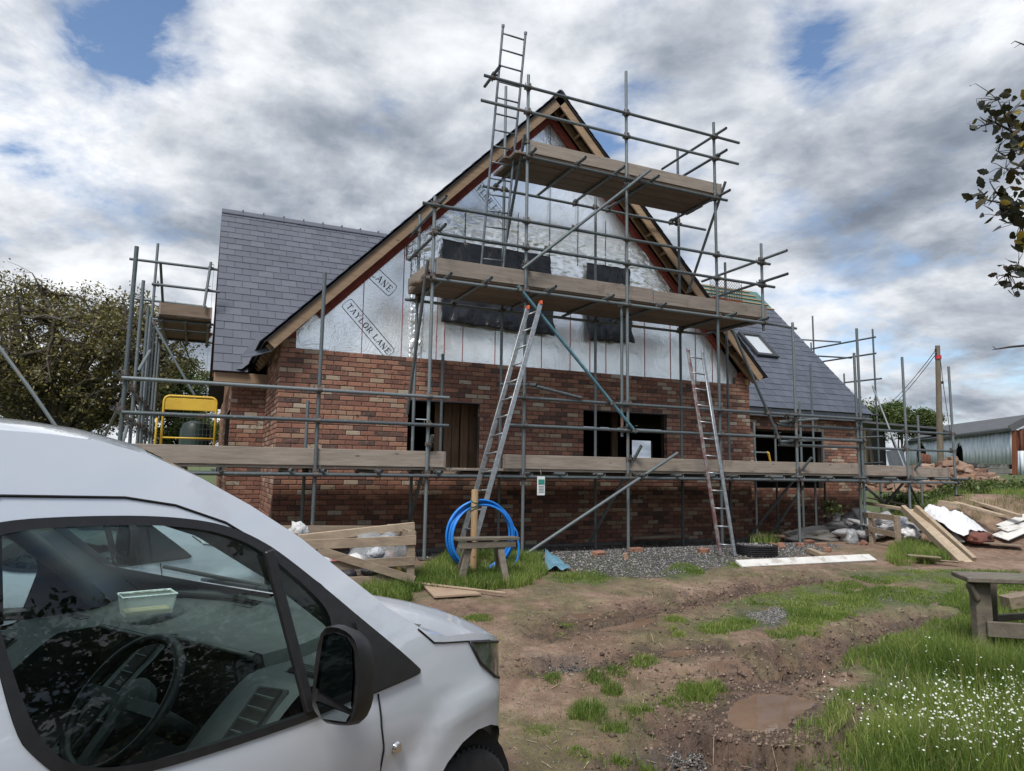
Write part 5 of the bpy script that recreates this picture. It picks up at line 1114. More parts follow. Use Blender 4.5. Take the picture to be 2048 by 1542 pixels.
for i, (a, b, w_, t_, lb) in enumerate((((10.564,-2.048,0.665), (9.573,-3.685,-0.069), .075, .11, 'long pale beam sloping from the pallet frame to the grass, left of the pair'), ((10.587,-2.281,0.678), (10.127,-3.53,-0.058), .075, .11, 'long pale beam sloping from the pallet frame to the grass, right of the pair'), ((10.96,-0.906,0.705), (10.709,-1.999,0.634), .12, .05, 'pale board lying level across the top of the pallet frame'),
     ((11.752,-1.929,0.742), (11.762,-2.26,0.703), .12, .10, 'squared timber stub above the white bulk bag'), ((12.008,-2.046,0.755), (11.781,-3.024,0.572), .10, .045, 'pale board behind the white bulk bag, lowest of the three'), ((12.635,-1.89,0.792), (12.268,-3.02,0.566), .10, .05, 'pale board behind the white bulk bag, middle of the three'), ((13.186,-1.698,0.812), (12.94,-2.453,0.677), .08, .04, 'short pale board behind the bulk bag, topmost of the three'), ((12.273,0.043,0.76), (12.467,-0.907,0.607), .09, .03, 'pale batten in the grass behind the pallet frame'))):
    plank_thing('timber', lb, 'timber', a, b, w_, t_, FRESHP)
mb = MB(); a, b = Vector((10.577,-2.164,0.663)), Vector((9.832,-3.625,-0.065)); mb.plank(a+Vector((0, 0, -.02)), b+Vector((0, 0, .0)), .16, .02, bev=.003); tag(mb.build('timber', FRESHP), 'flat board wedged between the two long sloping beams', 'timber')
blob_thing('rubbish', 'pile of grey and white plastic rubbish inside the pallet frame', 'rubbish', Vector((10.384,-1.746,0.096))+Vector((.25, .3, .14)), (.62, .55, .26), bag_mat('mixed_rubbish', (.30, .30, .31), .6), 9.3, .6, n=4, f=5)
for i, (px, c_, lb) in enumerate((((10.506,-1.756,0.326), (.6, .62, .64), 'round white scrap in the middle of the pallet frame'), ((10.719,-1.538,0.461), (.55, .58, .6), 'white plastic bundle topmost in the pallet frame'), ((10.475,-2.179,0.29), (.08, .09, .10), 'dark scrap between pallet frame and sloping beams'), ((10.635,-1.822,0.382), (.22, .26, .33), 'blue-grey scrap in the pallet frame'), ((10.33,-2.328,0.237), (.6, .6, .6), 'white folded scrap under the sloping beams'))):
    blob_thing('rubbish', lb, 'rubbish', px, (.16, .13, .09), bag_mat('scrap_b%d' % i, c_, .5), 11+i*2.7, .5, n=3, f=5)
bq = Vector((11.535,-2.69,0.138))
def bagfn(u, v):
    x = bq.x-.50+1.15*u+.1*v; y = bq.y-.1+.9*v+.15*u; h_ = .62*math.sin(math.pi*min(1, .12+u*.9))**.6*(.35+.65*min(1, v*2.2)); n_ = mn.fractal(Vector((u*3, v*3, 2)), .8, 2, 4)
    return (x+.05*n_, y+.08*n_, bq.z+max(.02, h_*(.8+.25*n_)))
tag(sheet('bulk_bag', SHEETW, bagfn, 60, 44, None, .006), 'crumpled white bulk bag slumped over debris right of the sloping beams', 'bag')
for i, (a, b, w_, lb) in enumerate((((11.288,-2.348,0.182), (11.093,-2.646,0.044), .25, 'white slab leaning at the left end of the bulk bag'), ((11.762,-2.955,0.115), (12.284,-3.055,0.257), .30, 'white board right of the bulk bag, lowest'), ((11.973,-2.878,0.214), (12.522,-3.027,0.362), .22, 'white board right of the bulk bag, second up'), ((12.123,-2.754,0.321), (12.689,-2.941,0.467), .18, 'white board right of the bulk bag, nearest the top'), ((11.359,-2.862,0.041), (11.802,-3.288,0.023), .16, 'brown flat board in front of the bulk bag'), ((8.76,-3.412,-0.049), (9.12,-3.667,-0.068), .14, 'flat pinkish board in grass at the lower end of the beams'), ((8.931,-3.409,-0.049), (9.284,-3.843,-0.081), .10, 'thin flat board under the ends of the two beams'))):
    plank_thing('debris_board', lb, 'board', Vector(a)+Vector((0, 0, .05+.03*(i % 3))), Vector(b)+Vector((0, 0, .07+.04*(i % 2))), w_, .02, WHITEB if i < 4 else OLDP, (.1*i-.2, -.2, 1))
blob_thing('rusty_sheet', 'rust-red crumpled sheet under the front of the bulk bag', 'sheet', Vector((11.483,-2.772,0.096))+Vector((0, 0, .08)), (.30, .15, .10), M('rusty_red', (.16, .05, .035), (.09, .04, .03), 9, .8), 6.2, .5)
# bench at the right edge
lb_ = Vector((5.394,-6.583,-0.282)); bench = thing('timber_bench', 'weathered timber bench cut off by the right edge, standing in long grass', 'bench', (0, 0, 0))
dB = (lb_-CAM).dot(F)
tl_, tr_ = Vector((5.226,-6.513,0.354)), Vector((5.817,-7.001,0.366)); mb = MB(); mb.plank(tl_, tr_, .42, .045, bev=.008); mb.build('top_board', WEATH, bench)
for p0_, p1_, w_, t_ in (((5.286,-6.648,0.34), (5.346,-6.619,-0.328), .14, .10), ((5.734,-6.456,0.29), (5.801,-6.4,-0.352), .10, .08), ((5.838,-7.066,0.374), (5.864,-7.039,-0.331), .14, .10)):
    mb = MB(); mb.plank(p1_, p0_, w_, t_, (-.4, -.9, 0), bev=.01); mb.build('leg', WEATH, bench)
for p0_, p1_, w_ in (((5.282,-6.692,-0.064), (5.75,-7.079,-0.061), .13), ((5.715,-6.4,-0.069), (6.32,-6.794,0.022), .06)):
    mb = MB(); mb.plank(p0_, p1_, .04, w_, (0, 0, 1), bev=.006); mb.build('rail', WEATH, bench)
mb = MB(); mb.plank((5.156,-6.643,0.321), (5.229,-6.656,0.175), .05, .06, (0, -1, 0), bev=.01); mb.build('bracket', WEATH, bench)
plank_thing('timber_block', 'pale weathered log end lying in grass beyond the bench', 'timber', (6.528,-6.108,-0.022), (6.893,-6.282,0.05), .16, .12, OLDP)
# small things on the scaffold
ta = Vector((3.393,-1.74,1.147)); tb = Vector((3.523,-1.74,0.88)); tagp = thing('scaffold_tag', 'white inspection tag with a green panel hanging from the lowest ledger', 'tag', (0, 0, 0))
PW = M('tag_white', (.62, .66, .65), None, 5, .4); PG = M('tag_green', (.03, .22, .19), None, 5, .4)
xm, zm = (ta.x+tb.x)/2, (ta.z+tb.z)/2; w_, h_ = abs(tb.x-ta.x), abs(ta.z-tb.z)
mb = MB(); mb.bbox((xm, -1.742, zm), (w_*.95, .012, h_), bev=.006); mb.build('plate', PW, tagp); mb = MB(); mb.box((xm, -1.751, zm+h_*.22), (w_*.72, .006, h_*.26)); mb.build('green_panel', PG, tagp)
for k in range(5): mb = MB(); mb.box((xm, -1.750, zm-h_*(.02+.075*k)), (w_*(.66-.1*(k % 2)), .004, h_*.018)); mb.build('print_line', INK, tagp)
mb = MB(); mb.tube([(xm, -1.735, zm+h_*.5), (xm, -1.735, zm+h_*.5+.05), (xm, -1.70, zm+h_*.5+.09)], .008, 6); mb.build('clip', COUP, tagp)
YEL = M('yellow_paint', (.55, .34, .03), (.62, .40, .04), 4, .5, spots=[(22, .66, (.08, .06, .04), .8)])
gate = thing('loading_gate', 'yellow safety gate with a solid top panel and wire mesh on the left deck', 'gate', (0, 0, 0))
a, b = Vector((-1.576,1.9,2.341)), Vector((-0.79,1.9,2.361)); zt = (a.z+b.z)/2; x0, x1 = a.x, b.x; zb_ = 1.27; GY_ = 1.9; pts = []
for (cx_, a0, sg) in ((x0+.09, 180, -1), (x1-.09, 90, -1)):
    for k in range(6): an = math.radians(a0-k*18); pts.append((cx_+.09*math.cos(an), GY_, zt-.09+.09*math.sin(an)))
mb = MB(); mb.tube([(x0, GY_, zb_)]+pts+[(x1, GY_, zb_)], .02, 8); mb.build('frame', YEL, gate, True); mb = MB(); mb.bbox(((x0+x1)/2, GY_, zt-.13), (x1-x0-.03, .02, .20), bev=.01); mb.build('top_panel', YEL, gate)
mb = MB(); mb.tube([(x0, GY_, zb_+.40), (x1, GY_, zb_+.40)], .014, 8); mb.build('cross_bar', YEL, gate, True); mb = MB(); mb.tube([(x0-.10, GY_+.3, zb_), (x0-.10, GY_+.3, zt-.35)], .018, 8); mb.build('side_post', YEL, gate, True)
mb = MB()
for k in range(1, 9): x_ = x0+(x1-x0)*(.3+.7*k/9); mb.tube([(x_, GY_, zb_+.02), (x_, GY_, zt-.25)], .003, 4, cap=False)
for k in range(1, 9): z_ = zb_+(zt-.25-zb_)*k/9; mb.tube([(x0+(x1-x0)*.3, GY_, z_), (x1, GY_, z_)], .003, 4, cap=False)
mb.build('wire_mesh', GRM, gate)
DGR = M('dark_green_plastic', (.012, .028, .022), (.02, .04, .03), 5, .4); c_ = Vector((-1.107,4.6,1.631)); mb = MB(); mb.lathe([(0, .86), (.10, .86), (.22, .80), (.27, .68), (.28, .30), (.26, 0)], (c_.x, c_.y, 1.25), n=28); tag(mb.build('water_butt', DGR, None, True, 30), 'dark green domed plastic butt standing on the left deck behind the yellow gate', 'water butt')
tb_ = thing('folding_trestle', 'grey bar with a bright yellow end standing in the right wing opening', 'trestle', (0, 0, 0)); a, b = Vector((10.789,1.9,1.739)), Vector((11.265,1.9,1.739))
mb = MB(); mb.plank(a, b, .05, .03, bev=.004); mb.build('bar', ALU, tb_); mb = MB(); mb.tube([b, b+Vector((.04, 0, -.01)), b+Vector((.10, .02, -.16)), b+Vector((.16, .02, -.3))], [.03, .03, .025, .015], 8); mb.build('yellow_end', YEL, tb_, True); mb = MB(); mb.tube([a+Vector((.1, 0, 0)), a+Vector((.16, 0, -.3))], .012, 6); mb.build('leg', ALU, tb_)

# ---------------------------------------------------------------- the vans
def Wf(x, z):
    w_ = .905
    if z > .95: w_ -= .02*min(1, (z-.95)/.15)
    if z > 1.1: w_ -= .30*(z-1.1)**1.15
    if z < .5: w_ -= .05*((.5-z)/.3)**2
    if z < .84: w_ -= .014*min(1, (.84-z)/.06)
    if x > -.6: w_ -= .05*((x+.6)/1.0)**2
    if x > .08: w_ -= 1.5*(x-.08)**2
    for cx in (0., -2.66):
        d = math.hypot(x-cx, z-.335); t = min(1, max(0, (.60-d)/.09)); w_ += .026*t*t*(3-2*t)
    return max(w_, .02)
def paint():
    m, b = mat_new('white_van_paint'); p = objc_(); n = noise_(p, 3, 6, .6); dirt = N('ShaderNodeSeparateXYZ'); Lk(p, dirt.inputs[0])
    low = math_('MULTIPLY', ramp_(dirt.outputs[2], [(.45, .55), (.95, .04)]), ramp_(n, [(.35, .2), (.65, 1.)]))
    setc(b, 'Base Color', mix_(low, (.66, .71, .79), (.33, .30, .27))); setc(b, 'Roughness', .32); setc(b, 'Coat Weight', 1.); setc(b, 'Coat Roughness', .03); setc(b, 'Coat IOR', 1.8)
    return m
PAINT = paint(); TRIM = M('black_van_trim', (.014, .014, .016), (.022, .022, .024), 30, .45, coord='obj'); SEAM = M('panel_gap', (.01, .01, .012), None, 4, .8)
PLAST = M('dark_dash_plastic', (.052, .060, .060), (.072, .082, .082), 14, .55, coord='obj', bump=.1, bdist=.002); LINER = M('grey_cab_lining', (.11, .12, .12), (.15, .16, .155), 7, .85, coord='obj'); RUBB = M('tyre_rubber', (.016, .016, .017), (.03, .028, .026), 20, .8, coord='obj'); RIM = M('steel_rim', (.25, .26, .27), (.32, .33, .34), 9, .35, metal=.8, coord='obj')
LAMPG = M('headlamp_glass', (.035, .038, .042), (.10, .105, .11), 14, .06, coord='obj', spec=.8, coat=1.); CHR = M('chrome', (.7, .7, .72), None, 4, .12, metal=1.); CHASSIS = M('underbody', (.008, .008, .008), None, 4, .9)
def glass_mat(name, tint, refl=1.25):
    m = bpy.data.materials.new(name); m.use_nodes = True
    global nt, N, Lk
    nt = m.node_tree; nt.nodes.clear(); N = nt.nodes.new; Lk = nt.links.new
    t = nd('ShaderNodeBsdfTransparent'); t.inputs[0].default_value = (*tint, 1); g = nd('ShaderNodeBsdfGlossy'); g.inputs['Roughness'].default_value = .015
    ge = N('ShaderNodeNewGeometry'); ct = math_('ABSOLUTE', vmath('DOT_PRODUCT', ge.outputs['Incoming'], ge.outputs['Normal'])); fz_ = math_('ADD', .05, math_('MULTIPLY', .95, math_('POWER', math_('SUBTRACT', 1.0, ct), 5.0))); mx = N('ShaderNodeMixShader'); Lk(math_('MULTIPLY', fz_, refl, clamp=True), mx.inputs[0]); Lk(t.outputs[0], mx.inputs[1]); Lk(g.outputs[0], mx.inputs[2]); o = N('ShaderNodeOutputMaterial'); Lk(mx.outputs[0], o.inputs[0]); return m
GLASS = glass_mat('tinted_van_glass', (.80, .90, .87), 1.0)
def inside(p, P):
    c = False; n = len(P)
    for i in range(n):
        x0, y0 = P[i]; x1, y1 = P[(i+1) % n]
        if (y0 > p[1]) != (y1 > p[1]) and p[0] < (x1-x0)*(p[1]-y0)/(y1-y0)+x0: c = not c
    return c
def dens(P, step):
    o = []
    for i in range(len(P)):
        a, b = Vector(P[i]), Vector(P[(i+1) % len(P)]); n = max(1, int((b-a).length/step)); o += [tuple(a.lerp(b, k/n)) for k in range(n)]
    return o
def patch(outline, holes=(), step=.045, off=0., sides=(-1, 1), fn=None, both=False):
    out = dens(outline, step); hs = [dens(h, step) for h in holes]; pts = [Vector(p) for p in out]; ed = [(i, (i+1) % len(out)) for i in range(len(out))]
    for h in hs: b0 = len(pts); pts += [Vector(p) for p in h]; ed += [(b0+i, b0+(i+1) % len(h)) for i in range(len(h))]
    bp = list(pts); xs = [p.x for p in out_v] if False else [p[0] for p in out]; zs = [p[1] for p in out]
    barr = np.array([(p.x, p.y) for p in bp])
    for gx_ in np.arange(min(xs)+step/2, max(xs), step):
        for gz_ in np.arange(min(zs)+step/2, max(zs), step):
            q = (gx_, gz_)
            if inside(q, out) and not any(inside(q, h) for h in hs) and np.min(np.hypot(barr[:, 0]-gx_, barr[:, 1]-gz_)) > step*.45: pts.append(Vector(q))
    v, e_, f, _, _, _ = geometry.delaunay_2d_cdt(pts, ed, [], 0, 1e-5)
    f = [t for t in f if inside((sum(v[i].x for i in t)/3, sum(v[i].y for i in t)/3), out) and not any(inside((sum(v[i].x for i in t)/3, sum(v[i].y for i in t)/3), h) for h in hs)]
    res = MB()
    for sd_ in sides:
        V3 = [(p.x, sd_*((fn or Wf)(p.x, p.y)+off), p.y) for p in v]
        fl = []
        for t in f:
            a, b, c = (Vector(V3[i]) for i in t); nrm = (b-a).cross(c-a); fl.append(tuple(t) if nrm.y*sd_ > 0 else tuple(t)[::-1])
        res.add(V3, fl)
    return res
E_FR = [(.66, .27), (.71, .40), (.72, .55), (.68, .70), (.60, .82), (.45, .93), (.30, 1.00), (.15, 1.05), (0., 1.085), (-.20, 1.11), (-.30, 1.15), (-.38, 1.20), (-.46, 1.245)]
E_WS = [(-.46, 1.245), (-.513, 1.285), (-.644, 1.382), (-.78, 1.487), (-.938, 1.585), (-1.081, 1.66), (-1.211, 1.715)]
E_RF = [(-1.211, 1.715), (-1.329, 1.745), (-1.437, 1.756), (-1.6, 1.762), (-2.2, 1.765), (-3.0, 1.76), (-3.30, 1.75), (-3.42, 1.70)]
E_BK = [(-3.42, 1.70), (-3.50, 1.55), (-3.55, 1.0), (-3.55, .6), (-3.52, .28)]
def resamp(E_, st=.042):
    o = []
    for a, b in zip(E_[:-1], E_[1:]): n = max(1, math.ceil(math.hypot(b[0]-a[0], b[1]-a[1])/st)); o += [(a[0]+(b[0]-a[0])*k/n, a[1]+(b[1]-a[1])*k/n) for k in range(n)]
    return o+[E_[-1]]
E_FR, E_WS, E_RF, E_BK = resamp(E_FR), resamp(E_WS), resamp(E_RF), resamp(E_BK)
def arc(cx, r, a0, a1, n=14): return [(cx+r*math.cos(math.radians(a0+(a1-a0)*k/n)), .335+r*math.sin(math.radians(a0+(a1-a0)*k/n))) for k in range(n+1)]
SIDE_OUT = [(.66, .27)]+[(.43, .25)]+arc(0, .412, -8, 188)+[(-.45, .24), (-2.2, .24)]+arc(-2.66, .412, -10, 190)[0:]+[(-3.1, .26)]+E_BK[::-1]+E_RF[::-1][1:]+E_WS[::-1][1:]+E_FR[::-1][1:-1]
WIN = [(-1.60, 1.555), (-1.541, 1.575), (-1.395, 1.577), (-1.22, 1.570), (-1.087, 1.552), (-1.0, 1.527), (-.939, 1.50), (-.861, 1.454), (-.697, 1.324), (-.58, 1.227), (-.34, 1.040), (-.335, 1.030), (-.345, 1.020), (-.552, 1.016), (-.804, 1.010), (-1.20, 1.025), (-1.36, 1.045), (-1.45, 1.083), (-1.495, 1.133), (-1.525, 1.175), (-1.56, 1.33), (-1.61, 1.52)]
GL = [(-1.580, 1.530), (-1.53, 1.553), (-1.397, 1.556), (-1.223, 1.549), (-1.091, 1.530), (-1.03, 1.512), (-.972, 1.49), (-.895, 1.443), (-.80, 1.365), (-.735, 1.30), (-.715, 1.265), (-.712, 1.23), (-.745, 1.055), (-.76, 1.034), (-.817, 1.030), (-1.19, 1.044), (-1.34, 1.063), (-1.43, 1.098), (-1.475, 1.148), (-1.503, 1.20), (-1.543, 1.34)]
def chaikin(P, n=2):
    for _ in range(n):
        Q = []
        for i in range(len(P)):
            a, b = P[i], P[(i+1) % len(P)]; Q += [(a[0]*.75+b[0]*.25, a[1]*.75+b[1]*.25), (a[0]*.25+b[0]*.75, a[1]*.25+b[1]*.75)]
        P = Q
    return P
WIN, GL = chaikin(WIN), chaikin(GL)
def strip(E_, fx, fz, s0=-1., s1=1., n=14, off=0., crown=2.4):
    mb = MB(); vs = []; m_ = len(E_)
    for i, (xe, ze) in enumerate(E_):
        ye = Wf(xe, ze); t = i/(m_-1)
        for k in range(n+1):
            s_ = s0+(s1-s0)*k/n; q = 1-abs(s_)**crown; vs.append((xe+fx(t, xe)*q, ye*s_, ze+fz(t, xe)*q+off))
    fs = [(i*(n+1)+k, i*(n+1)+k+1, (i+1)*(n+1)+k+1, (i+1)*(n+1)+k) for i in range(m_-1) for k in range(n)]
    mb.add(vs, fs); return mb
def refine(E_, n):
    o = []
    for a, b in zip(E_[:-1], E_[1:]): o += [(a[0]+(b[0]-a[0])*k/n, a[1]+(b[1]-a[1])*k/n) for k in range(n)]
    return o+[E_[-1]]
def onside(P, off=.002, sd_=-1): return [(x, sd_*(Wf(x, z)+off), z) for x, z in P]
def make_van(label):
    v = thing('van', label, 'van', (0, 0, 0))
    body = patch(SIDE_OUT, [WIN])
    fxh = lambda t, x: .06*(1-t)+.24*t; fzh = lambda t, x: .05 if t < .6 else .05-(t-.6)/.4*.125
    h_ = strip(E_FR, fxh, fzh); body.add(h_.v, h_.f)
    r_ = strip(E_RF, lambda t, x: .14*(1-t)**3, lambda t, x: .055+.01*math.sin(math.pi*t)); body.add(r_.v, r_.f)
    r_ = strip(E_BK, lambda t, x: -.03, lambda t, x: .05*(1-t)); body.add(r_.v, r_.f)
    fxw = lambda t, x: .26*(1-t)+.14*t; fzw = lambda t, x: -.075*(1-t)+.055*t
    EW = E_WS
    for a, b in ((-1., -.93), (.93, 1.)): q = strip(EW, fxw, fzw, a, b, 2); body.add(q.v, q.f)
    bo = body.build('body', PAINT, v, False)
    bm = bmesh.new(); bm.from_mesh(bo.data); bmesh.ops.remove_doubles(bm, verts=bm.verts, dist=.0008); bmesh.ops.recalc_face_normals(bm, faces=bm.faces); bm.to_mesh(bo.data); bm.free()
    bo.data.polygons.foreach_set('use_smooth', [True]*len(bo.data.polygons)); bo.data.set_sharp_from_angle(angle=math.radians(38))
    strip(EW, fxw, fzw, -.93, .93, 16).build('windscreen', GLASS, v, True)
    fw = strip(EW[:2], fxw, fzw, -.93, .93, 16, -.004); 
    for sd_ in (-1, 1):
        patch(WIN, [GL], .03, .004, (sd_,)).build('window_frame', TRIM, v, True)
        patch(GL, [], .05, -.006, (sd_,)).build('side_window', GLASS, v, True)
        pv = [(-.905, sd_*(Wf(-.9, 1.45)+.004), 1.462), (-.817, sd_*(Wf(-.817, 1.04)+.006), 1.035)]; mb = MB(); mb.plank(pv[0], pv[1], .03, .02, (0, sd_, 0), bev=.004); mb.build('window_divider', TRIM, v)
        pv = [(-.60, 1.230), (-.352, 1.035), (-.365, 1.028), (-.552, 1.024), (-.60, 1.024), (-.625, 1.235)]; patch(pv, [], .03, .014, (sd_,)).build('mirror_sail', TRIM, v, True)
        # panel gaps
        for nm, P in (('door_gap', [(-1.62, .30), (-1.63, 1.0), (-1.66, 1.3), (-1.66, 1.5), (-1.62, 1.60), (-1.539, 1.624), (-1.283, 1.614), (-1.159, 1.592), (-1.023, 1.543), (-.876, 1.454), (-.731, 1.350), (-.63, 1.251), (-.596, 1.189)]), ('door_gap', [(-.545, 1.01), (-.534, .919), (-.520, .857), (-.516, .783), (-.53, .6), (-.56, .3)]), ('bonnet_gap', [(-.328, 1.158), (-.25, 1.100), (-.19, 1.088), (-.05, 1.065), (.12, 1.035)])):
            P3 = onside(refine(P, 4), .001, sd_); mb = MB(); mb.tube(P3, .0032, 6); mb.build(nm, SEAM, v, True)
                # rubbing parts
        mb = MB(); mb.lathe([(0, .012), (.014, .012), (.019, .006), (.021, 0)], (-.455, sd_*(Wf(-.455, .828)-.002), .828), 'Y', 18); 
        if sd_ < 0:
            mb = MB(); mb.lathe([(0, -.012), (.014, -.012), (.019, -.006), (.021, 0)], (-.455, -(Wf(-.455, .828)-.002), .828), 'Y', 18)
        mb.build('side_indicator', CHR, v, True, 50)
        patch([(-.03, 1.058), (.12, 1.03), (.30, .985), (.42, .915), (.42, .83), (.30, .84), (.14, .90), (.03, .975)], [], .03, .004, (sd_,)).build('headlight', LAMPG, v, True)
        P3 = onside(refine([(-.03, 1.058), (.12, 1.03), (.30, .985), (.42, .915), (.42, .83), (.30, .84), (.14, .90), (.03, .975), (-.03, 1.058)], 2), .004, sd_); mb = MB(); mb.tube(P3, .006, 6); mb.build('headlight_surround', TRIM, v, True)
        patch(arc(0, .414, -11, 36, 8)+[(.50, .60), (.64, .62), (.70, .55), (.69, .40), (.655, .275), (.43, .255)], [], .03, .005, (sd_,)).build('bumper_corner', TRIM, v, True)
        # mirror
        mr = MB(); ol = [(-.950, 1.062), (-.994, 1.033), (-1.04, 1.036), (-1.085, 1.044), (-1.111, 1.095), (-1.113, 1.15), (-1.110, 1.197), (-1.102, 1.25), (-1.071, 1.274), (-1.019, 1.283), (-.972, 1.270), (-.957, 1.22), (-.951, 1.173), (-.946, 1.09)]
        lay = []; ol = chaikin(ol, 1)
        for (dx, k, sy, sz) in ((-.852, .86, 0, 0), (-.856, .93, 0, 0), (-.86, .975, 0, 0), (-.852, 1., 0, 0), (-.835, 1.01, 0, -.002), (-.815, .98, .003, -.008), (-.80, .90, .005, -.012), (-.788, .70, .005, -.012), (-.782, .4, .005, -.012)): lay.append([(dx, sd_*(1.03+sy+(abs(y)-1.03)*k), 1.16+sz+(z-1.16)*k) for y, z in ol])
        n_ = len(ol); vs = [p for L_ in lay for p in L_]; fs = [(i*n_+k, i*n_+(k+1) % n_, (i+1)*n_+(k+1) % n_, (i+1)*n_+k) for i in range(len(lay)-1) for k in range(n_)]+[tuple(range(n_)), tuple((len(lay)-1)*n_+k for k in range(n_))]
        if sd_ < 0: fs = [f[::-1] for f in fs]
        mr.add(vs, fs); mo = mr.build('mirror', TRIM, v, True, 35)
        gl_ = MB(); gm_ = [(-.963, 1.118), (-1.09, 1.088), (-1.094, 1.17), (-1.086, 1.235), (-1.062, 1.258), (-1.015, 1.264), (-.983, 1.252)]; P3 = [(-.863, sd_*abs(y), z) for y, z in gm_]; P4 = [(p[0]+.004, p[1], p[2]) for p in P3]; q = len(P3); gl_.add(P3+P4, [tuple(range(q))[::-1] if sd_ > 0 else tuple(range(q)), tuple(range(q, 2*q))]); gl_.build('mirror_glass', MIRR, mo)
        gl_ = MB(); gm_ = [(-.965, 1.085), (-1.088, 1.074), (-1.074, 1.054), (-.992, 1.046)]; P3 = [(-.863, sd_*abs(y), z) for y, z in gm_]; q = len(P3); gl_.add(P3+[(p[0]+.004, p[1], p[2]) for p in P3], [tuple(range(q)), tuple(range(q, 2*q))]); gl_.build('wide_mirror_glass', MIRR, mo)
        mb = MB(); mb.plank((-.70, sd_*.86, 1.07), (-.79, sd_*.99, 1.06), .06, .045, bev=.01); mb.build('mirror_arm', TRIM, v)
        # inner door trim and pillars
        patch([(-1.64, .4), (-.52, .4), (-.45, .9), (-.45, 1.0), (-1.62, 1.04)], [], .12, -.06, (sd_,)).build('door_lining', PLAST, v, True)
        mb = MB(); P = refine([(-.44, 1.10), (-.60, 1.26), (-.80, 1.42), (-1.0, 1.55), (-1.25, 1.64)], 2); mb.tube([(x-.04, sd_*(Wf(x, z)-.07), z-.01) for x, z in P], .038, 10); mb.build('pillar_lining', LINER, v, True)
        patch([(-1.62, 1.0), (-1.62, 1.6), (-1.9, 1.6), (-1.9, 1.0)], [], .15, -.05, (sd_,)).build('door_pillar_lining', PLAST, v, True)
        for cx in (0., -2.66):
            w_ = MB(); w_.lathe([(.205, -.10), (.25, -.108), (.30, -.10), (.322, -.085), (.33, -.05), (.33, .05), (.322, .085), (.30, .10), (.25, .108), (.205, .10)], (cx, sd_*.765, .33), 'Y', 40); wh = w_.build('wheel', RUBB, v, True, 50)
            mb = MB(); mb.lathe([(0, .05*sd_), (.05, .055*sd_), (.06, .03*sd_), (.17, .045*sd_), (.19, .09*sd_), (.207, .10*sd_), (.207, -.09)], (cx, sd_*.765, .33), 'Y', 32); mb.build('rim', RIM, wh, True, 40)
            mb = MB()
            for k in range(60): a = k*math.pi/30; mb.box((cx+.327*math.cos(a), sd_*.765, .33+.327*math.sin(a)), (.014, .15, .016), Matrix.Rotation(-a, 3, 'Y'))
            o_ = mb.build('tread', RUBB, wh); tag(o_, kind='stuff')
            mb = MB(); mb.lathe([(.385, -.16), (.385, .06)], (cx, sd_*.66, .335), 'Y', 28); mb.lathe([(0, -.16), (.385, -.16)], (cx, sd_*.66, .335), 'Y', 28); mb.build('wheel_housing', CHASSIS, v, True, 40)
    mb = MB(); mb.box((-1.45, 0, .30), (3.9, 1.56, .10)); mb.build('underbody', CHASSIS, v)
    mb = MB(); mb.box((.705, 0, .62), (.04, .80, .22)); mb.build('grille', TRIM, v)
    # cab interior
    mb = MB(); mb.box((-1.1, 0, .42), (1.4, 1.6, .06)); mb.build('cab_floor', CHASSIS, v); mb = MB(); mb.box((-1.86, 0, 1.02), (.03, 1.55, 1.22)); mb.build('bulkhead', PLAST, v)
    strip(E_RF[:26], lambda t, x: .14*(1-t)**3, lambda t, x: .055, -.94, .94, 10, -.05).build('headlining', LINER, v, True)
    def edge(y):
        if -.54 < y < -.04: return -.69-.02*math.cos((y+.29)/.25*1.5), 1.095, True
        if .09 < y < .46: return -.655, 1.065, True
        return (-.74, 1.06, False) if y < -.5 else ((-.66, 1.065, False) if y < .3 else (-.80+.05*(y-.46), 1.06, False))
    def dz(x, y):
        xe, zt, void = edge(y); z = zt+.085*min(1, max(0, (x+.52)/.30))**1.4
        hood = math.exp(-((y+.29)/.27)**6); z += hood*(.012-.06*max(0, x+.46))*(x > -.72)
        z -= .016*math.exp(-((y-.45)/.17)**4)*math.exp(-((x+.46)/.10)**4)
        if x < xe: z = z-.26-.3*(xe-x) if void else z-1.15*(xe-x)**1.25
        return z
    nxd, nyd = 60, 90; XS = [-1.04+.82*i/nxd for i in range(nxd+1)]; YS = [-.80+1.60*j/nyd for j in range(nyd+1)]
    vs = [(x, y, dz(x, y)) for x in XS for y in YS]; lt, dk = [], []
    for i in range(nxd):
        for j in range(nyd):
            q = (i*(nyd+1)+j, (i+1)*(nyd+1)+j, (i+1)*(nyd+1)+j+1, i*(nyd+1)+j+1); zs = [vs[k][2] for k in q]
            (dk if (min(zs) < .86 and abs(YS[j]) < .56) or max(zs)-min(zs) > .14 else lt).append(q)  # faces in the voids go near-black, their shade painted as colour
    mb = MB(); mb.add(vs, lt); da = mb.build('dashboard', PLAST, v, True, 40); mb = MB(); mb.add(vs, dk); mb.build('dash_recess_shade', CHASSIS, da)
    mb = MB(); mb.tube([(-.705, -.52, 1.10), (-.725, -.29, 1.108), (-.705, -.06, 1.10)], .009, 6); mb.tube([(-.66, .10, 1.062), (-.66, .45, 1.062)], .007, 6); mb.build('dash_lip', PLAST, da, True)
    mb = MB(); mb.tube([(-.32, -.60, 1.125), (-.28, -.2, 1.142), (-.28, .2, 1.142), (-.32, .60, 1.125)], .010, 6); mb.build('demister_vent', CHASSIS, da)
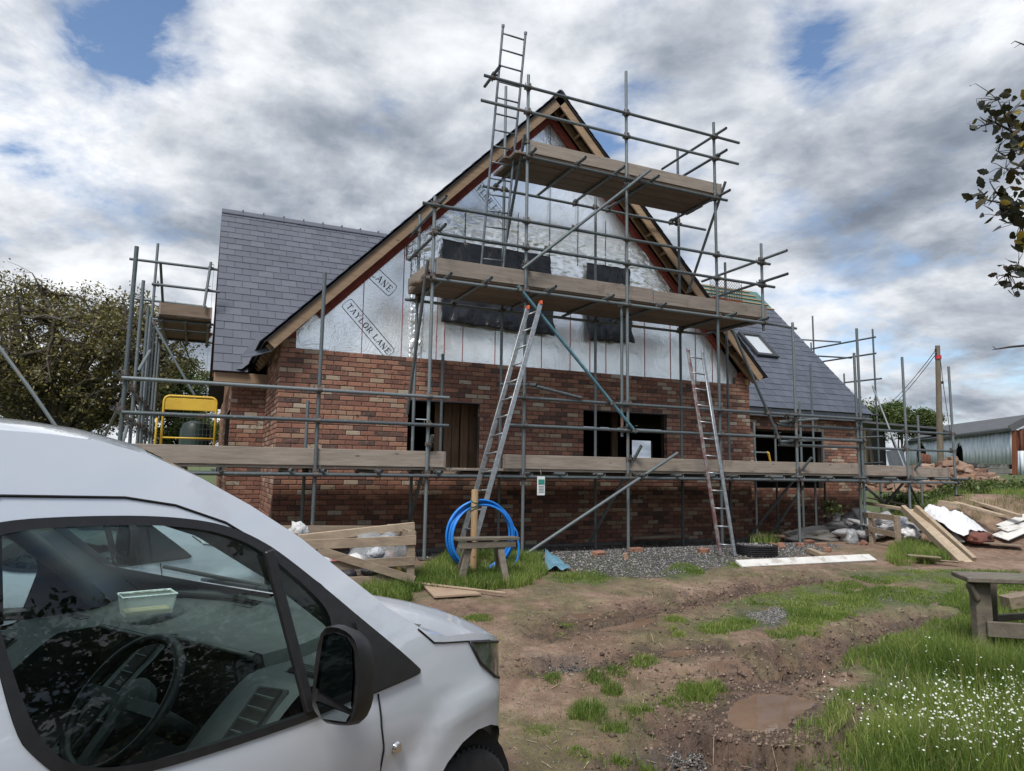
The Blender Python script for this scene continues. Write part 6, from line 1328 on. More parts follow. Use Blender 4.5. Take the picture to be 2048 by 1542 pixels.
    def slant_vent(a, b, w_, nm='vent'):
        a, b = Vector(a), Vector(b); mb = MB(); mb.plank(a, b, w_, .012, (-.4, 0, 1), bev=.005); ve = mb.build(nm, CHASSIS, da); d = b-a
        mb = MB(); mb.plank(a-d*.05+Vector((0, 0, -.008)), b+d*.05+Vector((0, 0, -.008)), w_+.03, .012, (-.4, 0, 1), bev=.008); mb.build('vent_surround', TRIM, ve)
        for k in range(1, 6): p = a+d*k/6; mb = MB(); mb.box(p+Vector((0, 0, .008)), (.006, w_*.9, .006)); mb.build('vent_slat', PLAST, ve)
    slant_vent((-.78, -.70, dz(-.78, -.70)+.012), (-.95, -.72, dz(-.95, -.72)+.012), .09); slant_vent((-.60, -.69, dz(-.6, -.69)+.004), (-.67, -.69, dz(-.67, -.69)+.004), .12)
    slant_vent((-.69, .03, dz(-.69, .03)+.012), (-.98, .02, dz(-.98, .02)+.012), .07); slant_vent((-.86, .70, dz(-.86, .70)+.008), (-.96, .70, dz(-.96, .70)+.008), .09)
    mb = MB(); mb.box((-.80, 0, .60), (.4, 1.55, .36)); mb.build('dash_underside', CHASSIS, v)
    mb = MB(); mb.plank((-.30, -.55, 1.115), (-.25, .55, 1.118), .05, .012); mb.build('demister_vent', CHASSIS, da)
    for (c_, w_, l_, ry) in (((-.62, -.70, dz(-.62, -.70)+.003), .05, .14, 0), ((-.62, .68, dz(-.62, .68)+.003), .05, .14, 0)):
        rot = Matrix.Rotation(-ry, 3, 'Y'); mb = MB(); mb.bbox(c_, (w_*.8, l_*.8, .008), rot, bev=.004); ve = mb.build('vent', TRIM, da)
        for k in range(5): mb = MB(); mb.box(Vector(c_)+rot @ Vector(((k-2)*w_/5, 0, .009)), (.003, l_*.9, .008), rot); mb.build('vent_slat', PLAST, ve) if False else None
    sw = Vector((-1.032,-0.38,1.026)); n_ = Vector((-.80, 0, .60)).normalized(); u_ = Vector((0, 1, 0)); w2 = n_.cross(u_); mb = MB(); mb.tube([sw+(u_*math.cos(a)+w2*math.sin(a))*.185 for a in [k*math.pi/24 for k in range(48)]], .0155, 10, closed=True); st = mb.build('steering_wheel', TRIM, v, True)
    mb = MB(); rot = Matrix((w2, u_, n_)).transposed(); mb.lathe([(0, .02), (.05, .018), (.075, .0), (.07, -.03), (0, -.04)], sw-n_*.02, n=24, rot=rot)
    for a in (0, math.pi, math.pi*.5): mb.plank(sw-n_*.01, sw+(u_*math.cos(a)+w2*math.sin(a))*.18, .035, .015, n_)
    mb.build('wheel_hub', PLAST, st, True, 40); mb = MB(); mb.tube([sw-n_*.02, sw-n_*.25], .035, 10); mb.build('steering_column', PLAST, v, True)
    for y_ in (-.40, .42): mb = MB(); mb.bbox((-1.45, y_, .68), (.5, .48, .16), bev=.05); mb.bbox((-1.70, y_, 1.0), (.14, .46, .62), Matrix.Rotation(-.2, 3, 'Y'), bev=.05); mb.bbox((-1.80, y_, 1.42), (.09, .26, .18), bev=.04); mb.build('seat', PLAST, v, True, 40)
    mb = MB(); mb.plank((-.22, -.1, 1.19), (-.30, .62, 1.235), .02, .015, bev=.003); mb.plank((-.22, .45, 1.185), (-.38, -.28, 1.225), .02, .015, bev=.003); mb.build('wiper', TRIM, v)
    return v
m_, b_ = mat_new('mirror_glass'); setc(b_, 'Base Color', (.30, .33, .33)); setc(b_, 'Metallic', 1.); setc(b_, 'Roughness', .03); MIRR = m_
PSI = .60; VO = Vector((-.519, -7.408, -.46))
van = make_van('white panel van in the near left corner, its cab window and door mirror facing us')
van.location = VO; van.rotation_euler = (0, 0, PSI)
def copy_tree(o, parent=None):
    c = o.copy(); COL.objects.link(c)
    if parent is not None: c.parent = parent
    for ch in list(o.children): copy_tree(ch, c)
    return c
van2 = copy_tree(van); tag(van2, 'second white van parked beyond, seen only through the glass of the nearest van')
hv, lv = Vector((math.cos(PSI), math.sin(PSI), 0)), Vector((-math.sin(PSI), math.cos(PSI), 0))
van2.location = VO+hv*.95+lv*2.62+Vector((0, 0, .08)); van2.rotation_euler = (0, 0, PSI-.02)
# plastic food tub on the dashboard
m_, b_ = mat_new('translucent_tub'); setc(b_, 'Base Color', (.62, .68, .66)); setc(b_, 'Roughness', .3); setc(b_, 'Alpha', .45); TUB = m_
tubc = Vector((-0.512,0.385,1.09)); tr_ = thing('food_tub', 'clear plastic food tub left on the dashboard of the nearest van', 'tub'); tr_.location = VO+hv*tubc.x+lv*tubc.y+Vector((0, 0, 1.095)); tr_.rotation_euler = (0, 0, PSI-.35)
mb = MB(); L1, L2, W1_, W2_, H_ = .085, .098, .05, .06, .075
lo_ = [(-L1, -W1_), (L1, -W1_), (L1, W1_), (-L1, W1_)]; hi_ = [(-L2, -W2_), (L2, -W2_), (L2, W2_), (-L2, W2_)]
mb.add([(x, y, 0) for x, y in lo_]+[(x, y, H_) for x, y in hi_], [(3, 2, 1, 0)]+[(i, (i+1) % 4, (i+1) % 4+4, i+4) for i in range(4)]); mb.build('tub_wall', TUB, tr_)
mb = MB(); mb.tube([(x, y, H_) for x, y in hi_], .005, 6, closed=True); mb.build('tub_rim', bag_mat('tub_rim', (.7, .76, .75), .3), tr_); mb = MB(); mb.box((0, 0, .010), (L1*1.9, W1_*1.9, .012)); mb.build('crumbs', bag_mat('crumbs', (.45, .40, .22), .8), tr_)

# ---------------------------------------------------------------- trees
BARK = M('bark', (.045, .038, .030), (.085, .072, .055), 7, .95, bump=.6, bdist=.03, stretch=(1, 1, .3))
def leaf_mat(name, c0, c1, c2):
    m, b = mat_new(name); at = nd('ShaderNodeAttribute', attribute_name='tone'); c = ramp_(at.outputs['Fac'], [(0., c0), (.55, c1), (1., c2)])
    setc(b, 'Base Color', c); setc(b, 'Roughness', .55); tr = N('ShaderNodeBsdfTranslucent'); Lk(c, tr.inputs[0]); mx = N('ShaderNodeMixShader'); mx.inputs[0].default_value = .30
    out = [n for n in nt.nodes if n.type == 'OUTPUT_MATERIAL'][0]; Lk(b.outputs[0], mx.inputs[1]); Lk(tr.outputs[0], mx.inputs[2]); Lk(mx.outputs[0], out.inputs[0]); return m
OAKL = leaf_mat('young_oak_leaves', (.075, .072, .020), (.15, .135, .040), (.24, .20, .07)); GRNL = leaf_mat('green_leaves', (.035, .060, .012), (.08, .115, .025), (.13, .17, .04))
def leafcloud(name, C_, n, rad, size, mat_, parent, seed=0):
    """C_: (m,3) twig points; n leaves spread round them"""
    r2 = np.random.default_rng(seed); idx = r2.integers(0, len(C_), n); P = C_[idx]+r2.normal(0, rad, (n, 3))*np.array([1, 1, .6]); a = r2.normal(size=(n, 3)); a /= np.linalg.norm(a, axis=1)[:, None]; b = np.cross(a, r2.normal(size=(n, 3))); b /= np.linalg.norm(b, axis=1)[:, None]
    s = size*r2.uniform(.6, 1.35, n)[:, None]; V = np.stack([P-a*s, P+b*s*.5, P+a*s, P-b*s*.5], 1).reshape(-1, 3); Fm = np.arange(n*4).reshape(n, 4)
    tone = np.clip(.5+.25*r2.normal(size=n)+.25*np.sin(idx*12.9898), 0, 1); return npmesh(name, V, Fm, mat_, parent, False, tone)
def tree(name, label, base, trunk_r, crowns, nb, nleaf, lrad, lsize, mat_, seed, cat='tree', fork=.35, group=None):
    rr = random.Random(seed); root = thing(name, label, cat, (0, 0, 0), group=group); base = Vector(base); top = Vector(crowns[0][0]); fk = base.lerp(top, fork); mb = MB()
    mb.tube([base, base.lerp(fk, .3)+Vector((.05, 0, 0)), fk], [trunk_r*1.35, trunk_r*1.02, trunk_r*.85], 12); tw = []; limbs = []
    for k in range(nb):
        c_, r_ = crowns[k % len(crowns)] if k >= len(crowns) else crowns[k]
        th = rr.random()*6.283; ph = math.acos(rr.uniform(-.75, 1)); rad = rr.uniform(.55, 1.)
        tgt = Vector(c_)+Vector((math.cos(th)*math.sin(ph)*r_[0], math.sin(th)*math.sin(ph)*r_[1], math.cos(ph)*r_[2]))*rad
        if limbs and rr.random() < .75:
            L_ = min(rr.sample(limbs, min(8, len(limbs))), key=lambda q: (q[len(q)//2]-tgt).length); i0 = rr.randint(1, len(L_)-2); st = L_[i0]; r0 = trunk_r*.30*(1-i0/len(L_))+.014
        else: st = base.lerp(fk, rr.uniform(.8, 1.)); r0 = trunk_r*rr.uniform(.35, .6)
        pts = [st]; n = 7; mid = st.lerp(tgt, .5)+Vector((rr.gauss(0, .12), rr.gauss(0, .12), rr.uniform(.0, .18)))*(tgt-st).length
        for i in range(1, n+1): t = i/n; p = st*(1-t)**2+mid*2*t*(1-t)+tgt*t*t; pts.append(p+Vector((rr.gauss(0, .04), rr.gauss(0, .04), rr.gauss(0, .04)))*(tgt-st).length*.3)
        mb.tube(pts, [r0*(1-.85*i/n)+.004 for i in range(n+1)], 5, cap=False); limbs.append(pts)
        for i in range(3, n+1):
            for q in range(3):
                e_ = pts[i]+Vector((rr.gauss(0, 1), rr.gauss(0, 1), rr.gauss(0, .6)))*r_[0]*.14; mb.tube([pts[i], pts[i].lerp(e_, .6)+Vector((0, 0, .03)), e_], [.012, .008, .004], 3, cap=False); tw += [pts[i].lerp(e_, .55), e_, e_]
    mb.build('trunk', BARK, root, True); cr = leafcloud('crown', np.array([tuple(p) for p in tw]), nleaf, lrad, lsize, mat_, root, seed); return root
ob = (-6.285,19.286,1.69); oc = (-5.082,18.263,5.303); oc2 = (-7.48,19.786,6.078); oc3 = (-3.317,16.902,5.425)
tree('oak_tree', 'large spreading oak with sparse brownish young leaves, left of the scaffold', (ob[0], ob[1], -.2), .34, [(oc, (3.4, 3.2, 2.75)), (oc2, (3.2, 3.0, 2.6)), (oc3, (2.4, 2.4, 2.1)), ((-11.157,22.084,5.366), (3.2, 3, 2.8)), ((-5.614,18.197,3.451), (3.6, 3., 1.2))], 230, 40000, .16, .064, OAKL, 5, fork=.45)
bb = (-1.48,21.469,2.276); tree('bushy_tree', 'smaller yellow-green tree glimpsed behind the yellow gate', (bb[0], bb[1], -.2), .16, [((-1.764,21.284,4.604), (1.35, 1.3, 1.05)), ((-2.407,21.747,3.302), (1.5, 1.3, 1.1)), ((-1.043,21.188,2.908), (1.5, 1.2, .9))], 60, 15000, .18, .07, GRNL, 9)
for i, (px, c_, r_, n, lb) in enumerate((((39.823,21.445,4.249), (39.664,21.375,5.303), (1.0, 1.2, 1.1), 5000, 'small open-crowned tree just right of the slate roof corner'), ((44.945,23.574,4.178), (45.022,23.356,5.544), (1.6, 1.6, 1.0), 8000, 'bushy tree above the dark open barn, left of its neighbour'), ((46.604,22.85,4.027), (46.528,22.725,5.211), (1.5, 1.5, .75), 7000, 'low rounded tree beside the telegraph pole'))):
    tree('far_tree', lb, (px[0], px[1], 1.0), .14, [(c_, r_)], 34, n, .20, .085, GRNL, 20+i, group='trees beyond the barn')
# hedge at our back, mirrored in the van glass
hp = []
for k in range(1500): x_ = random.uniform(-9, 15); hp.append((x_, -12.6+(.16*(x_-1) if x_ > 1 else 0)-random.random()*1.2+.15*math.sin(k), random.uniform(-.4, 3.3+.3*math.sin(x_*1.7))))
hp = np.array(hp); hedge = thing('hedge', 'leafy hedge along the lane at the photographer\'s back', 'hedge'); leafcloud('foliage', hp, 44000, .22, .075, GRNL, hedge, 3); mb = MB()
for k in range(26): x_ = -9+k*.7; mb.tube([(x_, -13.8, -.6), (x_+.1, -13.7, 1.2), (x_+random.uniform(-.4, .4), -13.9, 3.2)], [.05, .04, .012], 6)
mb.build('stems', BARK, hedge)
# ---------------------------------------------------------------- barn and sheds
def corr_mat():
    m, b = mat_new('galvanised_sheeting'); p = pos_(); n = noise_(scaled(p, (1, 1, .25)), 2.2, 6, .65); c = ramp_(n, [(.35, (.50, .57, .64)), (.6, (.66, .72, .78))]); c = mix_(ramp_(noise_(p, 1.1, 4, .6, 0, (7, 3, 3)), [(.66, 0.), (.72, .8)]), c, (.16, .06, .03)); setc(b, 'Base Color', c); setc(b, 'Roughness', .7); return m
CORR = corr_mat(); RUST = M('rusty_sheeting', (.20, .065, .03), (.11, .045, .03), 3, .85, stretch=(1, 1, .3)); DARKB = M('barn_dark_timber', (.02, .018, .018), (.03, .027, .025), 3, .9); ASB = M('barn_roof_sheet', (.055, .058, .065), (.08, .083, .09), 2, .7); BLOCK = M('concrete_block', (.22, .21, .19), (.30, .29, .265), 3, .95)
barn = thing('barn', 'low farm barn clad in pale blue-grey corrugated sheets with a dark open bay', 'barn')
A0, A1 = Vector((34.471,15.332,1.87)), Vector((32.308,8.579,1.826)); dA = (A1-A0); LA = Vector((dA.x, dA.y, 0)).length; dA = Vector((dA.x, dA.y, 0)).normalized(); nA = Vector((dA.y, -dA.x, 0))
if nA.dot(CAM-A0) < 0: nA = -nA
ht0, ht1 = (34.389,15.197,3.151)[2], (32.143,8.435,3.449)[2]; hb0, hb1 = A0.z, A1.z
def corrug(name, a, d, L_, zb0, zb1, zt0, zt1, mat_, parent, pitch=.22, amp=.035, gap=None):
    n = max(4, int(L_/pitch*4)); mb = MB(); vs = []
    for i in range(n+1):
        t = i/n; p = Vector((a.x, a.y, 0))+d*L_*t+nA*amp*math.sin(i*math.pi/2); zt_ = zt0+(zt1-zt0)*t; zb_2 = zb0+(zb1-zb0)*t
        if gap: zb_2 = max(zb_2, gap(t, zb_2, zt_))
        vs += [(p.x, p.y, zb_2), (p.x, p.y, zt_)]
    mb.add(vs, [(2*i, 2*i+2, 2*i+3, 2*i+1) for i in range(n)]); o = mb.build(name, mat_, parent, True); md = o.modifiers.new('thickness', 'SOLIDIFY'); md.thickness = .008; return o
def holes(t, zb_, zt_):
    if .12 < t < .215: return zb_+(zt_-zb_)*(.93-.35*abs(t-.17)/.05)
    if .515 < t < .585: return zb_+(zt_-zb_)*(.74-.25*abs(t-.55)/.035+.06*math.sin(t*400))
    return -9
nsh = 9
for k in range(nsh):
    t0, t1 = k/nsh, (k+1)/nsh; fz0 = lambda t: hb0+(hb1-hb0)*t; fz1 = lambda t: ht0+(ht1-ht0)*t
    corrug('cladding_sheet', A0+dA*LA*t0+nA*(.02*(k % 2)), dA, LA*(t1-t0)+.06, fz0(t0), fz0(t1), fz1(t0), fz1(t1), CORR, barn, gap=(lambda a_: (lambda t, b_, c_: holes(a_+t/nsh, b_, c_)))(t0))
zg = min(hb0, hb1)-.9; mb = MB(); c_ = A0+dA*LA/2-nA*.15; q = A0+dA*0
for r_ in range(3):
    for k in range(int(LA/.45)):
        p = A0+dA*(.225+.45*k+(.2 if r_ % 2 else 0))-nA*.06; b_ = MB(); b_.bbox((p.x, p.y, hb0+(hb1-hb0)*k*.45/LA-.10-.215*r_), (.44, .12, .205), Matrix.Rotation(math.atan2(dA.y, dA.x), 3, 'Z'), bev=.01); b_.build('block', BLOCK, barn)
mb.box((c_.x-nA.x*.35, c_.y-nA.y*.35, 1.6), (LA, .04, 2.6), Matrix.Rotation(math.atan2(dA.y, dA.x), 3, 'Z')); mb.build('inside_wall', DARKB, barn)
z_l = (37.139,14.989,3.737)[2]
B0, B1, B2 = Vector((33.787,17.529,4.245)), Vector((35.183,13.675,3.608)), Vector((42.984,18.892,4.477)); B3, B4 = Vector((37.99,11.19,4.513)), Vector((32.045,8.248,3.525))
mb = MB(); mb.plank(Vector((33.794,17.541,4.131)), Vector((34.564,12.864,3.499)), 2.5, .10, (.1, .3, 1)); mb.build('roof', ASB, barn)
ra, rb, rc, rd = Vector((34.18,15.075,3.114)), Vector((31.929,8.312,3.435)), Vector((41.572,12.855,4.82)), Vector((42.834,18.956,4.507))
mb = MB(); mb.add([ra, rb, rc, rd]+[p-Vector((0, 0, .12)) for p in (ra, rb, rc, rd)], [(0, 1, 2, 3), (7, 6, 5, 4)]+[(i, i+4, (i+1) % 4+4, (i+1) % 4) for i in range(4)]); mb.build('roof', ASB, barn)
mb = MB(); mb.plank(ra+nA*.1, rb+nA*.1, .05, .06); mb.build('eaves_tube', GALV, barn)
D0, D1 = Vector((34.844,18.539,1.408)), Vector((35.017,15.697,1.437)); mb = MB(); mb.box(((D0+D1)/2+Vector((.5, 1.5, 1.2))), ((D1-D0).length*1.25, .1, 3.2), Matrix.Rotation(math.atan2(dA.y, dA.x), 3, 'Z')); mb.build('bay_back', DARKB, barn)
for px, pt_ in (((34.259,17.697,1.409), (34.046,17.458,3.905)), ((34.655,17.519,1.415), (34.253,17.411,3.564))): mb = MB(); mb.plank(px, pt_, .14, .14, (0, -1, 0), bev=.01); mb.build('bay_post', OLDP, barn)
mb = MB(); a, b = Vector((31.723,14.356,1.873)), Vector((32.059,13.642,1.954)); mb.plank(a+Vector((0, 0, .2)), b+Vector((0, 0, .25)), .03, .9, (0, 0, 1)); tag(mb.build('grey_panel', LEAD), 'grey sheet leaning in the open bay of the barn', 'panel')
a = Vector((31.142,11.887,1.64)); corrug_o = corrug('rusty_sheet', a-dA*.35, dA, .7, a.z, a.z, a.z+.74, a.z+.62, RUST, None); tag(corrug_o, 'rust-brown corrugated offcut propped against the barn cladding', 'sheet')
a = Vector((31.554,11.149,1.649)); mb = MB(); mb.bbox((a.x, a.y, a.z+.1), (.5, .4, .36), bev=.03); tag(mb.build('white_tank', bag_mat('white_box', (.66, .7, .74), .5)), 'white box standing at the foot of the telegraph pole', 'box')
shed = thing('rusty_shed', 'rusty corrugated shed cut off by the right edge, with a dark corner post', 'shed'); a, b = Vector((30.245,7.36,1.352)), Vector((30.105,7.171,3.224)); mb = MB(); mb.plank(a, b, .16, .16, (0, -1, 0), bev=.01); mb.build('corner_post', RUST, shed)
a0 = Vector((30.359,7.308,1.354)); zt = (30.242,7.115,3.185)[2]; corrug('rusty_cladding', a0, dA, 4, a0.z+.55, a0.z+.55, zt, zt+1.0, RUST, shed); corrug('lower_cladding', a0+nA*.05, dA, 4, a0.z-.1, a0.z-.1, a0.z+1.0, a0.z+1.0, CORR, shed); mb = MB(); mb.plank((29.929,7.242,3.284), (31.027,6.075,4.197), .1, .28, (0, 0, 1)); mb.build('bargeboard', ASB, shed)
# telegraph pole
tp_ = thing('telegraph_pole', 'wooden telegraph pole with a red collar and thin wires, in front of the barn', 'pole'); TPW = wood('pole_timber', (.17, .14, .10), (.10, .08, .06), knots=False, axis=(6, 6, 1)); REDC = M('red_collar', (.45, .03, .04), None, 4, .5)
t0, t1 = Vector((30.335,10.637,1.311)), Vector((29.826,10.069,7.256)); mb = MB(); mb.tube([t0-Vector((0, 0, .6)), t1], [.15, .10], 14); mb.build('pole', TPW, tp_, True, 40); r0_ = Vector((29.877,10.107,6.797)); mb = MB(); mb.tube([r0_, r0_-Vector((0, 0, .17))], .14, 12); mb.build('collar', REDC, tp_, True, 40)
for k, dz_ in enumerate((.32, .14)):
    mb = MB(); s_ = t1-Vector((.15, 0, dz_+.1)); e_ = Vector((51.891,31.281,5.807))+Vector((0, 0, .4*k)); mb.tube([s_+(e_-s_)*t-Vector((0, 0, 1.2*4*t*(1-t)*.35)) for t in [i/12 for i in range(13)]], .016, 4); mb.build('wire', DARKB, tp_)
    mb = MB(); mb.bbox(s_+Vector((0, 0, .03)), (.09, .07, .09), bev=.02); mb.build('insulator', DARKB, tp_)
mb = MB(); mb.tube([t1+Vector((.12, 0, -.3)), Vector((30.167,10.143,5.561)), Vector((30.152,9.973,3.584)), Vector((30.243,9.993,3.131))], .014, 4); mb.build('stay_wire', DARKB, tp_); mb = MB(); mb.bbox((30.049,10.087,5.547), (.09, .09, .13), bev=.02); mb.build('stay_insulator', DARKB, tp_)
mb = MB(); mb.tube([(-7.348,10.309,6.321), (-4.893,9.649,3.029), (-4.128,9.451,1.942)], .045, 8); tag(mb.build('stay_cable', GALV), 'taut grey cable slanting down across the oak at the left edge', 'cable')
# rubble heap
heap = thing('rubble_heap', 'long heap of broken red-brown stone beyond the right end of the scaffold', 'rubble')
def rub_mat():
    m, b = mat_new('sandstone_rubble'); at = nd('ShaderNodeObjectInfo').outputs['Random']; n = noise_(pos_(), 9, 5, .6); c = ramp_(math_('ADD', math_('MULTIPLY', at, .7), math_('MULTIPLY', n, .3)), [(.1, (.13, .075, .055)), (.5, (.23, .145, .105)), (.9, (.32, .23, .175))]); setc(b, 'Base Color', c); setc(b, 'Roughness', .95); bump_(b, n, .5, .02); return m
RUB = rub_mat(); hc = Vector((17.73,2.57,0.714)); hd = (Vector((17.362,0.508,0.856))-Vector((17.714,4.232,0.725))); hd.z = 0; hL = hd.length; hd.normalize(); hn = Vector((-hd.y, hd.x, 0)); h0 = Vector((17.728,4.256,0.499)); TPR = [.45, .5, .62, .62, .7, .8, .95, .75, .35]
def heap_h(s_): t = max(0, min(.9999, s_/hL))*(len(TPR)-1); i = int(t); return TPR[i]+(TPR[i+1]-TPR[i])*(t-i)
shapes = []
for k in range(9):
    mb = MB(); r_ = [random.uniform(.7, 1.2) for _ in range(8)]; vs = [(x*r_[i]*.5, y*r_[(i+3) % 8]*.5, z*r_[(i+5) % 8]*.5) for i, (x, y, z) in enumerate([(x, y, z) for x in (-1, 1) for y in (-1, 1) for z in (-1, 1)])]
    bm = bmesh.new(); [bm.verts.new(v) for v in vs]; bmesh.ops.convex_hull(bm, input=bm.verts); bmesh.ops.bevel(bm, geom=bm.edges[:], offset=.08, segments=1, affect='EDGES'); me = bpy.data.meshes.new('stone'); bm.to_mesh(me); bm.free(); me.materials.append(RUB); shapes.append(me)
for k in range(270):
    s_ = random.uniform(0, hL); w_ = random.uniform(-1, 1); hh = heap_h(s_); p = h0+hd*s_+hn*w_*1.1; z = (.88 if True else 0)+hh*(1-abs(w_)**1.3)*random.uniform(.75, 1.0)-.05; sz = random.uniform(.14, .42)
    o = bpy.data.objects.new('stone', shapes[k % 9]); o.location = (p.x, p.y, z); o.rotation_euler = (random.uniform(-.35, .35), random.uniform(-.35, .35), random.random()*6.3); o.scale = (sz, sz*random.uniform(.5, .9), sz*random.uniform(.28, .6)); link(o, heap)
mb = MB(); pr = []
nh = 24
for i in range(nh+1):
    s_ = hL*i/nh
    for j in range(9): w_ = -1+j/4; p = h0+hd*s_+hn*w_*1.15; pr.append((p.x, p.y, .80+heap_h(s_)*max(0, 1-abs(w_)**1.3)*.86))
mb.add(pr, [(i*9+j, (i+1)*9+j, (i+1)*9+j+1, i*9+j+1) for i in range(nh) for j in range(8)]); mb.build('heap_core', M('rubble_soil', (.16, .09, .06), (.24, .14, .09), 6, .95, bump=.8, bdist=.06), heap, True)
for i, (a, b, w_, t_, m2, lb) in enumerate((((18.058,1.776,1.423), (18.277,1.032,1.299), .10, .05, DARKB, 'charred plank on top of the rubble heap, upper'), ((17.954,1.623,1.261), (18.164,0.889,1.09), .16, .05, DARKB, 'charred plank on top of the rubble heap, lower'), ((17.711,1.296,1.223), (17.929,1.074,1.321), .08, .06, OLDP, 'pale stick across the charred planks'), ((17.713,1.746,1.149), (18.562,1.324,1.46), .05, .04, OLDP, 'thin grey pole lying over the rubble heap'), ((18.212,1.909,1.562), (18.205,1.516,1.224), .04, .04, OLDP, 'thin stick leaning on the top of the rubble heap'), ((17.426,1.233,1), (17.535,0.43,0.859), .10, .05, DARKB, 'dark board on the right flank of the rubble heap'))): plank_thing('plank', lb, 'plank', a, b, w_, t_, m2)
blob_thing('scrap_heap', 'dark tangle of burnt scrap crowning the rubble heap', 'scrap', (18.212,1.715,1.357), (.42, .4, .22), DARKB, 4.4, .6, n=4, f=6)
# weeds on the bank
wp = []
for (c_, r_, n) in (((15.702,1.282,0.639), .9, 60), ((15.921,0.841,0.72), .8, 60), ((16.359,-0.165,0.997), 1.1, 80), ((15.774,-0.995,0.907), 1.0, 70), ((12.379,1.129,0.543), .2, 4)):
    for k in range(n): a = random.random()*6.28; q = random.random()*r_; wp.append((c_[0]+q*math.cos(a), c_[1]+q*math.sin(a), c_[2]-.12+random.random()*.22))
o = leafcloud('undergrowth', np.array(wp), 9000, .10, .045, GRNL, None, 8); tag(o, kind='stuff')
# ---------------------------------------------------------------- holly at the right edge
HL = [((1.325,-9.3,2.483), 0), ]
def holly_mat():
    m, b = mat_new('holly_leaf'); r_ = nd('ShaderNodeObjectInfo').outputs['Random']; c = ramp_(r_, [(0., (.018, .022, .010)), (.6, (.035, .036, .015)), (.86, (.07, .05, .02)), (.95, (.30, .22, .03))]); setc(b, 'Base Color', c); setc(b, 'Roughness', .4)
    tr = N('ShaderNodeBsdfTranslucent'); Lk(c, tr.inputs[0]); mx = N('ShaderNodeMixShader'); mx.inputs[0].default_value = .25; out = [n for n in nt.nodes if n.type == 'OUTPUT_MATERIAL'][0]; Lk(b.outputs[0], mx.inputs[1]); Lk(tr.outputs[0], mx.inputs[2]); Lk(mx.outputs[0], out.inputs[0]); return m
HOL = holly_mat(); TWIG = M('dark_twig', (.03, .026, .024), (.05, .04, .035), 20, .8)
lsh = []
for k in range(7):
    mb = MB(); n = 8; vs = []; bend = random.uniform(-.35, .35); wd = random.uniform(.22, .32)
    for i in range(n+1):
        t = i/n; w_ = wd*math.sin(math.pi*min(.98, t*.93+.03))**.8*(1+.16*math.sin(i*2.6)); vs += [(t, -w_/1, bend*t*t+.10*(w_)), (t, 0, bend*t*t-.02), (t, w_, bend*t*t+.10*w_)]
    mb.add(vs, [f for i in range(n) for f in ((3*i, 3*i+3, 3*i+4, 3*i+1), (3*i+1, 3*i+4, 3*i+5, 3*i+2))]); lsh.append(mb.mesh('leaf', HOL, True))
holly = thing('holly_branch', 'dark leafy twigs reaching into the sky from the right edge, nearest plant to us', 'branch')
TW = [[(1.678,-9.272,2.334), (1.54,-9.271,2.376), (1.44,-9.285,2.402), (1.363,-9.31,2.438), (1.342,-9.307,2.478)], [(1.54,-9.271,2.376), (1.427,-9.268,2.317), (1.347,-9.286,2.313)], [(1.44,-9.285,2.402), (1.338,-9.295,2.404), (1.311,-9.281,2.395)], [(1.651,-9.287,2.122), (1.516,-9.284,2.136), (1.401,-9.286,2.132), (1.332,-9.257,2.148), (1.301,-9.245,2.161)], [(1.401,-9.286,2.132), (1.356,-9.272,2.173), (1.336,-9.267,2.206)], [(1.432,-9.299,2.125), (1.39,-9.278,2.108), (1.365,-9.266,2.096)], [(1.665,-9.265,1.916), (1.53,-9.261,1.925), (1.43,-9.271,1.918), (1.398,-9.254,1.898)], [(1.657,-9.278,2.036), (1.503,-9.266,2.052), (1.434,-9.295,2.083)], [(1.625,-9.296,2.277), (1.462,-9.276,2.262), (1.37,-9.289,2.256)]]
for P in TW: mb = MB(); mb.tube(P, [.005-.0035*i/(len(P)-1) for i in range(len(P))], 6); mb.build('twig', TWIG, holly, True)
mb = MB(); P = [(1.58,-9.309,1.703), (1.491,-9.265,1.671), (1.431,-9.237,1.664), (1.389,-9.217,1.656), (1.379,-9.214,1.665)]; mb.tube(P, [.005, .004, .0035, .002, .001], 6); mb.tube([P[3], (1.377,-9.212,1.653)], [.0018, .0008], 5)
for q in (2005, 2016, 2032): pass
mb.build('bare_twig', TWIG, holly, True)
mb = MB(); mb.tube([(1.61,-9.354,2.76), (1.465,-9.335,2.692), (1.381,-9.35,2.674), (1.37,-9.344,2.664)], [.004, .003, .0015, .001], 5); mb.tube([(1.397,-9.356,2.664), (1.38,-9.346,2.651)], [.0012, .0006], 5); mb.build('bare_twig', TWIG, holly, True)
hr = random.Random(3); cnt = 0
LC = [((1962, 197), 9), ((1978, 203), 14), ((1998, 190), 10), ((2010, 205), 8), ((1985, 228), 12), ((2000, 240), 14), ((1975, 242), 7), ((1997, 258), 14), ((2014, 262), 12), ((1975, 252), 8), ((2028, 232), 14), ((2038, 250), 16), ((2034, 280), 14), ((2012, 282), 9), ((2038, 300), 14), ((2002, 333), 10), ((2022, 318), 12), ((2040, 318), 14), ((2020, 343), 16), ((2042, 345), 14), ((1975, 372), 12), ((1988, 380), 10), ((1955, 392), 14), ((1972, 396), 12), ((1990, 398), 16), ((2006, 390), 16), ((1980, 415), 9), ((2000, 415), 12), ((2018, 420), 14), ((2030, 405), 14), ((2010, 440), 16), ((2030, 440), 14), ((2040, 390), 14), ((2042, 420), 14), ((2045, 455), 14), ((2038, 480), 12), ((2045, 500), 10), ((2028, 535), 12), ((2015, 550), 14), ((2036, 552), 16), ((2026, 570), 14), ((2044, 580), 14), ((2006, 562), 8), ((2040, 530), 12), ((2045, 360), 14), ((2046, 270), 14), ((2030, 215), 10), ((2046, 220), 12)]
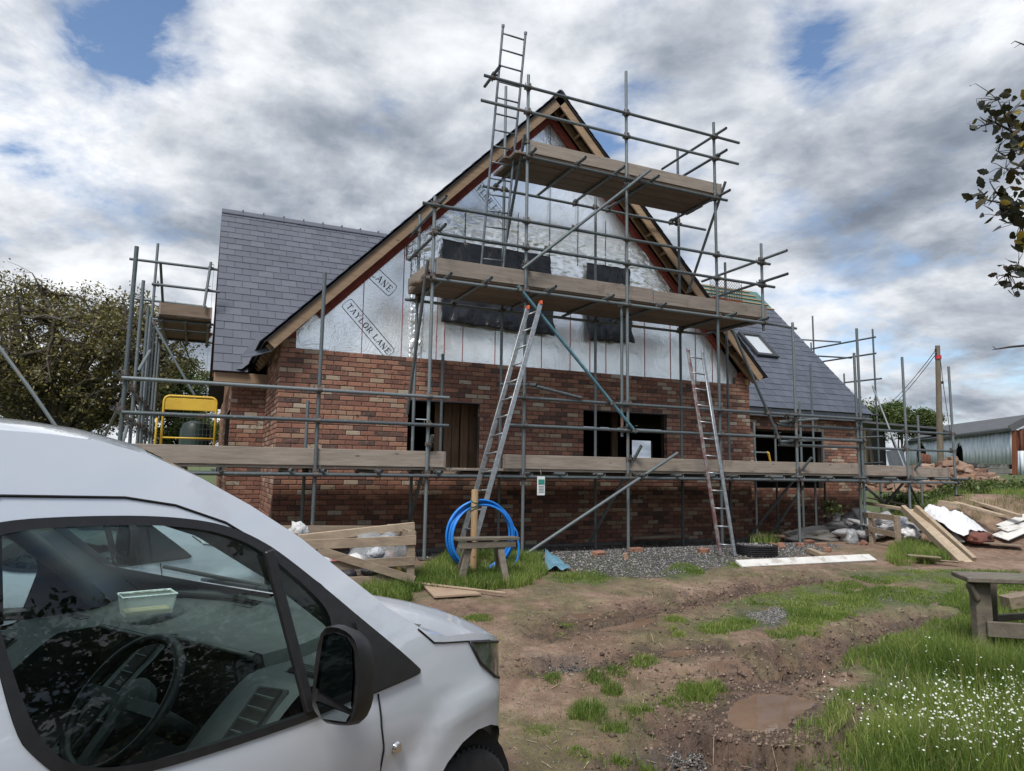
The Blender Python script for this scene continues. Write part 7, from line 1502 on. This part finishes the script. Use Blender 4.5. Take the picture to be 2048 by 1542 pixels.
LP = HOLLY_POINTS = [
 (1.29,-9.284,2.483), (1.315,-9.294,2.473), (1.344,-9.31,2.495), (1.385,-9.304,2.481), (1.308,-9.306,2.422), (1.353,-9.302,2.413), (1.315,-9.285,2.409), (1.309,-9.32,2.363), (1.407,-9.291,2.392), (1.316,-9.283,2.392), (1.457,-9.289,2.458), (1.411,-9.327,2.397), (1.471,-9.285,2.377), (1.375,-9.303,2.344), (1.522,-9.261,2.362), (1.366,-9.288,2.259), (1.394,-9.304,2.284), (1.485,-9.282,2.312), (1.394,-9.298,2.243), (1.427,-9.313,2.24),
 (1.329,-9.262,2.194), (1.349,-9.27,2.181), (1.301,-9.245,2.161), (1.306,-9.268,2.146), (1.375,-9.256,2.16), (1.378,-9.28,2.165), (1.341,-9.258,2.123), (1.371,-9.272,2.124), (1.399,-9.283,2.116), (1.458,-9.271,2.157), (1.389,-9.274,2.083), (1.419,-9.288,2.083), (1.429,-9.304,2.166), (1.435,-9.3,2.117), (1.444,-9.296,2.059), (1.436,-9.287,2.017), (1.448,-9.288,1.985), (1.426,-9.27,1.926), (1.408,-9.259,1.901), (1.483,-9.249,1.91), (1.427,-9.263,1.869), (1.455,-9.273,1.853), (1.396,-9.251,1.881), (1.444,-9.279,1.935), (1.434,-9.312,2.216), (1.426,-9.329,2.364), (1.395,-9.327,2.455), (1.42,-9.337,2.447)]
for i, p in enumerate(LP):
    for q in range(4 if i % 3 else 3):
        o = bpy.data.objects.new('leaf', lsh[(i+q*3) % 7]); s_ = LC[i][1]*.0024*hr.uniform(.8, 1.3)+.008; o.location = Vector(p)+Vector((hr.gauss(0, .016), hr.gauss(0, .02), hr.gauss(0, .016))); o.rotation_euler = (hr.random()*6.28, hr.uniform(-.9, .9), hr.random()*6.28); o.scale = (s_, s_, s_); link(o, holly)
tp3 = [Vector(p) for P in TW for a_, b_2 in zip(P[:-1], P[1:]) for p in [Vector(a_).lerp(Vector(b_2), t/4) for t in range(5)]]
mb = MB()
for lf in [c for c in holly.children if c.name.startswith('leaf')]:
    p = Vector(lf.location); q = min(tp3, key=lambda v: (v-p).length)
    if (p-q).length < .14: mb.tube([q, q.lerp(p, .5)+Vector((0, 0, .004)), p], [.0016, .0011, .0008], 4, cap=False)
o = mb.build('leaf_stalks', TWIG, holly); tag(o, kind='stuff')
